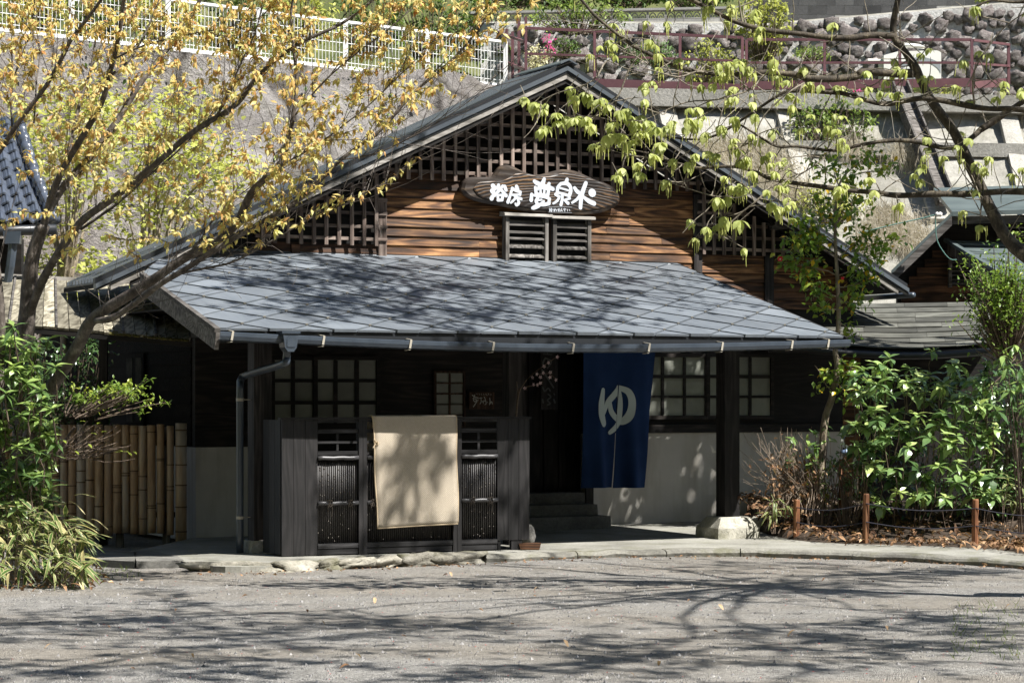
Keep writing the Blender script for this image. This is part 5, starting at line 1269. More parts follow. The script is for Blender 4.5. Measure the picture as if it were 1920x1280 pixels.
# maroon railing on the terrace
RL = thing('maroon_railing', 'maroon steel railing along the terrace above the concrete beams', 'railing', W(1400, 175, 48.4)); c4 = RL.location
DR = lambda x: 49.0 - (x - 985) / 835 * 1.2
def rbar(name, x0, y0, x1, y1, w_, h_, D0=None, D1=None): 
    m = MB(); m.bar(W(x0, y0, D0 or DR(x0)) - c4, W(x1, y1, D1 or DR(x1)) - c4, w_, h_, (0, 0, 1) if abs(x1 - x0) > 8 else (0, 1, 0)); m.build(name, 'maroon_paint', RL)
for (x0, x1, y0, y1, h_) in ((986, 1393, 53, 71, .055), (986, 1393, 101, 115, .045), (1100, 1393, 155, 166, .17), (1401, 1822, 74.5, 75, .055), (1401, 1822, 118, 118, .045), (1401, 1824, 161, 155, .17)): rbar('rail', x0, y0, x1, y1, .05, h_)
for x, y0, y1 in ((986, 32, 150), (1115, 60, 170), (1275, 66, 172), (1392, 71, 178), (1399.5, 75, 178), (1546, 74, 172), (1687, 75, 184), (1822, 74, 178)): rbar('baluster_post', x, y0, x + .1, y1, .055, .055)
for (x0, y0, x1, y1, h_, Da, Db) in ((1824, 75.5, 1892, 84, .05, 47.8, 50.5), (1824, 119, 1892, 124, .045, 47.8, 50.5), (1826, 158, 1885, 155, .17, 47.8, 50.5), (932, 60, 984, 79, .05, 50.6, 49), (950, 118, 984, 131, .06, 50.6, 49)): rbar('rail', x0, y0, x1, y1, .05, h_, Da, Db)
for x, y0, y1, D in ((1891, 84, 160, 50.5), (950, 55, 160, 50.6), (961, 60, 165, 50), (973, 30, 160, 49.6)): rbar('baluster_post', x, y0, x + .1, y1, .06, .06, D, D)

# cream tank behind the railing
TK = thing('cream_tank', 'cream plastic tank with grey arched bands standing behind the railing', 'tank', W(1715, 162, 49.6)); c5 = TK.location
a_, b2 = W(1660, 162, 49.4) - c5, W(1768, 92, 49.4) - c5; hgt = b2.z - a_.z
m = MB(); P = [(a_.x, a_.z), (b2.x, a_.z), (b2.x, b2.z - .05), (b2.x - .06, b2.z), (a_.x + .3, b2.z - .02), (a_.x, b2.z - .1)]
m.prism([(x, 0, z) for x, z in P], (0, .75, 0)); tb = m.build('body', 'tank_plastic', TK)
def arc(cx_, cz, r, t_, h_, nm):
    m = MB(); n = 14
    for i in range(n):
        A0, A1 = math.pi * (.02 + .96 * i / n), math.pi * (.02 + .96 * (i + 1) / n)
        q = [(cx_ + rr * math.cos(A), cz + rr * math.sin(A) * .78) for rr, A in ((r, A0), (r, A1), (r - t_, A1), (r - t_, A0))]
        q = [(max(a_.x + .01, min(b2.x - .01, x)), max(.01, min(hgt - .03, z))) for x, z in q]
        m.poly([(x, -h_, z) for x, z in q])
    m.build(nm, 'tank_band', TK)
arc(a_.x + .75, .16, .56, .12, .006, 'arched_band'); arc(a_.x + .68, -.12, .42, .10, .008, 'arched_band')
m = MB(); m.tube([(a_.x + .42, .2, hgt - .05), (a_.x + .42, .2, hgt + .12)], .09, 10); m.tube([(a_.x + .42, .1, hgt + .1), (a_.x + .85, .1, hgt + .06)], .045, 8); m.build('filler_neck', 'tank_plastic', TK)
m = MB(); m.tube([(a_.x, .2, hgt * .72), (a_.x - .3, .2, hgt * .72)], .04, 8); m.build('outlet_pipe', 'tank_plastic', TK)

# white mesh fence on the left hilltop
WF = thing('white_mesh_fence', 'white welded mesh fence along the top of the rock slope', 'fence', FR); c6 = WF.location
dF = FL - FR; LF = dF.length; nP = 7; dn = dF.normalized(); hF = 1.02
for i in range(nP + 1):
    p = FR + dF * (i / nP) - c6; m = MB(); m.box(p.x - .045, p.x + .045, p.y - .045, p.y + .045, p.z - .25, p.z + hF); m.build('fence_post', 'white_paint', WF)
    if i == nP: break
    q = FR + dF * ((i + 1) / nP) - c6; dd = (q - p); L1 = dd.length; du = dd.normalized(); p2, q2 = p + du * .06, q - du * .06
    for zz, hh in ((.05, .07), (hF - .06, .05)): m = MB(); m.bar(p2 + Vector((0, 0, zz)), q2 + Vector((0, 0, zz)), .04, hh); m.build('rail', 'white_paint', WF)
    m = MB(); nW = int(L1 / .085)
    for k in range(1, nW): t = p2.lerp(q2, k / nW); m.bar(t + Vector((0, 0, .08)), t + Vector((0, 0, hF - .08)), .009, .009, (0, 1, 0))
    for k in range(5): zz = .16 + k * .19; m.bar(p2 + Vector((0, .012, zz)), q2 + Vector((0, .012, zz)), .011, .011)
    m.build('welded_mesh', 'white_paint', WF, kind='stuff')

# unseen bank added behind the viewer to hold sky light off the porch
m = MB(); n = 40
for i in range(n + 1):
    a = math.pi * (1.0 + i / n); cx_, sy = math.cos(a), math.sin(a)
    for k, (rr, z) in enumerate(((30, -.5), (34, 9), (40, 18), (48, 26))): m.v.append((cx_ * rr * 1.25, 17 + sy * rr, z + 2.0 * noise.noise(Vector((cx_ * 6, sy * 6, k)))))
for i in range(n):
    for k in range(3): o = i * 4 + k; m.f.append((o, o + 4, o + 5, o + 1)); m.mi.append(0); m.t.append(0)
m.build('added_shade_bank', 'grassy_earth', smooth=True, kind='structure')

# ================================================================== VEGETATION
def leafshape(L, Wd, fold=.25, droop=.25, lobes=None, nseg=4, tip=.92):
    """a folded, drooping leaf along +Y, face up +Z; returns verts, faces, edge weights"""
    prof = lobes or [0.0, .62, 1.0, .72, 0.0]; n = len(prof); v, e = [], []
    for i, w_ in enumerate(prof):
        t = i / (n - 1); y = L * t; z = -droop * L * t * t
        if 0 < i < n - 1:
            v += [(-Wd / 2 * w_, y * tip, z + fold * Wd / 2 * w_), (0, y, z), (Wd / 2 * w_, y * tip, z + fold * Wd / 2 * w_)]; e += [1, 0, 1]
        else: v.append((0, y, z)); e.append(.6)
    f = [(0, 2, 1), (0, 3, 2)]; k = 1
    for i in range(1, n - 2): f += [(k, k + 1, k + 4, k + 3), (k + 1, k + 2, k + 5, k + 4)]; k += 3
    last = len(v) - 1; f += [(k, k + 1, last), (k + 1, k + 2, last)]
    return v, f, e
def frame(d, up):
    d = d.normalized(); x = d.cross(up); x = x.normalized() if x.length > 1e-4 else Vector((1, 0, 0)); z = x.cross(d)
    return Matrix((x, d, z)).transposed()
class Crown:
    """collects leaves; the ones that show largest become parts, the rest one joined part"""
    def __init__(s): s.L = []
    def add(s, p, d, up, shape, tint, sc=1.0): s.L.append((Vector(p), frame(d, up), shape, tint, sc))
    def finish(s, root, mat, name='crown', leaf='leaf', nparts=300, visible=None, attr_edge=False):
        base = root.location
        def score(i):
            p, fr_, sh, t, sc = s.L[i]; sz = (sh[0][len(sh[0]) - 1][1]) * sc / max(p.y, 1)
            x = 960 + p.x / p.y * F; y = HY - (p.z - EYE) / p.y * F
            inside = 0 < x < 1920 and 0 < y < 1280
            return (1 if inside else 0, sz * rnd.uniform(.8, 1.25))
        order = sorted(range(len(s.L)), key=score, reverse=True)
        pick = set(order[:nparts]); m = MB(); ed = []
        for i, (p, fr_, sh, t, sc) in enumerate(s.L):
            if i in pick: continue
            o = len(m.v); q = p - base
            for vx in sh[0]: w_ = fr_ @ (Vector(vx) * sc) + q; m.v.append((w_.x, w_.y, w_.z))
            for f in sh[1]: m.f.append(tuple(o + k for k in f)); m.mi.append(0); m.t.append(t)
            m.e += sh[2]
        if not m.f:
            m.v = [(0, 0, 0), (.001, 0, 0), (0, .001, 0)]; m.f = [(0, 1, 2)]; m.mi = [0]; m.t = [0]; m.e = [0, 0, 0]
        cr = m.build(name, mat, root, attrs=True, kind='stuff')
        cache = {}
        for i in pick:
            p, fr_, sh, t, sc = s.L[i]; key = (id(sh), round(t * 5))
            if key not in cache:
                mm = MB(); mm.v = list(sh[0]); mm.f = list(sh[1]); mm.mi = [0] * len(mm.f); mm.t = [round(t * 5) / 5] * len(mm.f); mm.e = list(sh[2])
                me = bpy.data.meshes.new(leaf); me.from_pydata(mm.v, [], mm.f); me.materials.append(MATS[mat])
                me.attributes.new('tint', 'FLOAT', 'FACE').data.foreach_set('value', mm.t); me.attributes.new('edge', 'FLOAT', 'POINT').data.foreach_set('value', mm.e); cache[key] = me
            o = bpy.data.objects.new(leaf, cache[key]); col.objects.link(o); o.parent = cr
            o.matrix_local = Matrix.Translation(p - base) @ fr_.to_4x4() @ Matrix.Scale(sc, 4)
        return cr
def rdir(a=1.0): 
    while True:
        v = Vector((rnd.uniform(-1, 1), rnd.uniform(-1, 1), rnd.uniform(-1, 1)))
        if .05 < v.length < 1: return v.normalized() * a
UP = Vector((0, 0, 1))
def limb_pts(pix, n=4): return catmull([W(*p) for p in pix], n)
def taper(w0, w1, n, D): return [max(.002, (w0 + (w1 - w0) * i / (n - 1)) / 2 / F * D) for i in range(n)]
def wob(pts, a, s=2.0):
    return [p + Vector((noise.noise(p * s), noise.noise(p * s + Vector((9, 0, 0))), noise.noise(p * s + Vector((0, 9, 0))))) * a for p in pts]
def twig(start, d, ln, n=5, curve=.3, up=.1):
    pts = [start]; d = d.normalized()
    for i in range(n):
        d = (d + rdir(curve * .5) + UP * up * .3).normalized(); pts.append(pts[-1] + d * ln / n)
    return pts

# ---------------------------------------------------------------- cherry tree on the left
CT = thing('cherry_tree', 'leaning cherry tree with bronze yellow young leaves left of the porch', 'tree', W(40, 1000, 22.8) * Vector((1, 1, 0)))
cb = CT.location
limbs = [   # (px, py, D) polylines with start and end width in px
 ([(36, 1050, 22.8), (40, 900, 22.8), (44, 760, 22.8), (48, 640, 22.75), (54, 560, 22.7), (64, 480, 22.65), (80, 420, 22.6)], 62, 40),
 ([(78, 430, 22.6), (95, 370, 22.5), (118, 320, 22.4), (155, 255, 22.2), (190, 195, 22.0), (205, 140, 21.9), (216, 100, 21.8), (226, 40, 21.7), (236, -40, 21.6), (250, -120, 21.4)], 24, 9),
 ([(86, 400, 22.6), (125, 345, 22.8), (165, 300, 22.9), (215, 230, 23.0), (255, 170, 23.1), (300, 110, 23.2), (345, 55, 23.3), (375, -5, 23.3), (420, -90, 23.3)], 26, 11),
 ([(98, 365, 22.6), (125, 300, 22.9), (142, 225, 23.2), (152, 180, 23.3), (170, 130, 23.5), (180, 60, 23.6)], 16, 6),
 ([(56, 590, 22.7), (80, 530, 22.5), (112, 470, 22.3), (150, 418, 22.1), (200, 380, 21.9), (240, 350, 21.8), (300, 300, 21.6), (350, 255, 21.5), (395, 222, 21.4), (445, 192, 21.3), (480, 150, 21.2), (520, 112, 21.1), (570, 78, 21.0), (640, 45, 21.0), (700, 0, 21.0), (740, -50, 21.0)], 28, 6),
 ([(150, 430, 22.2), (215, 385, 22.1), (270, 335, 22.0), (330, 285, 22.0), (380, 240, 22.0), (440, 205, 22.0)], 9, 6),
 ([(40, 860, 22.6), (74, 766, 22.4), (108, 705, 22.2), (144, 649, 22.0), (166, 608, 21.9), (190, 585, 21.8), (235, 556, 21.6), (268, 535, 21.5), (299, 517, 21.4), (353, 481, 21.3), (403, 455, 21.2), (440, 425, 21.1), (470, 366, 21.0), (500, 336, 20.9), (524, 316, 20.9), (540, 270, 20.9), (551, 218, 20.9), (557, 150, 20.9), (552, 84, 20.9), (548, 20, 20.9), (560, -40, 20.9)], 36, 5),
 ([(180, 602, 21.8), (210, 595, 21.6), (255, 565, 21.4), (302, 532, 21.2), (340, 510, 21.1), (400, 470, 21.0), (470, 430, 20.9), (524, 400, 20.8), (571, 370, 20.8), (640, 300, 20.7), (707, 250, 20.7), (774, 175, 20.7), (830, 125, 20.7), (875, 84, 20.7), (925, 20, 20.7), (960, -40, 20.7)], 22, 4),
 ([(330, 516, 21.1), (400, 500, 21.0), (437, 490, 20.9), (500, 458, 20.8), (571, 417, 20.7), (605, 398, 20.7), (650, 380, 20.6), (690, 360, 20.6), (740, 330, 20.6), (780, 292, 20.6)], 8, 2),
 ([(353, 478, 21.3), (378, 450, 21.4), (397, 417, 21.5), (430, 380, 21.6), (470, 350, 21.7)], 9, 4),
 ([(-50, 360, 22.2), (0, 279, 22.0), (40, 222, 21.9), (87, 161, 21.8), (115, 110, 21.7), (134, 74, 21.6), (165, 35, 21.5), (200, -15, 21.4)], 17, 9),
 ([(385, 235, 21.4), (420, 190, 21.2), (455, 110, 21.1), (484, 45, 21.0), (500, -30, 20.9)], 9, 3),
 ([(551, 218, 20.9), (600, 160, 20.8), (660, 110, 20.7), (720, 60, 20.6), (780, 10, 20.6)], 6, 2.5),
 ([(524, 316, 20.9), (580, 280, 20.8), (640, 240, 20.7), (700, 190, 20.7), (760, 130, 20.6), (820, 70, 20.6)], 6, 2),
 ([(640, 300, 20.7), (700, 290, 20.6), (760, 262, 20.5), (830, 225, 20.5), (890, 180, 20.5), (930, 140, 20.5)], 5, 2),
 ([(216, 110, 21.8), (260, 90, 21.7), (330, 70, 21.6), (420, 55, 21.5), (500, 30, 21.4)], 7, 2.5),
 ([(209, 140, 21.9), (240, 115, 22), (275, 60, 22.1), (300, 0, 22.1)], 10, 4),
 ([(62, 230, 21.9), (70, 150, 22.2), (75, 90, 22.4), (60, 30, 22.5)], 6, 3),
 ([(20, 250, 22), (25, 150, 22.4), (60, 60, 22.6), (80, 0, 22.7)], 7, 3),
 ([(-14, 900, 22.0), (-6, 780, 22.0), (0, 680, 22.0), (-2, 560, 22.0), (-10, 480, 22.0)], 34, 26),
]
LB = []; cherry_leaf = [leafshape(.064, .028, .3, .35), leafshape(.052, .025, .35, .5), leafshape(.072, .030, .2, .25), leafshape(.04, .018, .5, .6)]
for pix, w0, w1 in limbs:
    pts = wob(limb_pts(pix, 4), .02, 1.7); D = pix[0][2]; n = len(pts); rad = taper(w0 * (.74 if w0 > 30 else .6), w1 * .6, n, D)
    m = MB(); m.tube([p - cb for p in pts], [r * (1 + .10 * noise.noise(p * 5)) for r, p in zip(rad, pts)], 10 if w0 > 12 else 6); m.build('trunk' if w0 > 30 else 'limb', 'cherry_bark', CT, smooth=True)
    LB.append((pts, rad, w1))
tw = MB(); CL = Crown()
def cmask(p):
    x = 960 + p.x / p.y * F; y = HY - (p.z - EYE) / p.y * F
    lim = 300 + 110 * max(0, min(1, (x - 100) / 300)) - 1.0 * max(0, x - 480) * .8
    k = 1.0 if y < lim else max(0, 1 - (y - lim) / 70)
    return k * (.68 + .7 * max(0, min(1, .5 + noise.noise(Vector((x * .012, y * .012, 4))))))
def cherry_cluster(p, d, k, force=False):
    if not force and rnd.random() > cmask(p): return
    for i in range(k):
        dd = (d * .4 + rdir(.9) + Vector((0, -.05, -.55))).normalized(); h = (p.z - 2.5) / 3
        CL.add(p + rdir(.035 * rnd.random()), dd, (UP * .4 + SUN + Vector((0, -.35, 0)) + rdir(.6)), rnd.choice(cherry_leaf), min(1, max(0, rnd.gauss(.76 - .15 * h, .25))), rnd.uniform(.75, 1.2))
def cherry_twigs(pts, rad, dens, lmin, lmax, thin):
    for i in range(1, len(pts) - 1):
        seg = (pts[i + 1] - pts[i]).length; k = dens * seg; k = int(k) + (rnd.random() < k % 1)
        for _ in range(k):
            d = (pts[i + 1] - pts[i]).normalized(); dr = (d * .9 + rdir(.75) + UP * .25).normalized(); ln = rnd.uniform(lmin, lmax)
            t = twig(pts[i].lerp(pts[i + 1], rnd.random()), dr, ln, 6, .22, .15); tw.tube([p - cb for p in t], [thin * (1 - .13 * q) for q in range(len(t))], 4, cap=False)
            for q in range(1, len(t)):
                if rnd.random() < .6: cherry_cluster(t[q], (t[q] - t[q - 1]).normalized(), rnd.randint(7, 12))
                if rnd.random() < .4:
                    s2 = twig(t[q], ((t[q] - t[q - 1]).normalized() + rdir(.9)).normalized(), ln * .4, 3, .35, .2); tw.tube([p - cb for p in s2], [thin * .5] * len(s2), 3, cap=False)
                    cherry_cluster(s2[-1], rdir(), rnd.randint(5, 9))
for (pts, rad, w1), (pix, w0, _) in zip(LB, limbs):
    hi = [i for i, p in enumerate(pts) if rad[i] < .045]
    if not hi: continue
    sub = pts[hi[0]:]; rs = rad[hi[0]:]
    cherry_twigs(sub, rs, 11 if w1 < 7 else 8, .35, 1.25, .0038)
# the bright spray hanging low by the trunk and the tip over the lattice
for pix in ([(100, 445, 22.0), (125, 438, 21.8), (140, 425, 21.6)], [(120, 470, 22.1), (140, 470, 21.8), (155, 462, 21.7)], [(40, 395, 22), (75, 400, 21.8), (110, 392, 21.7)], [(200, 440, 21.8), (240, 450, 21.6), (285, 445, 21.5), (315, 455, 21.4)], [(240, 470, 21.8), (265, 485, 21.7)], [(600, 400, 20.7), (660, 370, 20.6), (720, 345, 20.6), (778, 295, 20.6)], [(560, 420, 20.7), (600, 385, 20.7), (640, 370, 20.6)], [(0, 420, 22), (30, 410, 22)]):
    pts = limb_pts(pix, 4); tw.tube([p - cb for p in pts], .005, 4)
    for p in pts: cherry_cluster(p, rdir(), rnd.randint(4, 6), True)
tw.build('twigs', 'cherry_bark', CT, kind='stuff')
CL.finish(CT, 'cherry_leaf')

# ---------------------------------------------------------------- oak on the right, trunk out of frame
OK_ = thing('oak_tree', 'spreading oak with drooping pale green young leaves and catkins, top right', 'tree', (5.75, 19.2, 0))
ob = OK_.location
olimbs = [
 ([(2230, 700, 19.3), (2150, 610, 19.4), (2060, 540, 19.6), (1960, 505, 19.8), (1900, 462, 20.0), (1860, 400, 20.1), (1815, 310, 20.2), (1790, 250, 20.2), (1745, 180, 20.2), (1715, 130, 20.2), (1690, 85, 20.2), (1678, 60, 20.2), (1682, 0, 20.2), (1690, -80, 20.1), (1720, -200, 20.0)], 44, 12),
 ([(1710, 136, 20.2), (1660, 137, 20.1), (1616, 138, 20), (1599, 148, 20), (1515, 150, 19.9), (1495, 145, 19.9), (1431, 136, 19.8), (1381, 139, 19.8), (1324, 138, 19.8), (1280, 129, 19.8), (1208, 99, 19.8), (1178, 81, 19.8), (1124, 34, 19.8), (1097, 0, 19.8), (1060, -50, 19.8)], 22, 5),
 ([(1680, 62, 20.2), (1643, 64, 20.1), (1599, 72, 20), (1569, 70, 20), (1488, 60, 19.9), (1398, 44, 19.8), (1347, 25, 19.8), (1300, 0, 19.7), (1230, -40, 19.6)], 18, 8),
 ([(1838, 245, 20.2), (1818, 262, 20.1), (1797, 275, 20), (1760, 279, 20), (1683, 267, 20), (1616, 275, 20), (1569, 282, 20), (1495, 275, 20), (1455, 272, 20), (1421, 255, 20), (1380, 235, 20)], 15, 4),
 ([(1990, 214, 20.0), (1920, 208, 20), (1851, 202, 20), (1784, 192, 20), (1734, 188, 20), (1666, 193, 20.1), (1633, 190, 20.1), (1582, 178, 20.1), (1549, 175, 20.1), (1488, 173, 20.2), (1461, 183, 20.2), (1428, 205, 20.3), (1381, 232, 20.4), (1330, 255, 20.5), (1280, 259, 20.5), (1200, 250, 20.6), (1130, 262, 20.6)], 17, 3),
 ([(2060, 380, 19.6), (1980, 365, 19.8), (1902, 360, 20), (1851, 361, 20), (1784, 366, 20), (1717, 366, 20), (1650, 363, 20), (1599, 360, 20), (1549, 349, 20), (1488, 341, 20), (1448, 331, 20), (1421, 319, 20), (1381, 311, 20), (1314, 314, 20), (1280, 307, 20), (1238, 296, 20), (1204, 287, 20), (1154, 279, 20), (1110, 269, 20)], 20, 3),
 ([(2000, 130, 20), (1920, 191, 20.1), (1868, 228, 20.2), (1838, 245, 20.2)], 14, 16),
 ([(1208, 99, 19.8), (1178, 134, 19.8), (1157, 178, 19.8), (1120, 212, 19.8), (1084, 218, 19.8)], 6, 2.5),
 ([(1194, 101, 19.8), (1137, 113, 19.8), (1110, 148, 19.7), (1047, 173, 19.7), (1003, 195, 19.7)], 5, 2),
 ([(1458, 329, 20), (1434, 360, 19.9), (1394, 393, 19.9), (1357, 427, 19.9), (1330, 440, 19.9)], 6, 2.5),
 ([(1414, 346, 19.9), (1364, 368, 19.8), (1330, 366, 19.8), (1280, 348, 19.8), (1250, 335, 19.8)], 5, 2),
 ([(1324, 138, 19.8), (1300, 135, 19.7), (1260, 145, 19.6), (1210, 120, 19.6), (1140, 75, 19.6)], 6, 2),
 ([(1431, 136, 19.8), (1400, 165, 19.7), (1350, 185, 19.6), (1290, 190, 19.6), (1240, 215, 19.6), (1200, 230, 19.6)], 6, 2),
 ([(1390, 42, 19.8), (1388, 10, 19.8), (1385, -30, 19.8)], 6, 3),
 ([(1824, 320, 20.2), (1840, 340, 20), (1845, 370, 19.9), (1840, 420, 19.8)], 8, 3),
 ([(1560, 282, 20), (1530, 310, 19.9), (1500, 330, 19.8), (1440, 355, 19.8)], 4, 2), 
 ([(1530, 145, 20), (1480, 175, 19.8), (1430, 215, 19.8), (1400, 270, 19.8), (1340, 290, 19.8)], 5, 2),
 ([(1823, 200, 20), (1826, 130, 19.8), (1880, 60, 19.7), (1930, 20, 19.6)], 5, 3),
 ([(2030, -10, 19.5), (1960, 0, 19.6), (1900, 8, 19.7), (1860, 5, 19.7), (1830, 15, 19.7)], 12, 4),
 ([(2200, 640, 19.3), (2120, 480, 19.4), (2040, 300, 19.5), (2000, 130, 19.6), (2010, -40, 19.6), (2060, -260, 19.4), (2100, -520, 19.2)], 56, 34),
]
oak_l = [leafshape(.068, .040, .35, .45, [0, .38, .72, 1.0, .78, 0]), leafshape(.080, .046, .3, .55, [0, .35, .7, 1.0, .8, 0]), leafshape(.058, .038, .4, .4, [0, .4, .75, 1.0, .7, 0])]
OL = Crown(); otw = MB(); ocat = MB()
def oak_tuft(p, k=None, sc=1.0, cat=.55):
    k = k or rnd.randint(4, 7); a0 = rnd.random() * 6.3; tn = rnd.gauss(.55, .2)
    for i in range(k):
        a = a0 + i * 6.283 / k + rnd.uniform(-.3, .3); d = Vector((math.cos(a), math.sin(a), rnd.uniform(-1.1, -.15)))
        OL.add(p, d, UP * .7 + SUN * .6 + Vector((math.cos(a), math.sin(a), 0)) * .4, rnd.choice(oak_l), min(1, max(0, tn + rnd.gauss(0, .14))), sc * rnd.uniform(.75, 1.2))
    if rnd.random() < cat:
        for i in range(rnd.randint(2, 6)):
            q = p + Vector((rnd.gauss(0, .02), rnd.gauss(0, .02), -.01)) - ob; ln = rnd.uniform(.07, .15); t = rnd.random(); s1 = rnd.gauss(0, .006)
            ocat.tube([q, q + Vector((s1, 0, -ln * .5)), q + Vector((s1 * 1.5, 0, -ln))], [.002, .0035, .0025], 4, tint=t)
def oak_spray(start, d, ln, cat=.55, up=-.02, tufts=1.0):
    t = twig(start, d, ln, 4, .5, up); otw.tube([p - ob for p in t], [.006, .0055, .005, .004, .0035], 5, cap=False)
    oak_tuft(t[-1], cat=cat)
    for q in (2, 3):
        if rnd.random() < .45 * tufts:
            s2 = twig(t[q], ((t[q] - t[q - 1]).normalized() + rdir(1.0)).normalized(), ln * .4, 3, .4, 0); otw.tube([p - ob for p in s2], .0032, 4, cap=False); oak_tuft(s2[-1], cat=cat)
for pix, w0, w1 in olimbs:
    pts = wob(limb_pts(pix, 4), .035, 2.2); n = len(pts); rad = taper(w0 * .74, w1 * .78, n, pix[0][2])
    m = MB(); m.tube([p - ob for p in pts], [r * (1 + .22 * noise.noise(p * 7)) for r, p in zip(rad, pts)], 9 if w0 > 8 else 6); m.build('trunk' if w0 > 40 else 'limb', 'oak_bark' if w0 > 6.5 else 'oak_twig', OK_, smooth=True)
    for i in range(1, n - 1):
        if rad[i] > .055: continue
        L1 = (pts[i + 1] - pts[i]).length; px = 960 + pts[i].x / pts[i].y * F
        dens = 6.0 if rad[i] < .02 else 3.2
        k = dens * L1; k = int(k) + (rnd.random() < k % 1)
        for _ in range(k):
            d = (pts[i + 1] - pts[i]).normalized(); oak_spray(pts[i], (d * .5 + rdir(1.0) + Vector((0, -.2, .15))).normalized(), rnd.uniform(.12, .42), cat=.75 if px < 1450 else .35)
    for i in range(2, n - 1):
        if rad[i] < .06 and rnd.random() < .55: t = twig(pts[i], (rdir(1.0) + UP * .3).normalized(), rnd.uniform(.15, .6), 5, .5, .1); otw.tube([p - ob for p in t], [.0055, .005, .0045, .004, .003, .002], 4, cap=False)
    if w1 < 6: oak_tuft(pts[-1]); oak_tuft(pts[-1])
# thick hanging clusters in front of the gable
for px, py in ((1000, 190), (985, 185), (1070, 165), (1080, 178), (1105, 180), (1095, 172), (1060, 215), (1050, 225), (1075, 222), (1045, 212), (1100, 215), (1120, 190), (1165, 205), (1140, 200), (1180, 200), (1110, 232), (1012, 240), (1025, 236), (1150, 232), (1135, 250), (1200, 218), (1215, 225), (1190, 235), (1230, 240), (1170, 255), (1160, 250), (1185, 265), (1210, 248), (1245, 238), (1258, 230), (1240, 265), (1225, 290), (1260, 300), (1200, 305), (1170, 315), (1155, 330), (1205, 325), (1300, 285), (1320, 250), (1290, 225), (1355, 235), (1380, 220), (1310, 205), (1290, 300), (1330, 280), (1360, 365), (1345, 370), (1395, 350), (1360, 405), (1352, 420), (1385, 417), (1325, 427), (1445, 380), (1460, 385)):
    p = W(px + rnd.uniform(-4, 4), py + rnd.uniform(-4, 4), 19.7 + rnd.uniform(-.25, .25)); s = p + Vector((rnd.uniform(-.06, .12), rnd.uniform(-.05, .1), .10)); otw.tube([s - ob, (s + p) / 2 + rdir(.015) - ob, p - ob], .0035, 4, cap=False)
    oak_tuft(p, rnd.randint(6, 8), 1.25, .9)
# upper crown above the frame and over the yard: it shades the gravel and the porch
m = MB(); tr = [Vector((6.1, 19.2, -.1)), Vector((6.0, 19.2, 1.0)), Vector((5.85, 19.25, 2.0)), Vector((5.7, 19.25, 2.6))]; m.tube([p - ob for p in tr], [.34, .28, .25, .22], 12); m.build('trunk', 'oak_bark', OK_, smooth=True)
def shade_limb(a, b_, r0, sag=.3, sprays=26, spread=.9, sc=1.6):
    pts = [a.lerp(b_, i / 9) + Vector((0, 0, sag * math.sin(math.pi * i / 9))) for i in range(10)]; pts = wob(pts, .18, .8)
    m = MB(); m.tube([p - ob for p in pts], [r0 * (1 - .8 * i / 9) for i in range(10)], 7); m.build('limb', 'oak_bark', OK_, smooth=True)
    for _ in range(sprays):
        i = rnd.randint(2, 8); s = pts[i].lerp(pts[i + 1], rnd.random()); d = (rdir(1.0) * Vector((1, 1, .5))).normalized(); t = twig(s, d, rnd.uniform(.3, spread), 5, .4, .02)
        otw.tube([p - ob for p in t], [.014, .012, .010, .008, .006, .004], 5, cap=False)
        for q in t[2:]:
            oak_tuft(q + rdir(.06), 7, sc, 0)
            if rnd.random() < .35: oak_tuft(q + rdir(.2), 6, sc, 0)
top = Vector((5.7, 19.2, 5.2))
scaf = []
for b_, r0 in ((Vector((2.6, 13.0, 9.8)), .032), (Vector((6.2, 9.6, 9.2)), .032), (Vector((9.6, 13.4, 9.6)), .03), (Vector((3.4, 22.0, 10.6)), .03), (Vector((5.4, 24.6, 10.4)), .03), (Vector((2.4, 9.4, 9.0)), .03), (Vector((8.0, 10.6, 10.0)), .03), (Vector((4.6, 11.6, 11.0)), .028), (Vector((1.4, 24.0, 10.0)), .028), (Vector((10.2, 18.6, 10.0)), .03), (Vector((9.0, 16.4, 10.4)), .026)):
    pts = wob([top.lerp(b_, i / 12) + Vector((0, 0, .5 * math.sin(math.pi * i / 12))) for i in range(13)], .5, .45)
    m = MB(); m.tube([p - ob for p in pts], [r0 * 1.15 * (1 - .75 * i / 12) for i in range(13)], 7); m.build('limb', 'oak_bark', OK_, smooth=True); scaf.append(pts)
def sub_limb(a, d, ln, sprays, sc):
    t = twig(a, d, ln, 7, .28, .03); m = MB(); m.tube([p - ob for p in t], [.024, .021, .018, .015, .012, .009, .007, .005], 6); m.build('limb', 'oak_bark', OK_, smooth=True)
    for _ in range(sprays):
        i = rnd.randint(2, 6); tt = twig(t[i].lerp(t[i + 1], rnd.random()), (d + rdir(1.2) * Vector((1, 1, .5))).normalized(), rnd.uniform(.3, .9), 5, .35, 0)
        otw.tube([p - ob for p in tt], [.008, .007, .006, .005, .004, .003], 4, cap=False)
        for q_ in tt[1:]:
            if rnd.random() < .6: oak_tuft(q_ + rdir(.08), 5, sc, 0)
for pts in scaf:
    for k in range(13):
        i = rnd.randint(7, 11); out = (pts[12] - pts[0]).normalized(); d = (out * .5 + rdir(1.0) * Vector((1.3, 1, .35))).normalized()
        sub_limb(pts[i].lerp(pts[i + 1], rnd.random()), d, rnd.uniform(1.2, 2.6), 10, 1.3)
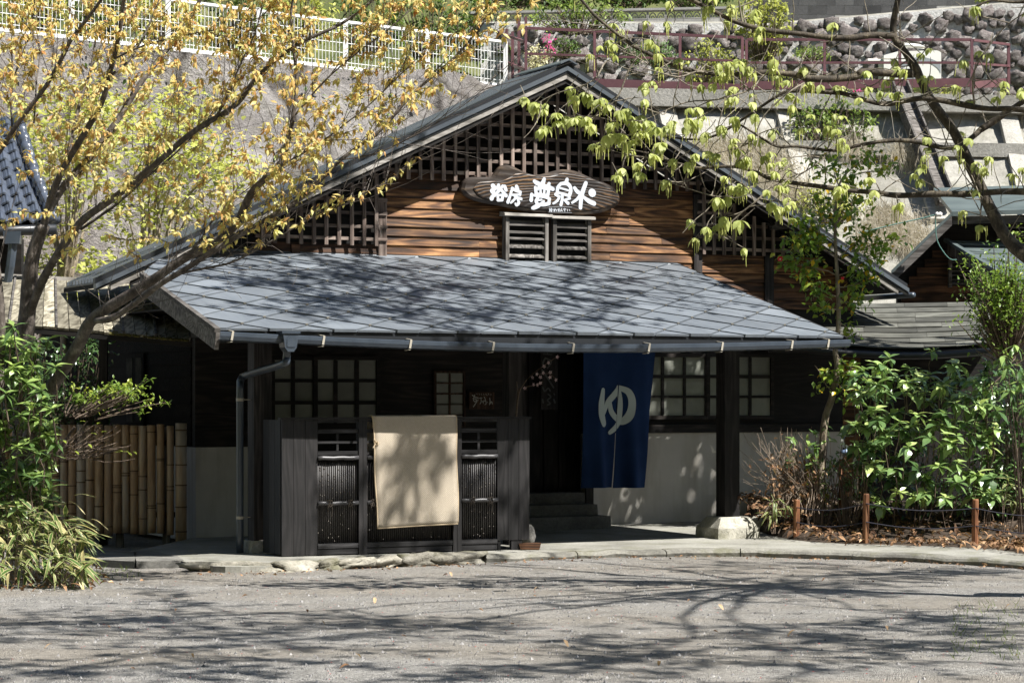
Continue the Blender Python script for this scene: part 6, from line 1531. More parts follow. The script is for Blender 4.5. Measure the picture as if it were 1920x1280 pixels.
# sprays over the porch
for u, v, z_ in [(-3.9, -.75, .9), (-3.2, -.75, .6), (-4.6, -.75, .8), (-2.8, -.75, .9)] + [(a, b, 2.6) for a, b in ((-5.2, .2), (-4.4, 1.4), (-3.8, -.4), (-3.2, .9), (-2.6, 0), (-2.0, 1.5), (-1.4, .4), (-.8, 1.2), (-.2, -.2), (.4, .9), (-3.0, 2.2), (-4.8, -.8), (-1.2, -.8), (.2, 2.0), (-5.6, 1.0), (-4.2, .4), (-2.3, .8), (-1.8, -.3), (-.5, .5), (-3.6, 1.6), (.5, .1))]:
    dz = rnd.uniform(5.4, 6.6) + (1.4 if z_ < 2 else 0); p = hw(u, v, z_) + Vector((.639 * dz, -.391 * dz, dz)); s = min((q_ for pts in scaf for q_ in pts[5:]), key=lambda q_: (q_ - p).length)
    pp = wob([s.lerp(p, k / 6) for k in range(7)], .2, .8); m = MB(); m.tube([q_ - ob for q_ in pp], [.024, .022, .02, .017, .014, .01, .006], 6); m.build('limb', 'oak_bark', OK_, smooth=True)
    for _ in range(5):
        tt = twig(pp[rnd.randint(3, 6)], (rdir(1.0) * Vector((1, 1, .4))).normalized(), rnd.uniform(.3, .9), 5, .35, 0); otw.tube([q_ - ob for q_ in tt], [.008, .007, .006, .005, .004, .003], 4, cap=False)
        for q_ in tt[1:]:
            if rnd.random() < .5: oak_tuft(q_ + rdir(.08), 5, 1.0, 0)
otw.build('twigs', 'oak_twig', OK_, kind='stuff'); ocat.build('catkins', 'catkin', OK_, attrs=True, kind='stuff')
OL.finish(OK_, 'oak_leaf'); print('LEAVES', len(CL.L), len(OL.L))

# unseen evergreen added past the right edge, crown placed to shade the porch end
EV = thing('added_shade_tree', 'unseen evergreen tree added beyond the right edge to shade the porch end', 'tree', (9.3, 27.4, 0)); EC = Crown(); ev_l = [leafshape(.17, .08, .25, .3)]
m = MB(); m.tube([Vector((0, 0, -.1)), Vector((.05, 0, 2.4)), Vector((-.1, .1, 4.4)), Vector((-.2, 0, 8.4))], [.24, .19, .14, .05], 10); m.build('trunk', 'shrub_bark', EV, smooth=True)
for i in range(14):
    s = Vector((9.2, 27.3, rnd.uniform(4.8, 7.2))); v_ = rdir(rnd.random() ** .4); e = Vector((6.75 + v_.x * 1.2, 26.9 + v_.y * 1.1, 7.7 + v_.z * .9)); m = MB(); pp = wob([s.lerp(e, k / 5) for k in range(6)], .15, 1.2); m.tube([p - EV.location for p in pp], [.06, .05, .04, .03, .02, .012], 6); m.build('limb', 'shrub_bark', EV, smooth=True)
for k in range(1400): v_ = rdir(rnd.random() ** .35); EC.add(Vector((6.75 + v_.x * 1.35, 26.9 + v_.y * 1.2, 7.75 + v_.z * 1.05)), rdir(), UP + rdir(.5), ev_l[0], rnd.random() * .7, rnd.uniform(.9, 1.4))
EC.finish(EV, 'glossy_leaf', nparts=0)

# ---------------------------------------------------------------- helper for bushes
def bush(name, label, cat, base, mat, spots, shapes, per, sc=(.8, 1.2), tint=(.5, .2), whorl=False, stems=None, bark='shrub_bark', nparts=300, lift=.3, group=None, leaf='leaf', droop=-.1, twigr=.005):
    T = thing(name, label, cat, base, 0, group); b0 = T.location.copy(); C_ = Crown(); tm = MB()
    for (p, r) in spots:
        p = Vector(p); n = per if isinstance(per, int) else rnd.randint(*per); tn = min(1, max(0, rnd.gauss(*tint))); a0 = rnd.random() * 6.3
        for i in range(n):
            if whorl:
                a = a0 + i * 2.4 + rnd.gauss(0, .3); el = lift + (i / n) * 1.5 - .95 + rnd.gauss(0, .22); d = Vector((math.cos(a), math.sin(a), el)); q = p + UP * (.02 * i / n)
            else: d = (rdir(1.0) + Vector((0, -.15, lift))).normalized(); q = p + rdir(r * rnd.random() ** .5)
            C_.add(q, d, UP * .7 + rdir(.35) + SUN * .6, rnd.choice(shapes), min(1, max(0, tn + rnd.gauss(0, .1) + (.35 if whorl and i > n - 3 else 0))), rnd.uniform(*sc))
        root_ = stems(p) if stems else Vector((b0.x + (p.x - b0.x) * .35, b0.y + (p.y - b0.y) * .35, max(0, b0.z)))
        mid = root_.lerp(p, .55) + rdir(.04); tm.tube([root_ - b0, mid - b0, p - b0], [twigr * 1.8, twigr * 1.3, twigr * .7], 5, cap=False)
    tm.build('stems', bark, T, kind='stuff'); C_.finish(T, mat, 'foliage', leaf, nparts); return T

# ---------------------------------------------------------------- camellia sapling by the porch corner
CM = thing('camellia_sapling', 'slender camellia sapling with yellow green leaves and one red flower by the gutter end', 'tree', onz(1540, 960, .15) * Vector((1, 1, 0)) + Vector((0, 0, .1)))
mb = CM.location; CD = 28.3
st_ = limb_pts([(1535, 960, CD), (1545, 800, CD), (1560, 745, CD), (1570, 690, CD), (1566, 655, CD), (1572, 610, CD), (1571, 540, CD), (1567, 470, CD), (1566, 400, CD), (1572, 350, CD), (1590, 320, CD)], 4)
m = MB(); m.tube([p - mb for p in st_], taper(15, 3, len(st_), CD), 8); m.build('trunk', 'pale_bark', CM, smooth=True)
cam_l = [leafshape(.088, .048, .3, .2), leafshape(.074, .042, .35, .3)]; CC = Crown(); ctw = MB()
for x0, y0, x1, y1, n in ((1571, 560, 1500, 520, 20), (1570, 520, 1465, 485, 26), (1568, 480, 1490, 440, 26), (1567, 460, 1500, 410, 22), (1567, 440, 1540, 370, 22), (1568, 430, 1620, 370, 22), (1570, 480, 1640, 430, 24), (1571, 520, 1660, 470, 24), (1571, 540, 1640, 520, 18), (1572, 580, 1530, 575, 12), (1572, 570, 1620, 560, 14), (1566, 400, 1600, 330, 20), (1570, 350, 1560, 290, 14), (1580, 330, 1640, 280, 18), (1570, 340, 1520, 300, 12), (1600, 330, 1680, 310, 16), (1570, 690, 1545, 715, 6), (1568, 700, 1600, 695, 10), (1568, 715, 1590, 740, 8), (1562, 745, 1530, 690, 4), (1560, 660, 1640, 720, 5), (1570, 600, 1600, 630, 8), (1540, 420, 1480, 465, 16), (1600, 470, 1690, 445, 14)):
    a_ = W(x0, y0, CD); b2 = W(x1, y1, CD + rnd.uniform(-.4, .4)); t = wob([a_.lerp(b2, i / 5) for i in range(6)], .05, 5); ctw.tube([p - mb for p in t], [.009, .008, .007, .005, .004, .003], 5, cap=False)
    for i in range(int(n * 5.5)):
        f = rnd.uniform(.3, 1.05); p = a_.lerp(b2, f) + rdir(.2 * rnd.random()); CC.add(p, (rdir() + Vector((0, -.2, -.1))).normalized(), UP * .6 + SUN * .7 + rdir(.5), rnd.choice(cam_l), 1.0 if rnd.random() < .06 else min(.92, max(0, rnd.gauss(.6, .22))), rnd.uniform(.75, 1.25))
ctw.build('twigs', 'pale_bark', CM, kind='stuff'); CC.finish(CM, 'camellia_leaf')
def flower(root, p, r, mat, name, n=6):
    m = MB(); c = p - root.location; nrm = Vector((-.2, -1, .3)).normalized(); x = nrm.cross(UP).normalized(); y = x.cross(nrm)
    for k in range(n):
        a = k * 6.283 / n; d = x * math.cos(a) + y * math.sin(a); e = x * math.cos(a + .5) + y * math.sin(a + .5); g_ = x * math.cos(a - .5) + y * math.sin(a - .5)
        m.poly([c, c + g_ * r * .8 + nrm * r * .25, c + d * r + nrm * r * .45, c + e * r * .8 + nrm * r * .27], tint=rnd.random())
    return m.build(name, mat, root, attrs=True)
fl_ = flower(CM, W(1463, 486, CD - .3), .036, 'red_petal', 'flower'); m = MB(); m.lump(W(1463, 486, CD - .33) - mb, (.010, .008, .010), 1, (6, 4), .1); m.build('stamens', 'cream_petal', fl_)
flower(CM, W(1580, 522, CD - .2), .022, 'red_petal', 'flower')

# ---------------------------------------------------------------- glossy shrub on the right
gl = [leafshape(.19, .092, .22, .3, [0, .5, .85, 1.0, .85, .45, 0]), leafshape(.15, .075, .28, .25, [0, .5, .9, 1.0, .8, .4, 0]), leafshape(.17, .085, .2, .4, [0, .5, .9, 1.0, .82, .45, 0]), leafshape(.10, .042, .35, .1, [0, .5, .9, 1.0, .8, .4, 0])]
sp_ = []
for px, py, D in ((1645, 690, 25.2), (1672, 668, 25.4), (1700, 690, 25.6), (1660, 735, 25.2), (1625, 720, 25.3), (1695, 740, 25.3), (1735, 700, 25.6), (1745, 660, 25.8), (1770, 720, 25.5), (1800, 690, 25.8), (1820, 740, 25.6), (1770, 770, 25.2), (1725, 780, 25.0), (1690, 790, 24.9), (1650, 790, 25.0), (1630, 830, 25.1), (1665, 830, 24.8), (1705, 840, 24.7), (1745, 820, 24.8), (1780, 835, 24.9), (1815, 810, 25.2), (1840, 830, 25.3), (1800, 870, 25.0), (1755, 875, 24.7), (1715, 885, 24.6), (1680, 880, 24.7), (1645, 880, 25.0), (1690, 930, 24.9), (1735, 925, 24.7), (1775, 935, 24.7), (1790, 905, 24.8), (1620, 780, 25.4), (1605, 850, 25.4), (1850, 770, 25.7), (1770, 800, 25.3), (1700, 720, 25.9), (1860, 720, 26), (1760, 740, 25.8), (1610, 750, 25.7), (1590, 800, 25.6)):
    sp_.append((W(px + rnd.uniform(-6, 6), py + rnd.uniform(-6, 6), D + 1.6), .05))
for i in range(150): sp_.append((W(rnd.uniform(1600, 1870), rnd.uniform(680, 950), rnd.uniform(26.5, 27.8)), .05))
bush('glossy_evergreen_shrub', 'large glossy evergreen shrub with broad shining leaves right of the porch', 'shrub', (W(1720, 0, 27).x, 27.1, .25), 'glossy_leaf', sp_, gl, (7, 12), (.65, 1.2), (.58, .22), True, lift=.3, twigr=.004, stems=lambda p: p + Vector((rnd.uniform(-.05, .05), .12, -.35)))
dk = []
for i in range(150):
    px, py = rnd.uniform(1830, 1990), rnd.uniform(690, 960); dk.append((W(px, py, rnd.uniform(27.2, 28.4)), .14))
bush('shaded_laurel', 'dark shaded evergreen bush at the right edge behind the glossy shrub', 'shrub', (W(1890, 0, 27.8).x, 27.8, .2), 'glossy_leaf', dk, [leafshape(.13, .062, .25, .3), leafshape(.10, .05, .3, .3)], 8, (.8, 1.2), (.22, .14), False, nparts=220)
bk_ = [(W(rnd.uniform(1480, 1900), rnd.uniform(840, 985), rnd.uniform(27.2, 28.2)), .12) for i in range(120)]
bush('low_undergrowth', 'low dark undergrowth filling the bed under the glossy shrub', 'ground cover plant', (W(1700, 0, 27.6).x, 27.6, .2), 'glossy_leaf', bk_, [leafshape(.09, .035, .25, .3)], 6, (.7, 1.2), (.25, .2), False, nparts=160)
fs = [leafshape(.17, .05, .2, .35, [0, .5, .85, 1.0, .7, .3, 0])]
bush('fatsia_plant', 'big fingered pale green leaves reaching in at the right edge', 'plant', (W(1935, 0, 25.6).x, 25.8, .2), 'bush_leaf', [(W(x, y, 25.5), .03) for x, y in ((1890, 690), (1905, 650), (1915, 720), (1930, 690), (1880, 670), (1925, 760), (1895, 735))], fs, 8, (.85, 1.2), (.5, .12), True, lift=-.2, nparts=80)
sm = [leafshape(.045, .022, .3, .2), leafshape(.052, .024, .3, .3)]
bush('pieris_bush', 'fine leaved green bush in front of the pent roof at the right edge', 'shrub', (W(1880, 0, 26.8).x, 26.9, .2), 'azalea_leaf', [(W(rnd.gauss(1880, 34), rnd.gauss(565, 42), rnd.uniform(26.3, 27.2)), .14) for i in range(240)], sm, 15, (.9, 1.3), (.4, .2), False, nparts=300, stems=lambda p: W(1890, 690, 26.8).lerp(p, .25), twigr=.006)
# thin bamboo-grass and young plants at the bed edge
sl = [leafshape(.15, .022, .3, .6, [0, .7, 1.0, .8, .45, 0])]
for lab, pts in (('tuft of striped bamboo grass beside the round boulder', ((1450, 945), (1460, 960), (1475, 950), (1445, 965))), ('tuft of pale bamboo grass at the right end of the bed', ((1880, 925), (1900, 940), (1915, 915), (1890, 900), (1915, 950)))):
    bush('bamboo_grass_tuft', lab, 'plant', onz(pts[0][0], 1000, .15), 'sasa_leaf', [(W(x, y, 26.7), .05) for x, y in pts], sl, 9, (.8, 1.3), (.55, .2), False, nparts=40, group='bamboo grass tufts in the bed', lift=.1)
bush('golden_shrub', 'small shrub with golden yellow variegated leaves left of the glossy shrub', 'shrub', (W(1540, 0, 27).x, 27, .2), 'camellia_leaf', [(W(rnd.gauss(1540, 14), rnd.gauss(905, 22), 27), .08) for i in range(16)], [leafshape(.06, .02, .2, .3)], 12, (.8, 1.2), (.95, .06), False, nparts=90)
bush('nandina_plant', 'small dark green feathery plant under the camellia', 'plant', (W(1590, 0, 26.9).x, 26.9, .2), 'bush_leaf', [(W(rnd.gauss(1592, 22), rnd.gauss(885, 24), 26.9), .08) for i in range(22)], [leafshape(.06, .018, .2, .3)], 12, (.8, 1.2), (.25, .12), False, nparts=90)
bush('broadleaf_sprig', 'light green leafy sprig at the foot of the camellia', 'plant', (W(1535, 0, 26.9).x, 26.9, .2), 'bush_leaf', [(W(rnd.gauss(1530, 26), rnd.gauss(835, 22), 26.9), .05) for i in range(14)], [leafshape(.10, .045, .25, .3)], 6, (.8, 1.2), (.55, .2), False, nparts=80)

# dry brown bush
DB = thing('dry_bush', 'tangled dry brown bush between the porch post and the camellia', 'shrub', Vector((3.2, 27.2, .15))); db = DB.location
m = MB()
for i in range(230):
    x = rnd.gauss(1492, 24); s = W(x + rnd.gauss(0, 10), rnd.uniform(925, 968), 27.1 + rnd.uniform(-.3, .4)); e = W(x + rnd.gauss(-6, 26), rnd.uniform(795, 930) + abs(x - 1490) * .5, 27.1 + rnd.uniform(-.4, .5))
    pts = wob([s.lerp(e, k / 5) + Vector((.05 * math.sin(k), 0, 0)) for k in range(6)], .10, 3); m.tube([p - db for p in pts], [.0045, .004, .0035, .003, .0025, .002], 4, cap=False, tint=rnd.random())
m.build('twigs', 'dry_twig', DB, kind='stuff')
DC = Crown(); dl = [leafshape(.05, .03, .6, .5), leafshape(.06, .03, .8, .7)]
for i in range(330): DC.add(W(rnd.gauss(1485, 34), min(965, rnd.gauss(912, 34)), 27.0 + rnd.uniform(-.3, .4)), rdir(), UP + rdir(.8), rnd.choice(dl), rnd.random(), rnd.uniform(.7, 1.2))
DC.finish(DB, 'dry_leaf', 'withered_foliage', 'withered_leaf', 180)

# ---------------------------------------------------------------- left bush, azalea, bamboo grass
bl_ = [leafshape(.125, .046, .25, .3, [0, .5, .9, 1.0, .7, .3, 0]), leafshape(.105, .04, .3, .2, [0, .5, .9, 1.0, .7, .3, 0])]
lb = []
for px, py in ((30, 615), (15, 640), (60, 660), (30, 690), (75, 690), (95, 640), (55, 720), (20, 740), (80, 735), (110, 690), (40, 780), (15, 800), (70, 790), (95, 770), (55, 830), (25, 860), (80, 850), (100, 830), (45, 900), (10, 920), (70, 900), (30, 950), (90, 880), (5, 690), (60, 760), (35, 840)):
    lb.append((W(px + rnd.uniform(-10, 6), py, 21.6 + rnd.uniform(-.3, .5)), .05))
for i in range(150): lb.append((W(rnd.uniform(-40, 95), rnd.uniform(630, 985), 21.7 + rnd.uniform(0, .6)), .05))
bush('laurel_bush', 'bright green broad leaved bush at the foot of the cherry tree', 'shrub', (W(30, 0, 21.8).x, 21.9, 0), 'bush_leaf', lb, bl_, (7, 12), (.8, 1.5), (.62, .2), True, lift=.3, stems=lambda p: p + Vector((rnd.uniform(-.05, .05), .1, -.3)))
az = [(W(rnd.gauss(215, 42), rnd.gauss(738, 11) + 4, 23.4 + rnd.uniform(-.3, .3)), .07) for i in range(44)] + [(W(rnd.uniform(130, 275), rnd.uniform(725, 765), 23.4), .06) for i in range(16)]
AZ = bush('azalea_branch_tree', 'small azalea with a flat tier of bright green leaves before the bamboo gate', 'shrub', (W(100, 0, 23.2).x, 23.2, 0), 'azalea_leaf', az, sm, 13, (.85, 1.3), (.62, .2), False, stems=lambda p: W(110, 800, 23.3).lerp(p, .45), nparts=300)
m = MB(); zb0 = AZ.location
m.tube([p - zb0 for p in limb_pts([(85, 960, 23.2), (88, 905, 23.2), (98, 865, 23.2), (120, 830, 23.3), (140, 800, 23.3)], 3)], taper(9, 5, 13, 23.2), 6)
for i in range(46):
    x0, y0 = rnd.uniform(80, 170), rnd.uniform(835, 868); x1, y1 = x0 + rnd.uniform(20, 90), y0 - rnd.uniform(-5, 60)
    pts = wob(limb_pts([(x0, y0, 23.2), ((x0 + x1) / 2, (y0 + y1) / 2 + 5, 23.2 + rnd.uniform(-.1, .2)), (x1, y1, 23.2 + rnd.uniform(-.2, .2))], 3), .02, 6); m.tube([p - zb0 for p in pts], [.004] * (len(pts) - 1) + [.002], 4, cap=False)
m.build('bare_branches', 'shrub_bark', AZ, kind='stuff')
AC = Crown()
for px, py in ((248, 846), (240, 848), (215, 848), (232, 847), (222, 845), (165, 832), (182, 795), (190, 810), (170, 812), (150, 790), (118, 825), (140, 845)): AC.add(W(px, py, 23.1), Vector((rnd.uniform(.2, 1), -.4, rnd.uniform(-.2, .3))), UP, sm[1], .8, 1.4)
AC.finish(AZ, 'azalea_leaf', 'sparse_leaves', 'leaf', 12)
ss = [leafshape(.20, .034, .25, .45, [0, .75, 1.0, .95, .7, .35, 0]), leafshape(.17, .03, .3, .6, [0, .75, 1.0, .95, .7, .35, 0]), leafshape(.23, .036, .2, .3, [0, .75, 1.0, .95, .7, .35, 0])]
SA = thing('bamboo_grass', 'clump of bamboo grass with cream edged leaves at the left edge of the yard', 'bamboo grass', onz(80, 1085, 0)); sb = SA.location; SC = Crown(); m = MB()
for i in range(430):
    px = rnd.uniform(-60, 160); top_ = 925 + max(0, px - 40) * .55 + (40 if px < 10 else 0); py = top_ + (1075 - top_) * rnd.random() ** 1.1; D = 21.9 - (py - 920) / 150 * .9 + rnd.uniform(-.2, .2)
    p = W(px, py, D); a = rnd.gauss(.1, .9); d = Vector((math.sin(a) * .9 + .25, -math.cos(a) * .5, rnd.uniform(-.55, .45)))
    SC.add(p, d, UP + rdir(.4), rnd.choice(ss), min(1, max(0, rnd.gauss(.5, .27))), rnd.uniform(.85, 1.4))
    if i % 2: m.tube([Vector((p.x - .05, p.y + .08, 0)) - sb, p - sb + Vector((-.02, .03, -.15)), p - sb], .003, 4, cap=False)
for px, py in ((160, 925), (150, 935), (168, 970), (175, 985), (190, 968), (165, 1000), (172, 1010), (160, 1030), (155, 1045)):
    SC.add(W(px - 22, py + 4, 21.6), Vector((1, -.3, rnd.uniform(-.2, .5))), UP + rdir(.3), ss[0], rnd.uniform(.7, 1), 1.0)
m.build('culms', 'dry_twig', SA, kind='stuff'); SC.finish(SA, 'sasa_leaf', 'foliage')

bush('passage_evergreen', 'dark evergreen foliage in the shaded passage behind the bamboo gate', 'shrub', (W(110, 0, 28.6).x, 28.6, 0), 'glossy_leaf', [(W(rnd.uniform(20, 205), rnd.uniform(640, 830), rnd.uniform(27.8, 29.0)), .16) for i in range(150)], [leafshape(.08, .035, .25, .3)], 10, (.8, 1.3), (.15, .12), False, nparts=120)
# ---------------------------------------------------------------- lime green maples behind the house
mp_ = [leafshape(.07, .06, .1, .3, [0, .7, 1.0, .6, 0]), leafshape(.06, .05, .2, .4, [0, .8, 1.0, .5, 0])]
for lab, bx, D, lx, spots_ in (('lime green young maple on the slope behind the cherry limbs', 120, 31.5, None, [(60, 300), (100, 260), (70, 360), (130, 330), (40, 250), (150, 240), (110, 400), (200, 200), (170, 290), (60, 420), (230, 250), (90, 480), (40, 210), (130, 200), (180, 180), (100, 540), (60, 520)]),
                          ('lime green young maple reaching right towards the gable roof', 270, 33.5, None, [(250, 230), (290, 190), (320, 240), (270, 290), (330, 300), (360, 260), (300, 340), (380, 330), (420, 310), (430, 340), (340, 200), (260, 350), (310, 400), (350, 390), (280, 440), (230, 400), (250, 480), (400, 300), (200, 520), (180, 500), (240, 520)])):
    T = thing('maple_tree', lab, 'tree', (W(bx, 0, D).x, D, 0), 0, 'maples on the slope'); b0 = T.location.copy(); C_ = Crown(); tm = MB()
    fork = W(bx, 560, D); mt = MB(); mt.tube([Vector((0, 0, -.1)), Vector((.05, 0, 1.2)), fork - b0], [.09, .075, .06], 8); mt.build('trunk', 'pale_bark', T, smooth=True)
    for (px, py) in spots_:
        e = W(px, py, D + rnd.uniform(-1, 1)); t = wob([fork.lerp(e, k / 7) + Vector((0, 0, .25 * math.sin(k / 7 * 3.1))) for k in range(8)], .12, 1.5); tm.tube([p - b0 for p in t], [.03, .025, .02, .016, .012, .010, .008, .005], 5, cap=False)
        for i in range(140):
            p = e + Vector((rnd.gauss(0, .32), rnd.gauss(0, .3), rnd.gauss(0, .13))); C_.add(p, (rdir() * Vector((1, 1, .35))).normalized(), UP * .6 + SUN * .6 + rdir(.35), rnd.choice(mp_), min(1, max(0, rnd.gauss(.55, .25))), rnd.uniform(1.0, 1.6))
    tm.build('twigs', 'pale_bark', T, kind='stuff'); C_.finish(T, 'maple_leaf', nparts=200)

# ---------------------------------------------------------------- plants on the terrace and the slope
hs_ = [leafshape(.10, .055, .25, .3), leafshape(.12, .06, .3, .4)]
def hill_bush(name, label, cat, cx_, cy, rx, ry, D, mat, n, shapes=hs_, tint=(.5, .25), sc=(.8, 1.3), group=None, nparts=60, rd=.5):
    sp = []
    for i in range(n):
        a = rnd.random() * 6.283; r = rnd.random() ** .5; x_, y_ = cx_ + rx * r * math.cos(a), cy + ry * r * math.sin(a); sp.append((W(x_, y_, D + rnd.uniform(-rd, rd)) if D else SD(x_, y_, .1 + rnd.random() * .35), .12))
    b0 = W(cx_, cy + ry, D) if D else SD(cx_, cy + ry); return bush(name, label, cat, b0, mat, sp, shapes, 9, sc, tint, False, nparts=nparts, group=group, lift=.2, twigr=.006)
hill_bush('leafy_shrub', 'tall bright leafy shrub in front of the block wall', 'shrub', 1430, 50, 50, 62, 50.2, 'maple_leaf', 110, tint=(.4, .3))
hill_bush('creeper', 'leafy creeper hanging down in front of the pierced block course', 'plant', 1085, 30, 95, 34, 50.8, 'hill_leaf', 90, tint=(.7, .25), sc=(.6, 1.0))
hill_bush('trailing_shrub', 'light green shrub between the railing and the boulder wall', 'shrub', 1330, 120, 48, 45, 49.8, 'maple_leaf', 70, tint=(.35, .3), sc=(.6, 1.0))
cf = [leafshape(.10, .022, .2, .1)]
hill_bush('dwarf_conifer', 'feathery dwarf conifer behind the railing, larger of two', 'shrub', 1232, 102, 34, 22, 49.6, 'conifer_leaf', 70, cf, (.6, .25))
hill_bush('dwarf_conifer', 'small feathery dwarf conifer left of the railing post', 'shrub', 1190, 100, 18, 20, 49.6, 'conifer_leaf', 36, cf, (.5, .25))
hill_bush('dark_round_shrub', 'dark round clipped shrub above the ridge of the bath house', 'shrub', 1058, 92, 26, 17, 50, 'hill_leaf', 46, tint=(.2, .15), sc=(.5, .8))
hill_bush('pink_azalea', 'azalea with magenta flowers above the roof ridge', 'shrub', 1026, 95, 12, 30, 49.8, 'pink_petal', 7, sc=(.6, .9), nparts=60)
hill_bush('cream_flower_bush', 'bush covered in cream flowers left of the roof ridge', 'shrub', 1008, 112, 20, 26, 49.7, 'cream_petal', 44, sc=(.45, .7), tint=(.5, .3))
hill_bush('moss_mound', 'low golden green clipped mound before the boulder wall', 'shrub', 1525, 102, 34, 12, 50, 'hill_leaf', 46, tint=(.75, .2), sc=(.45, .75))
hill_bush('fern_clump', 'pale green fern clump under the railing near the tank', 'plant', 1775, 175, 20, 14, 48.2, 'maple_leaf', 30, cf, (.5, .2))
hill_bush('border_plants', 'narrow border of low plants along the foot of the railing', 'plant', 1500, 176, 260, 6, 48.6, 'hill_leaf', 90, cf, (.7, .2), (.6, 1.0), nparts=60, rd=.3)
flower_spots = ((1608, 174), (1615, 178), (1604, 178))
hill_bush('magenta_flowers', 'tiny clump of magenta flowers on the concrete beam', 'flower', 1608, 176, 8, 4, 48.1, 'pink_petal', 8, sc=(.4, .6), nparts=20, rd=.1)
hill_bush('slope_vine', 'leafy vine creeping over the concrete panels below the top beam', 'plant', 1555, 250, 80, 32, None, 'hill_leaf', 90, tint=(.65, .25), sc=(.6, 1.0))
hill_bush('slope_weeds', 'green weeds in the lower right corner of the concrete slope', 'plant', 1560, 395, 70, 28, None, 'maple_leaf', 70, tint=(.4, .3), sc=(.5, .9))
# hedges behind the white fence: one by one along the hilltop
for i, (cx_, tn, mt_) in enumerate(((-60, .5, 'hill_leaf'), (60, .6, 'maple_leaf'), (190, .35, 'hill_leaf'), (310, .6, 'maple_leaf'), (430, .4, 'hill_leaf'), (560, .6, 'maple_leaf'), (690, .45, 'hill_leaf'), (800, .4, 'hill_leaf'), (900, .3, 'hill_leaf'))):
    D = 45.5 + (cx_ + 60) / 945 * 6.5; y = 6 + max(0, cx_) * .05
    hill_bush('hedge_shrub', 'leafy hedge shrub number %s from the left behind the white fence' % ('one', 'two', 'three', 'four', 'five', 'six', 'seven', 'eight', 'nine')[i], 'shrub', cx_, y, 72, 62, D + .8, mt_, 95, tint=(tn, .25), sc=(.8, 1.4), group='hedge shrubs behind the white fence', nparts=30, rd=.7)
for i, (cx_, lab) in enumerate(((950, 'dark shrub above the left end of the pierced block wall'), (1060, 'leafy shrub above the middle of the pierced block wall'), (1180, 'dark leafy shrub above the right part of the pierced block wall'), (1300, 'loose shrub above the right end of the pierced block wall'))): hill_bush('hilltop_shrub', lab, 'shrub', cx_, -12, 75, 26, 54.5, 'hill_leaf', 80, tint=(.3, .2), sc=(.8, 1.4), group='shrubs over the block wall', nparts=20, rd=.6)
m = MB(); wl = leafshape(.10, .05, .2, .3)
for i in range(90):
    f = rnd.random(); h_ = rnd.random(); t_ = FL.lerp(FR, f); b_ = Vector((-16, 33.5, -.3)).lerp(Vector((1.5, 41.5, -.3)), f); c_ = b_.lerp(t_, h_)
    for k in range(rnd.randint(6, 26)):
        p = c_ + Vector((rnd.gauss(0, .25), rnd.gauss(-.15, .15), rnd.gauss(.1, .22))); fr_ = frame(rdir(), UP + SUN + rdir(.4)); o = len(m.v); t = rnd.random(); sc_ = rnd.uniform(.6, 1.3)
        for vx in wl[0]: m.v.append(tuple(fr_ @ (Vector(vx) * sc_) + p))
        for ff_ in wl[1]: m.f.append(tuple(o + kk for kk in ff_)); m.mi.append(0); m.t.append(t)
        m.e += wl[2]
m.build('slope_weeds_growth', 'hill_leaf', attrs=True, kind='stuff')
# far woodland closing the hilltop, read as one mass
m = MB()
for i in range(5200):
    y = 60 + rnd.random() * 9; x = rnd.uniform(-.26, .26) * y; z = 7.4 + (y - 57) * .85 + rnd.random() * 2.2 - .3; sh = hs_[0]; fr_ = frame(rdir(), UP + rdir(.5)); sc_ = rnd.uniform(2.2, 3.6); o = len(m.v); t = min(1, max(0, rnd.gauss(.45, .25)))
    for vx in sh[0]: m.v.append(tuple(fr_ @ (Vector(vx) * sc_) + Vector((x, y, z))))
    for f in sh[1]: m.f.append(tuple(o + k for k in f)); m.mi.append(0); m.t.append(t)
    m.e += sh[2]
m.build('hillside_wood', 'hill_leaf', attrs=True, kind='stuff')
# dry grass on the concrete slope
def grass(name, label, patches, D, mat, n, h, lab_cat):
    T = thing(name, label, lab_cat, SD(patches[0][0], patches[0][1])); b0 = T.location; m = MB()
    for k in range(n):
        cx_, cy, rx, ry = rnd.choice(patches); p = SD(cx_ + rnd.gauss(0, rx * .5), cy + rnd.gauss(0, ry * .5), .05 + rnd.random() * .2) - b0
        d = Vector((rnd.gauss(0, .5), -rnd.random() * .6, rnd.gauss(-.1, .7))) * h * rnd.uniform(.5, 1.2); q = p + d * .5 + Vector((0, -.06, .06)); e = p + d + Vector((rnd.gauss(0, .05), 0, -.08)); s = Vector((.004, 0, .003))
        m.poly([p - s, p + s, q + s, q - s], tint=rnd.random()); m.poly([q - s, q + s, e], tint=rnd.random())
    o = m.build('blades', mat, T, attrs=True, kind='stuff'); return T
grass('dry_grass', 'mat of dry straw coloured grass on the slope above the right barge', [(1400, 290, 80, 16), (1330, 300, 40, 20), (1440, 330, 50, 24), (1480, 370, 40, 20)], 43.4, 'dry_grass', 3600, .42, 'grass')
grass('dry_grass_bank', 'bank of dry straw grass left of the gabled house', [(1680, 445, 60, 20), (1640, 460, 40, 14), (1720, 470, 40, 14), (1660, 420, 40, 10)], 40.5, 'dry_grass', 4200, .36, 'grass')
grass('hanging_dry_grass', 'dry grass hanging beside the drain chute', [(1690, 300, 26, 14), (1600, 290, 40, 10)], 44, 'dry_grass', 700, .4, 'grass')

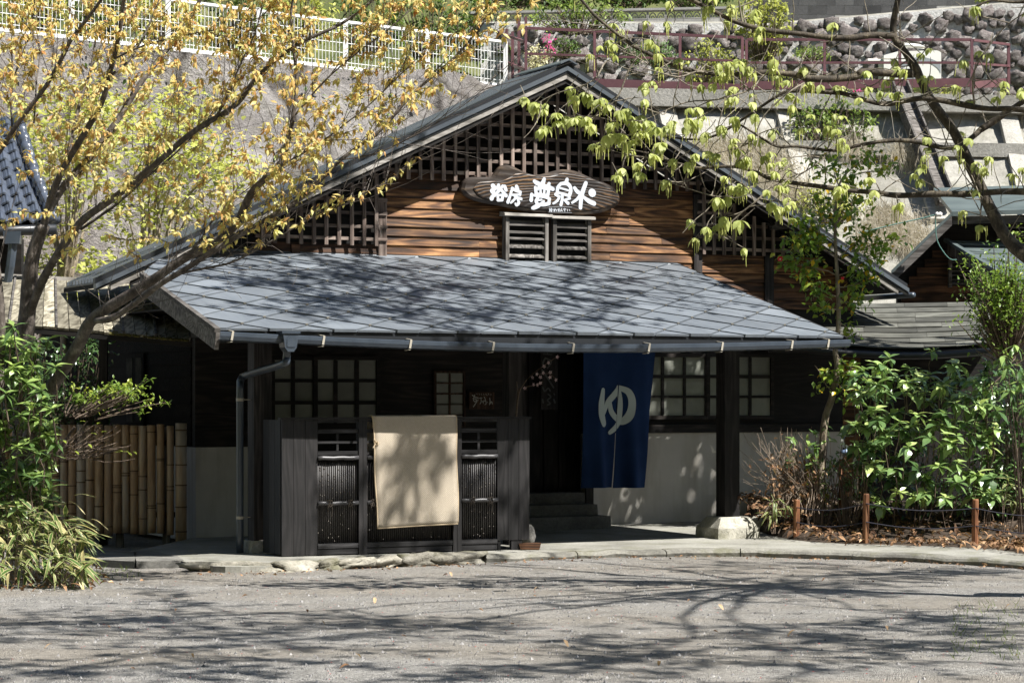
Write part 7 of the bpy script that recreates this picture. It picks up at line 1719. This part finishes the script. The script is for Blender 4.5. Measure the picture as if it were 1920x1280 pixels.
# ---------------------------------------------------------------- fallen leaves
dsh = [leafshape(.11, .06, .7, .5), leafshape(.09, .05, .9, .3), leafshape(.13, .055, .5, .8)]
LC = Crown(); LTt = thing('leaf_litter', 'carpet of fallen brown leaves covering the planting bed', 'leaf litter', onz(1700, 1000, .12))
for i in range(2000):
    f = rnd.random(); p = bf[int(f * (len(bf) - 1))]; k = rnd.random() ** 1.4 * 2.6; x, y = p.x + k * .15 + rnd.uniform(-.15, .15), p.y + k + .03
    if x < 3.3 and rnd.random() < .5: continue
    LC.add(Vector((x, y, bedz(x, y) + .02 + rnd.random() * .03)), Vector((rnd.uniform(-1, 1), rnd.uniform(-1, 1), rnd.uniform(-.2, .4))), UP + rdir(.6), rnd.choice(dsh), rnd.random(), rnd.uniform(.4, .85))
for i in range(220):
    p = onz(rnd.gauss(80, 70), rnd.uniform(1055, 1105), .01); LC.add(p + UP * .02, Vector((rnd.uniform(-1, 1), rnd.uniform(-1, 1), rnd.uniform(-.1, .4))), UP + rdir(.5), rnd.choice(dsh), rnd.random(), rnd.uniform(.4, .75))
for i in range(260):
    p, dd = along(rnd.random() * dist[-1]); q_ = Vector((p.x, p.y - rnd.random() ** 2 * .35 - .03, 0)); LC.add(Vector((q_.x, q_.y, gz(q_.x, q_.y) + .012)), Vector((rnd.uniform(-1, 1), rnd.uniform(-1, 1), rnd.uniform(-.1, .3))), UP + rdir(.5), rnd.choice(dsh), rnd.random(), rnd.uniform(.2, .5))
LC.finish(LTt, 'dry_leaf', 'fallen_foliage', 'fallen_leaf')
meL = []
for k, sh in enumerate(dsh):
    me = bpy.data.meshes.new('fallen_leaf'); me.from_pydata([(x, y - .05, z + .05) for x, y, z in sh[0]], [], sh[1]); me.materials.append(MATS['dry_leaf']); me.attributes.new('tint', 'FLOAT', 'FACE').data.foreach_set('value', [.45 + .25 * k] * len(sh[1])); meL.append(me)
for px, py in ((1355, 1140), (1008, 1108), (668, 1235), (362, 1232), (330, 1147), (545, 1118), (755, 1200), (800, 1245), (830, 1085), (850, 1080), (600, 1170), (1120, 1150), (1290, 1130), (1060, 1210), (1340, 1190), (1440, 1068), (1540, 1090), (1640, 1095), (1663, 1180), (1490, 1190), (1742, 1075), (1850, 1062), (1890, 1140), (900, 1150), (960, 1175), (460, 1125), (200, 1180), (90, 1215), (250, 1260), (1180, 1270), (1500, 1250), (1000, 1122), (1230, 1250), (700, 1130), (580, 1150), (640, 1260)):
    o = link('fallen_leaf', rnd.choice(meL)); p = onz(px + rnd.uniform(-6, 6), py, 0); o.location = (p.x, p.y, gz(p.x, p.y) + .012); o.rotation_euler = (rnd.uniform(-.2, .2), rnd.uniform(-.2, .2), rnd.random() * 6.3); s_ = rnd.uniform(.3, .62); o.scale = (s_, s_, s_)
    tag(o, 'curled brown leaf lying on the gravel yard', 'leaf', 'fallen leaves on the gravel')
# grass tufts at the kerb and yard
for i, (px, py) in enumerate(((200, 1050), (165, 1040), (1905, 1065), (1880, 1180), (1850, 1220))): pass
m = MB()
for i in range(420):
    if rnd.random() < .5: p = onz(rnd.uniform(120, 270), rnd.uniform(1040, 1085), .0)
    else: p = onz(rnd.uniform(1780, 1960), rnd.uniform(1130, 1240), .0)
    h = rnd.uniform(.02, .07); dx = rnd.gauss(0, .03); m.poly([p + Vector((-.003, 0, 0)), p + Vector((.003, 0, 0)), p + Vector((dx, rnd.gauss(0, .02), h))], tint=rnd.random())
m.build('yard_grass', 'green_grass', attrs=True, kind='stuff')
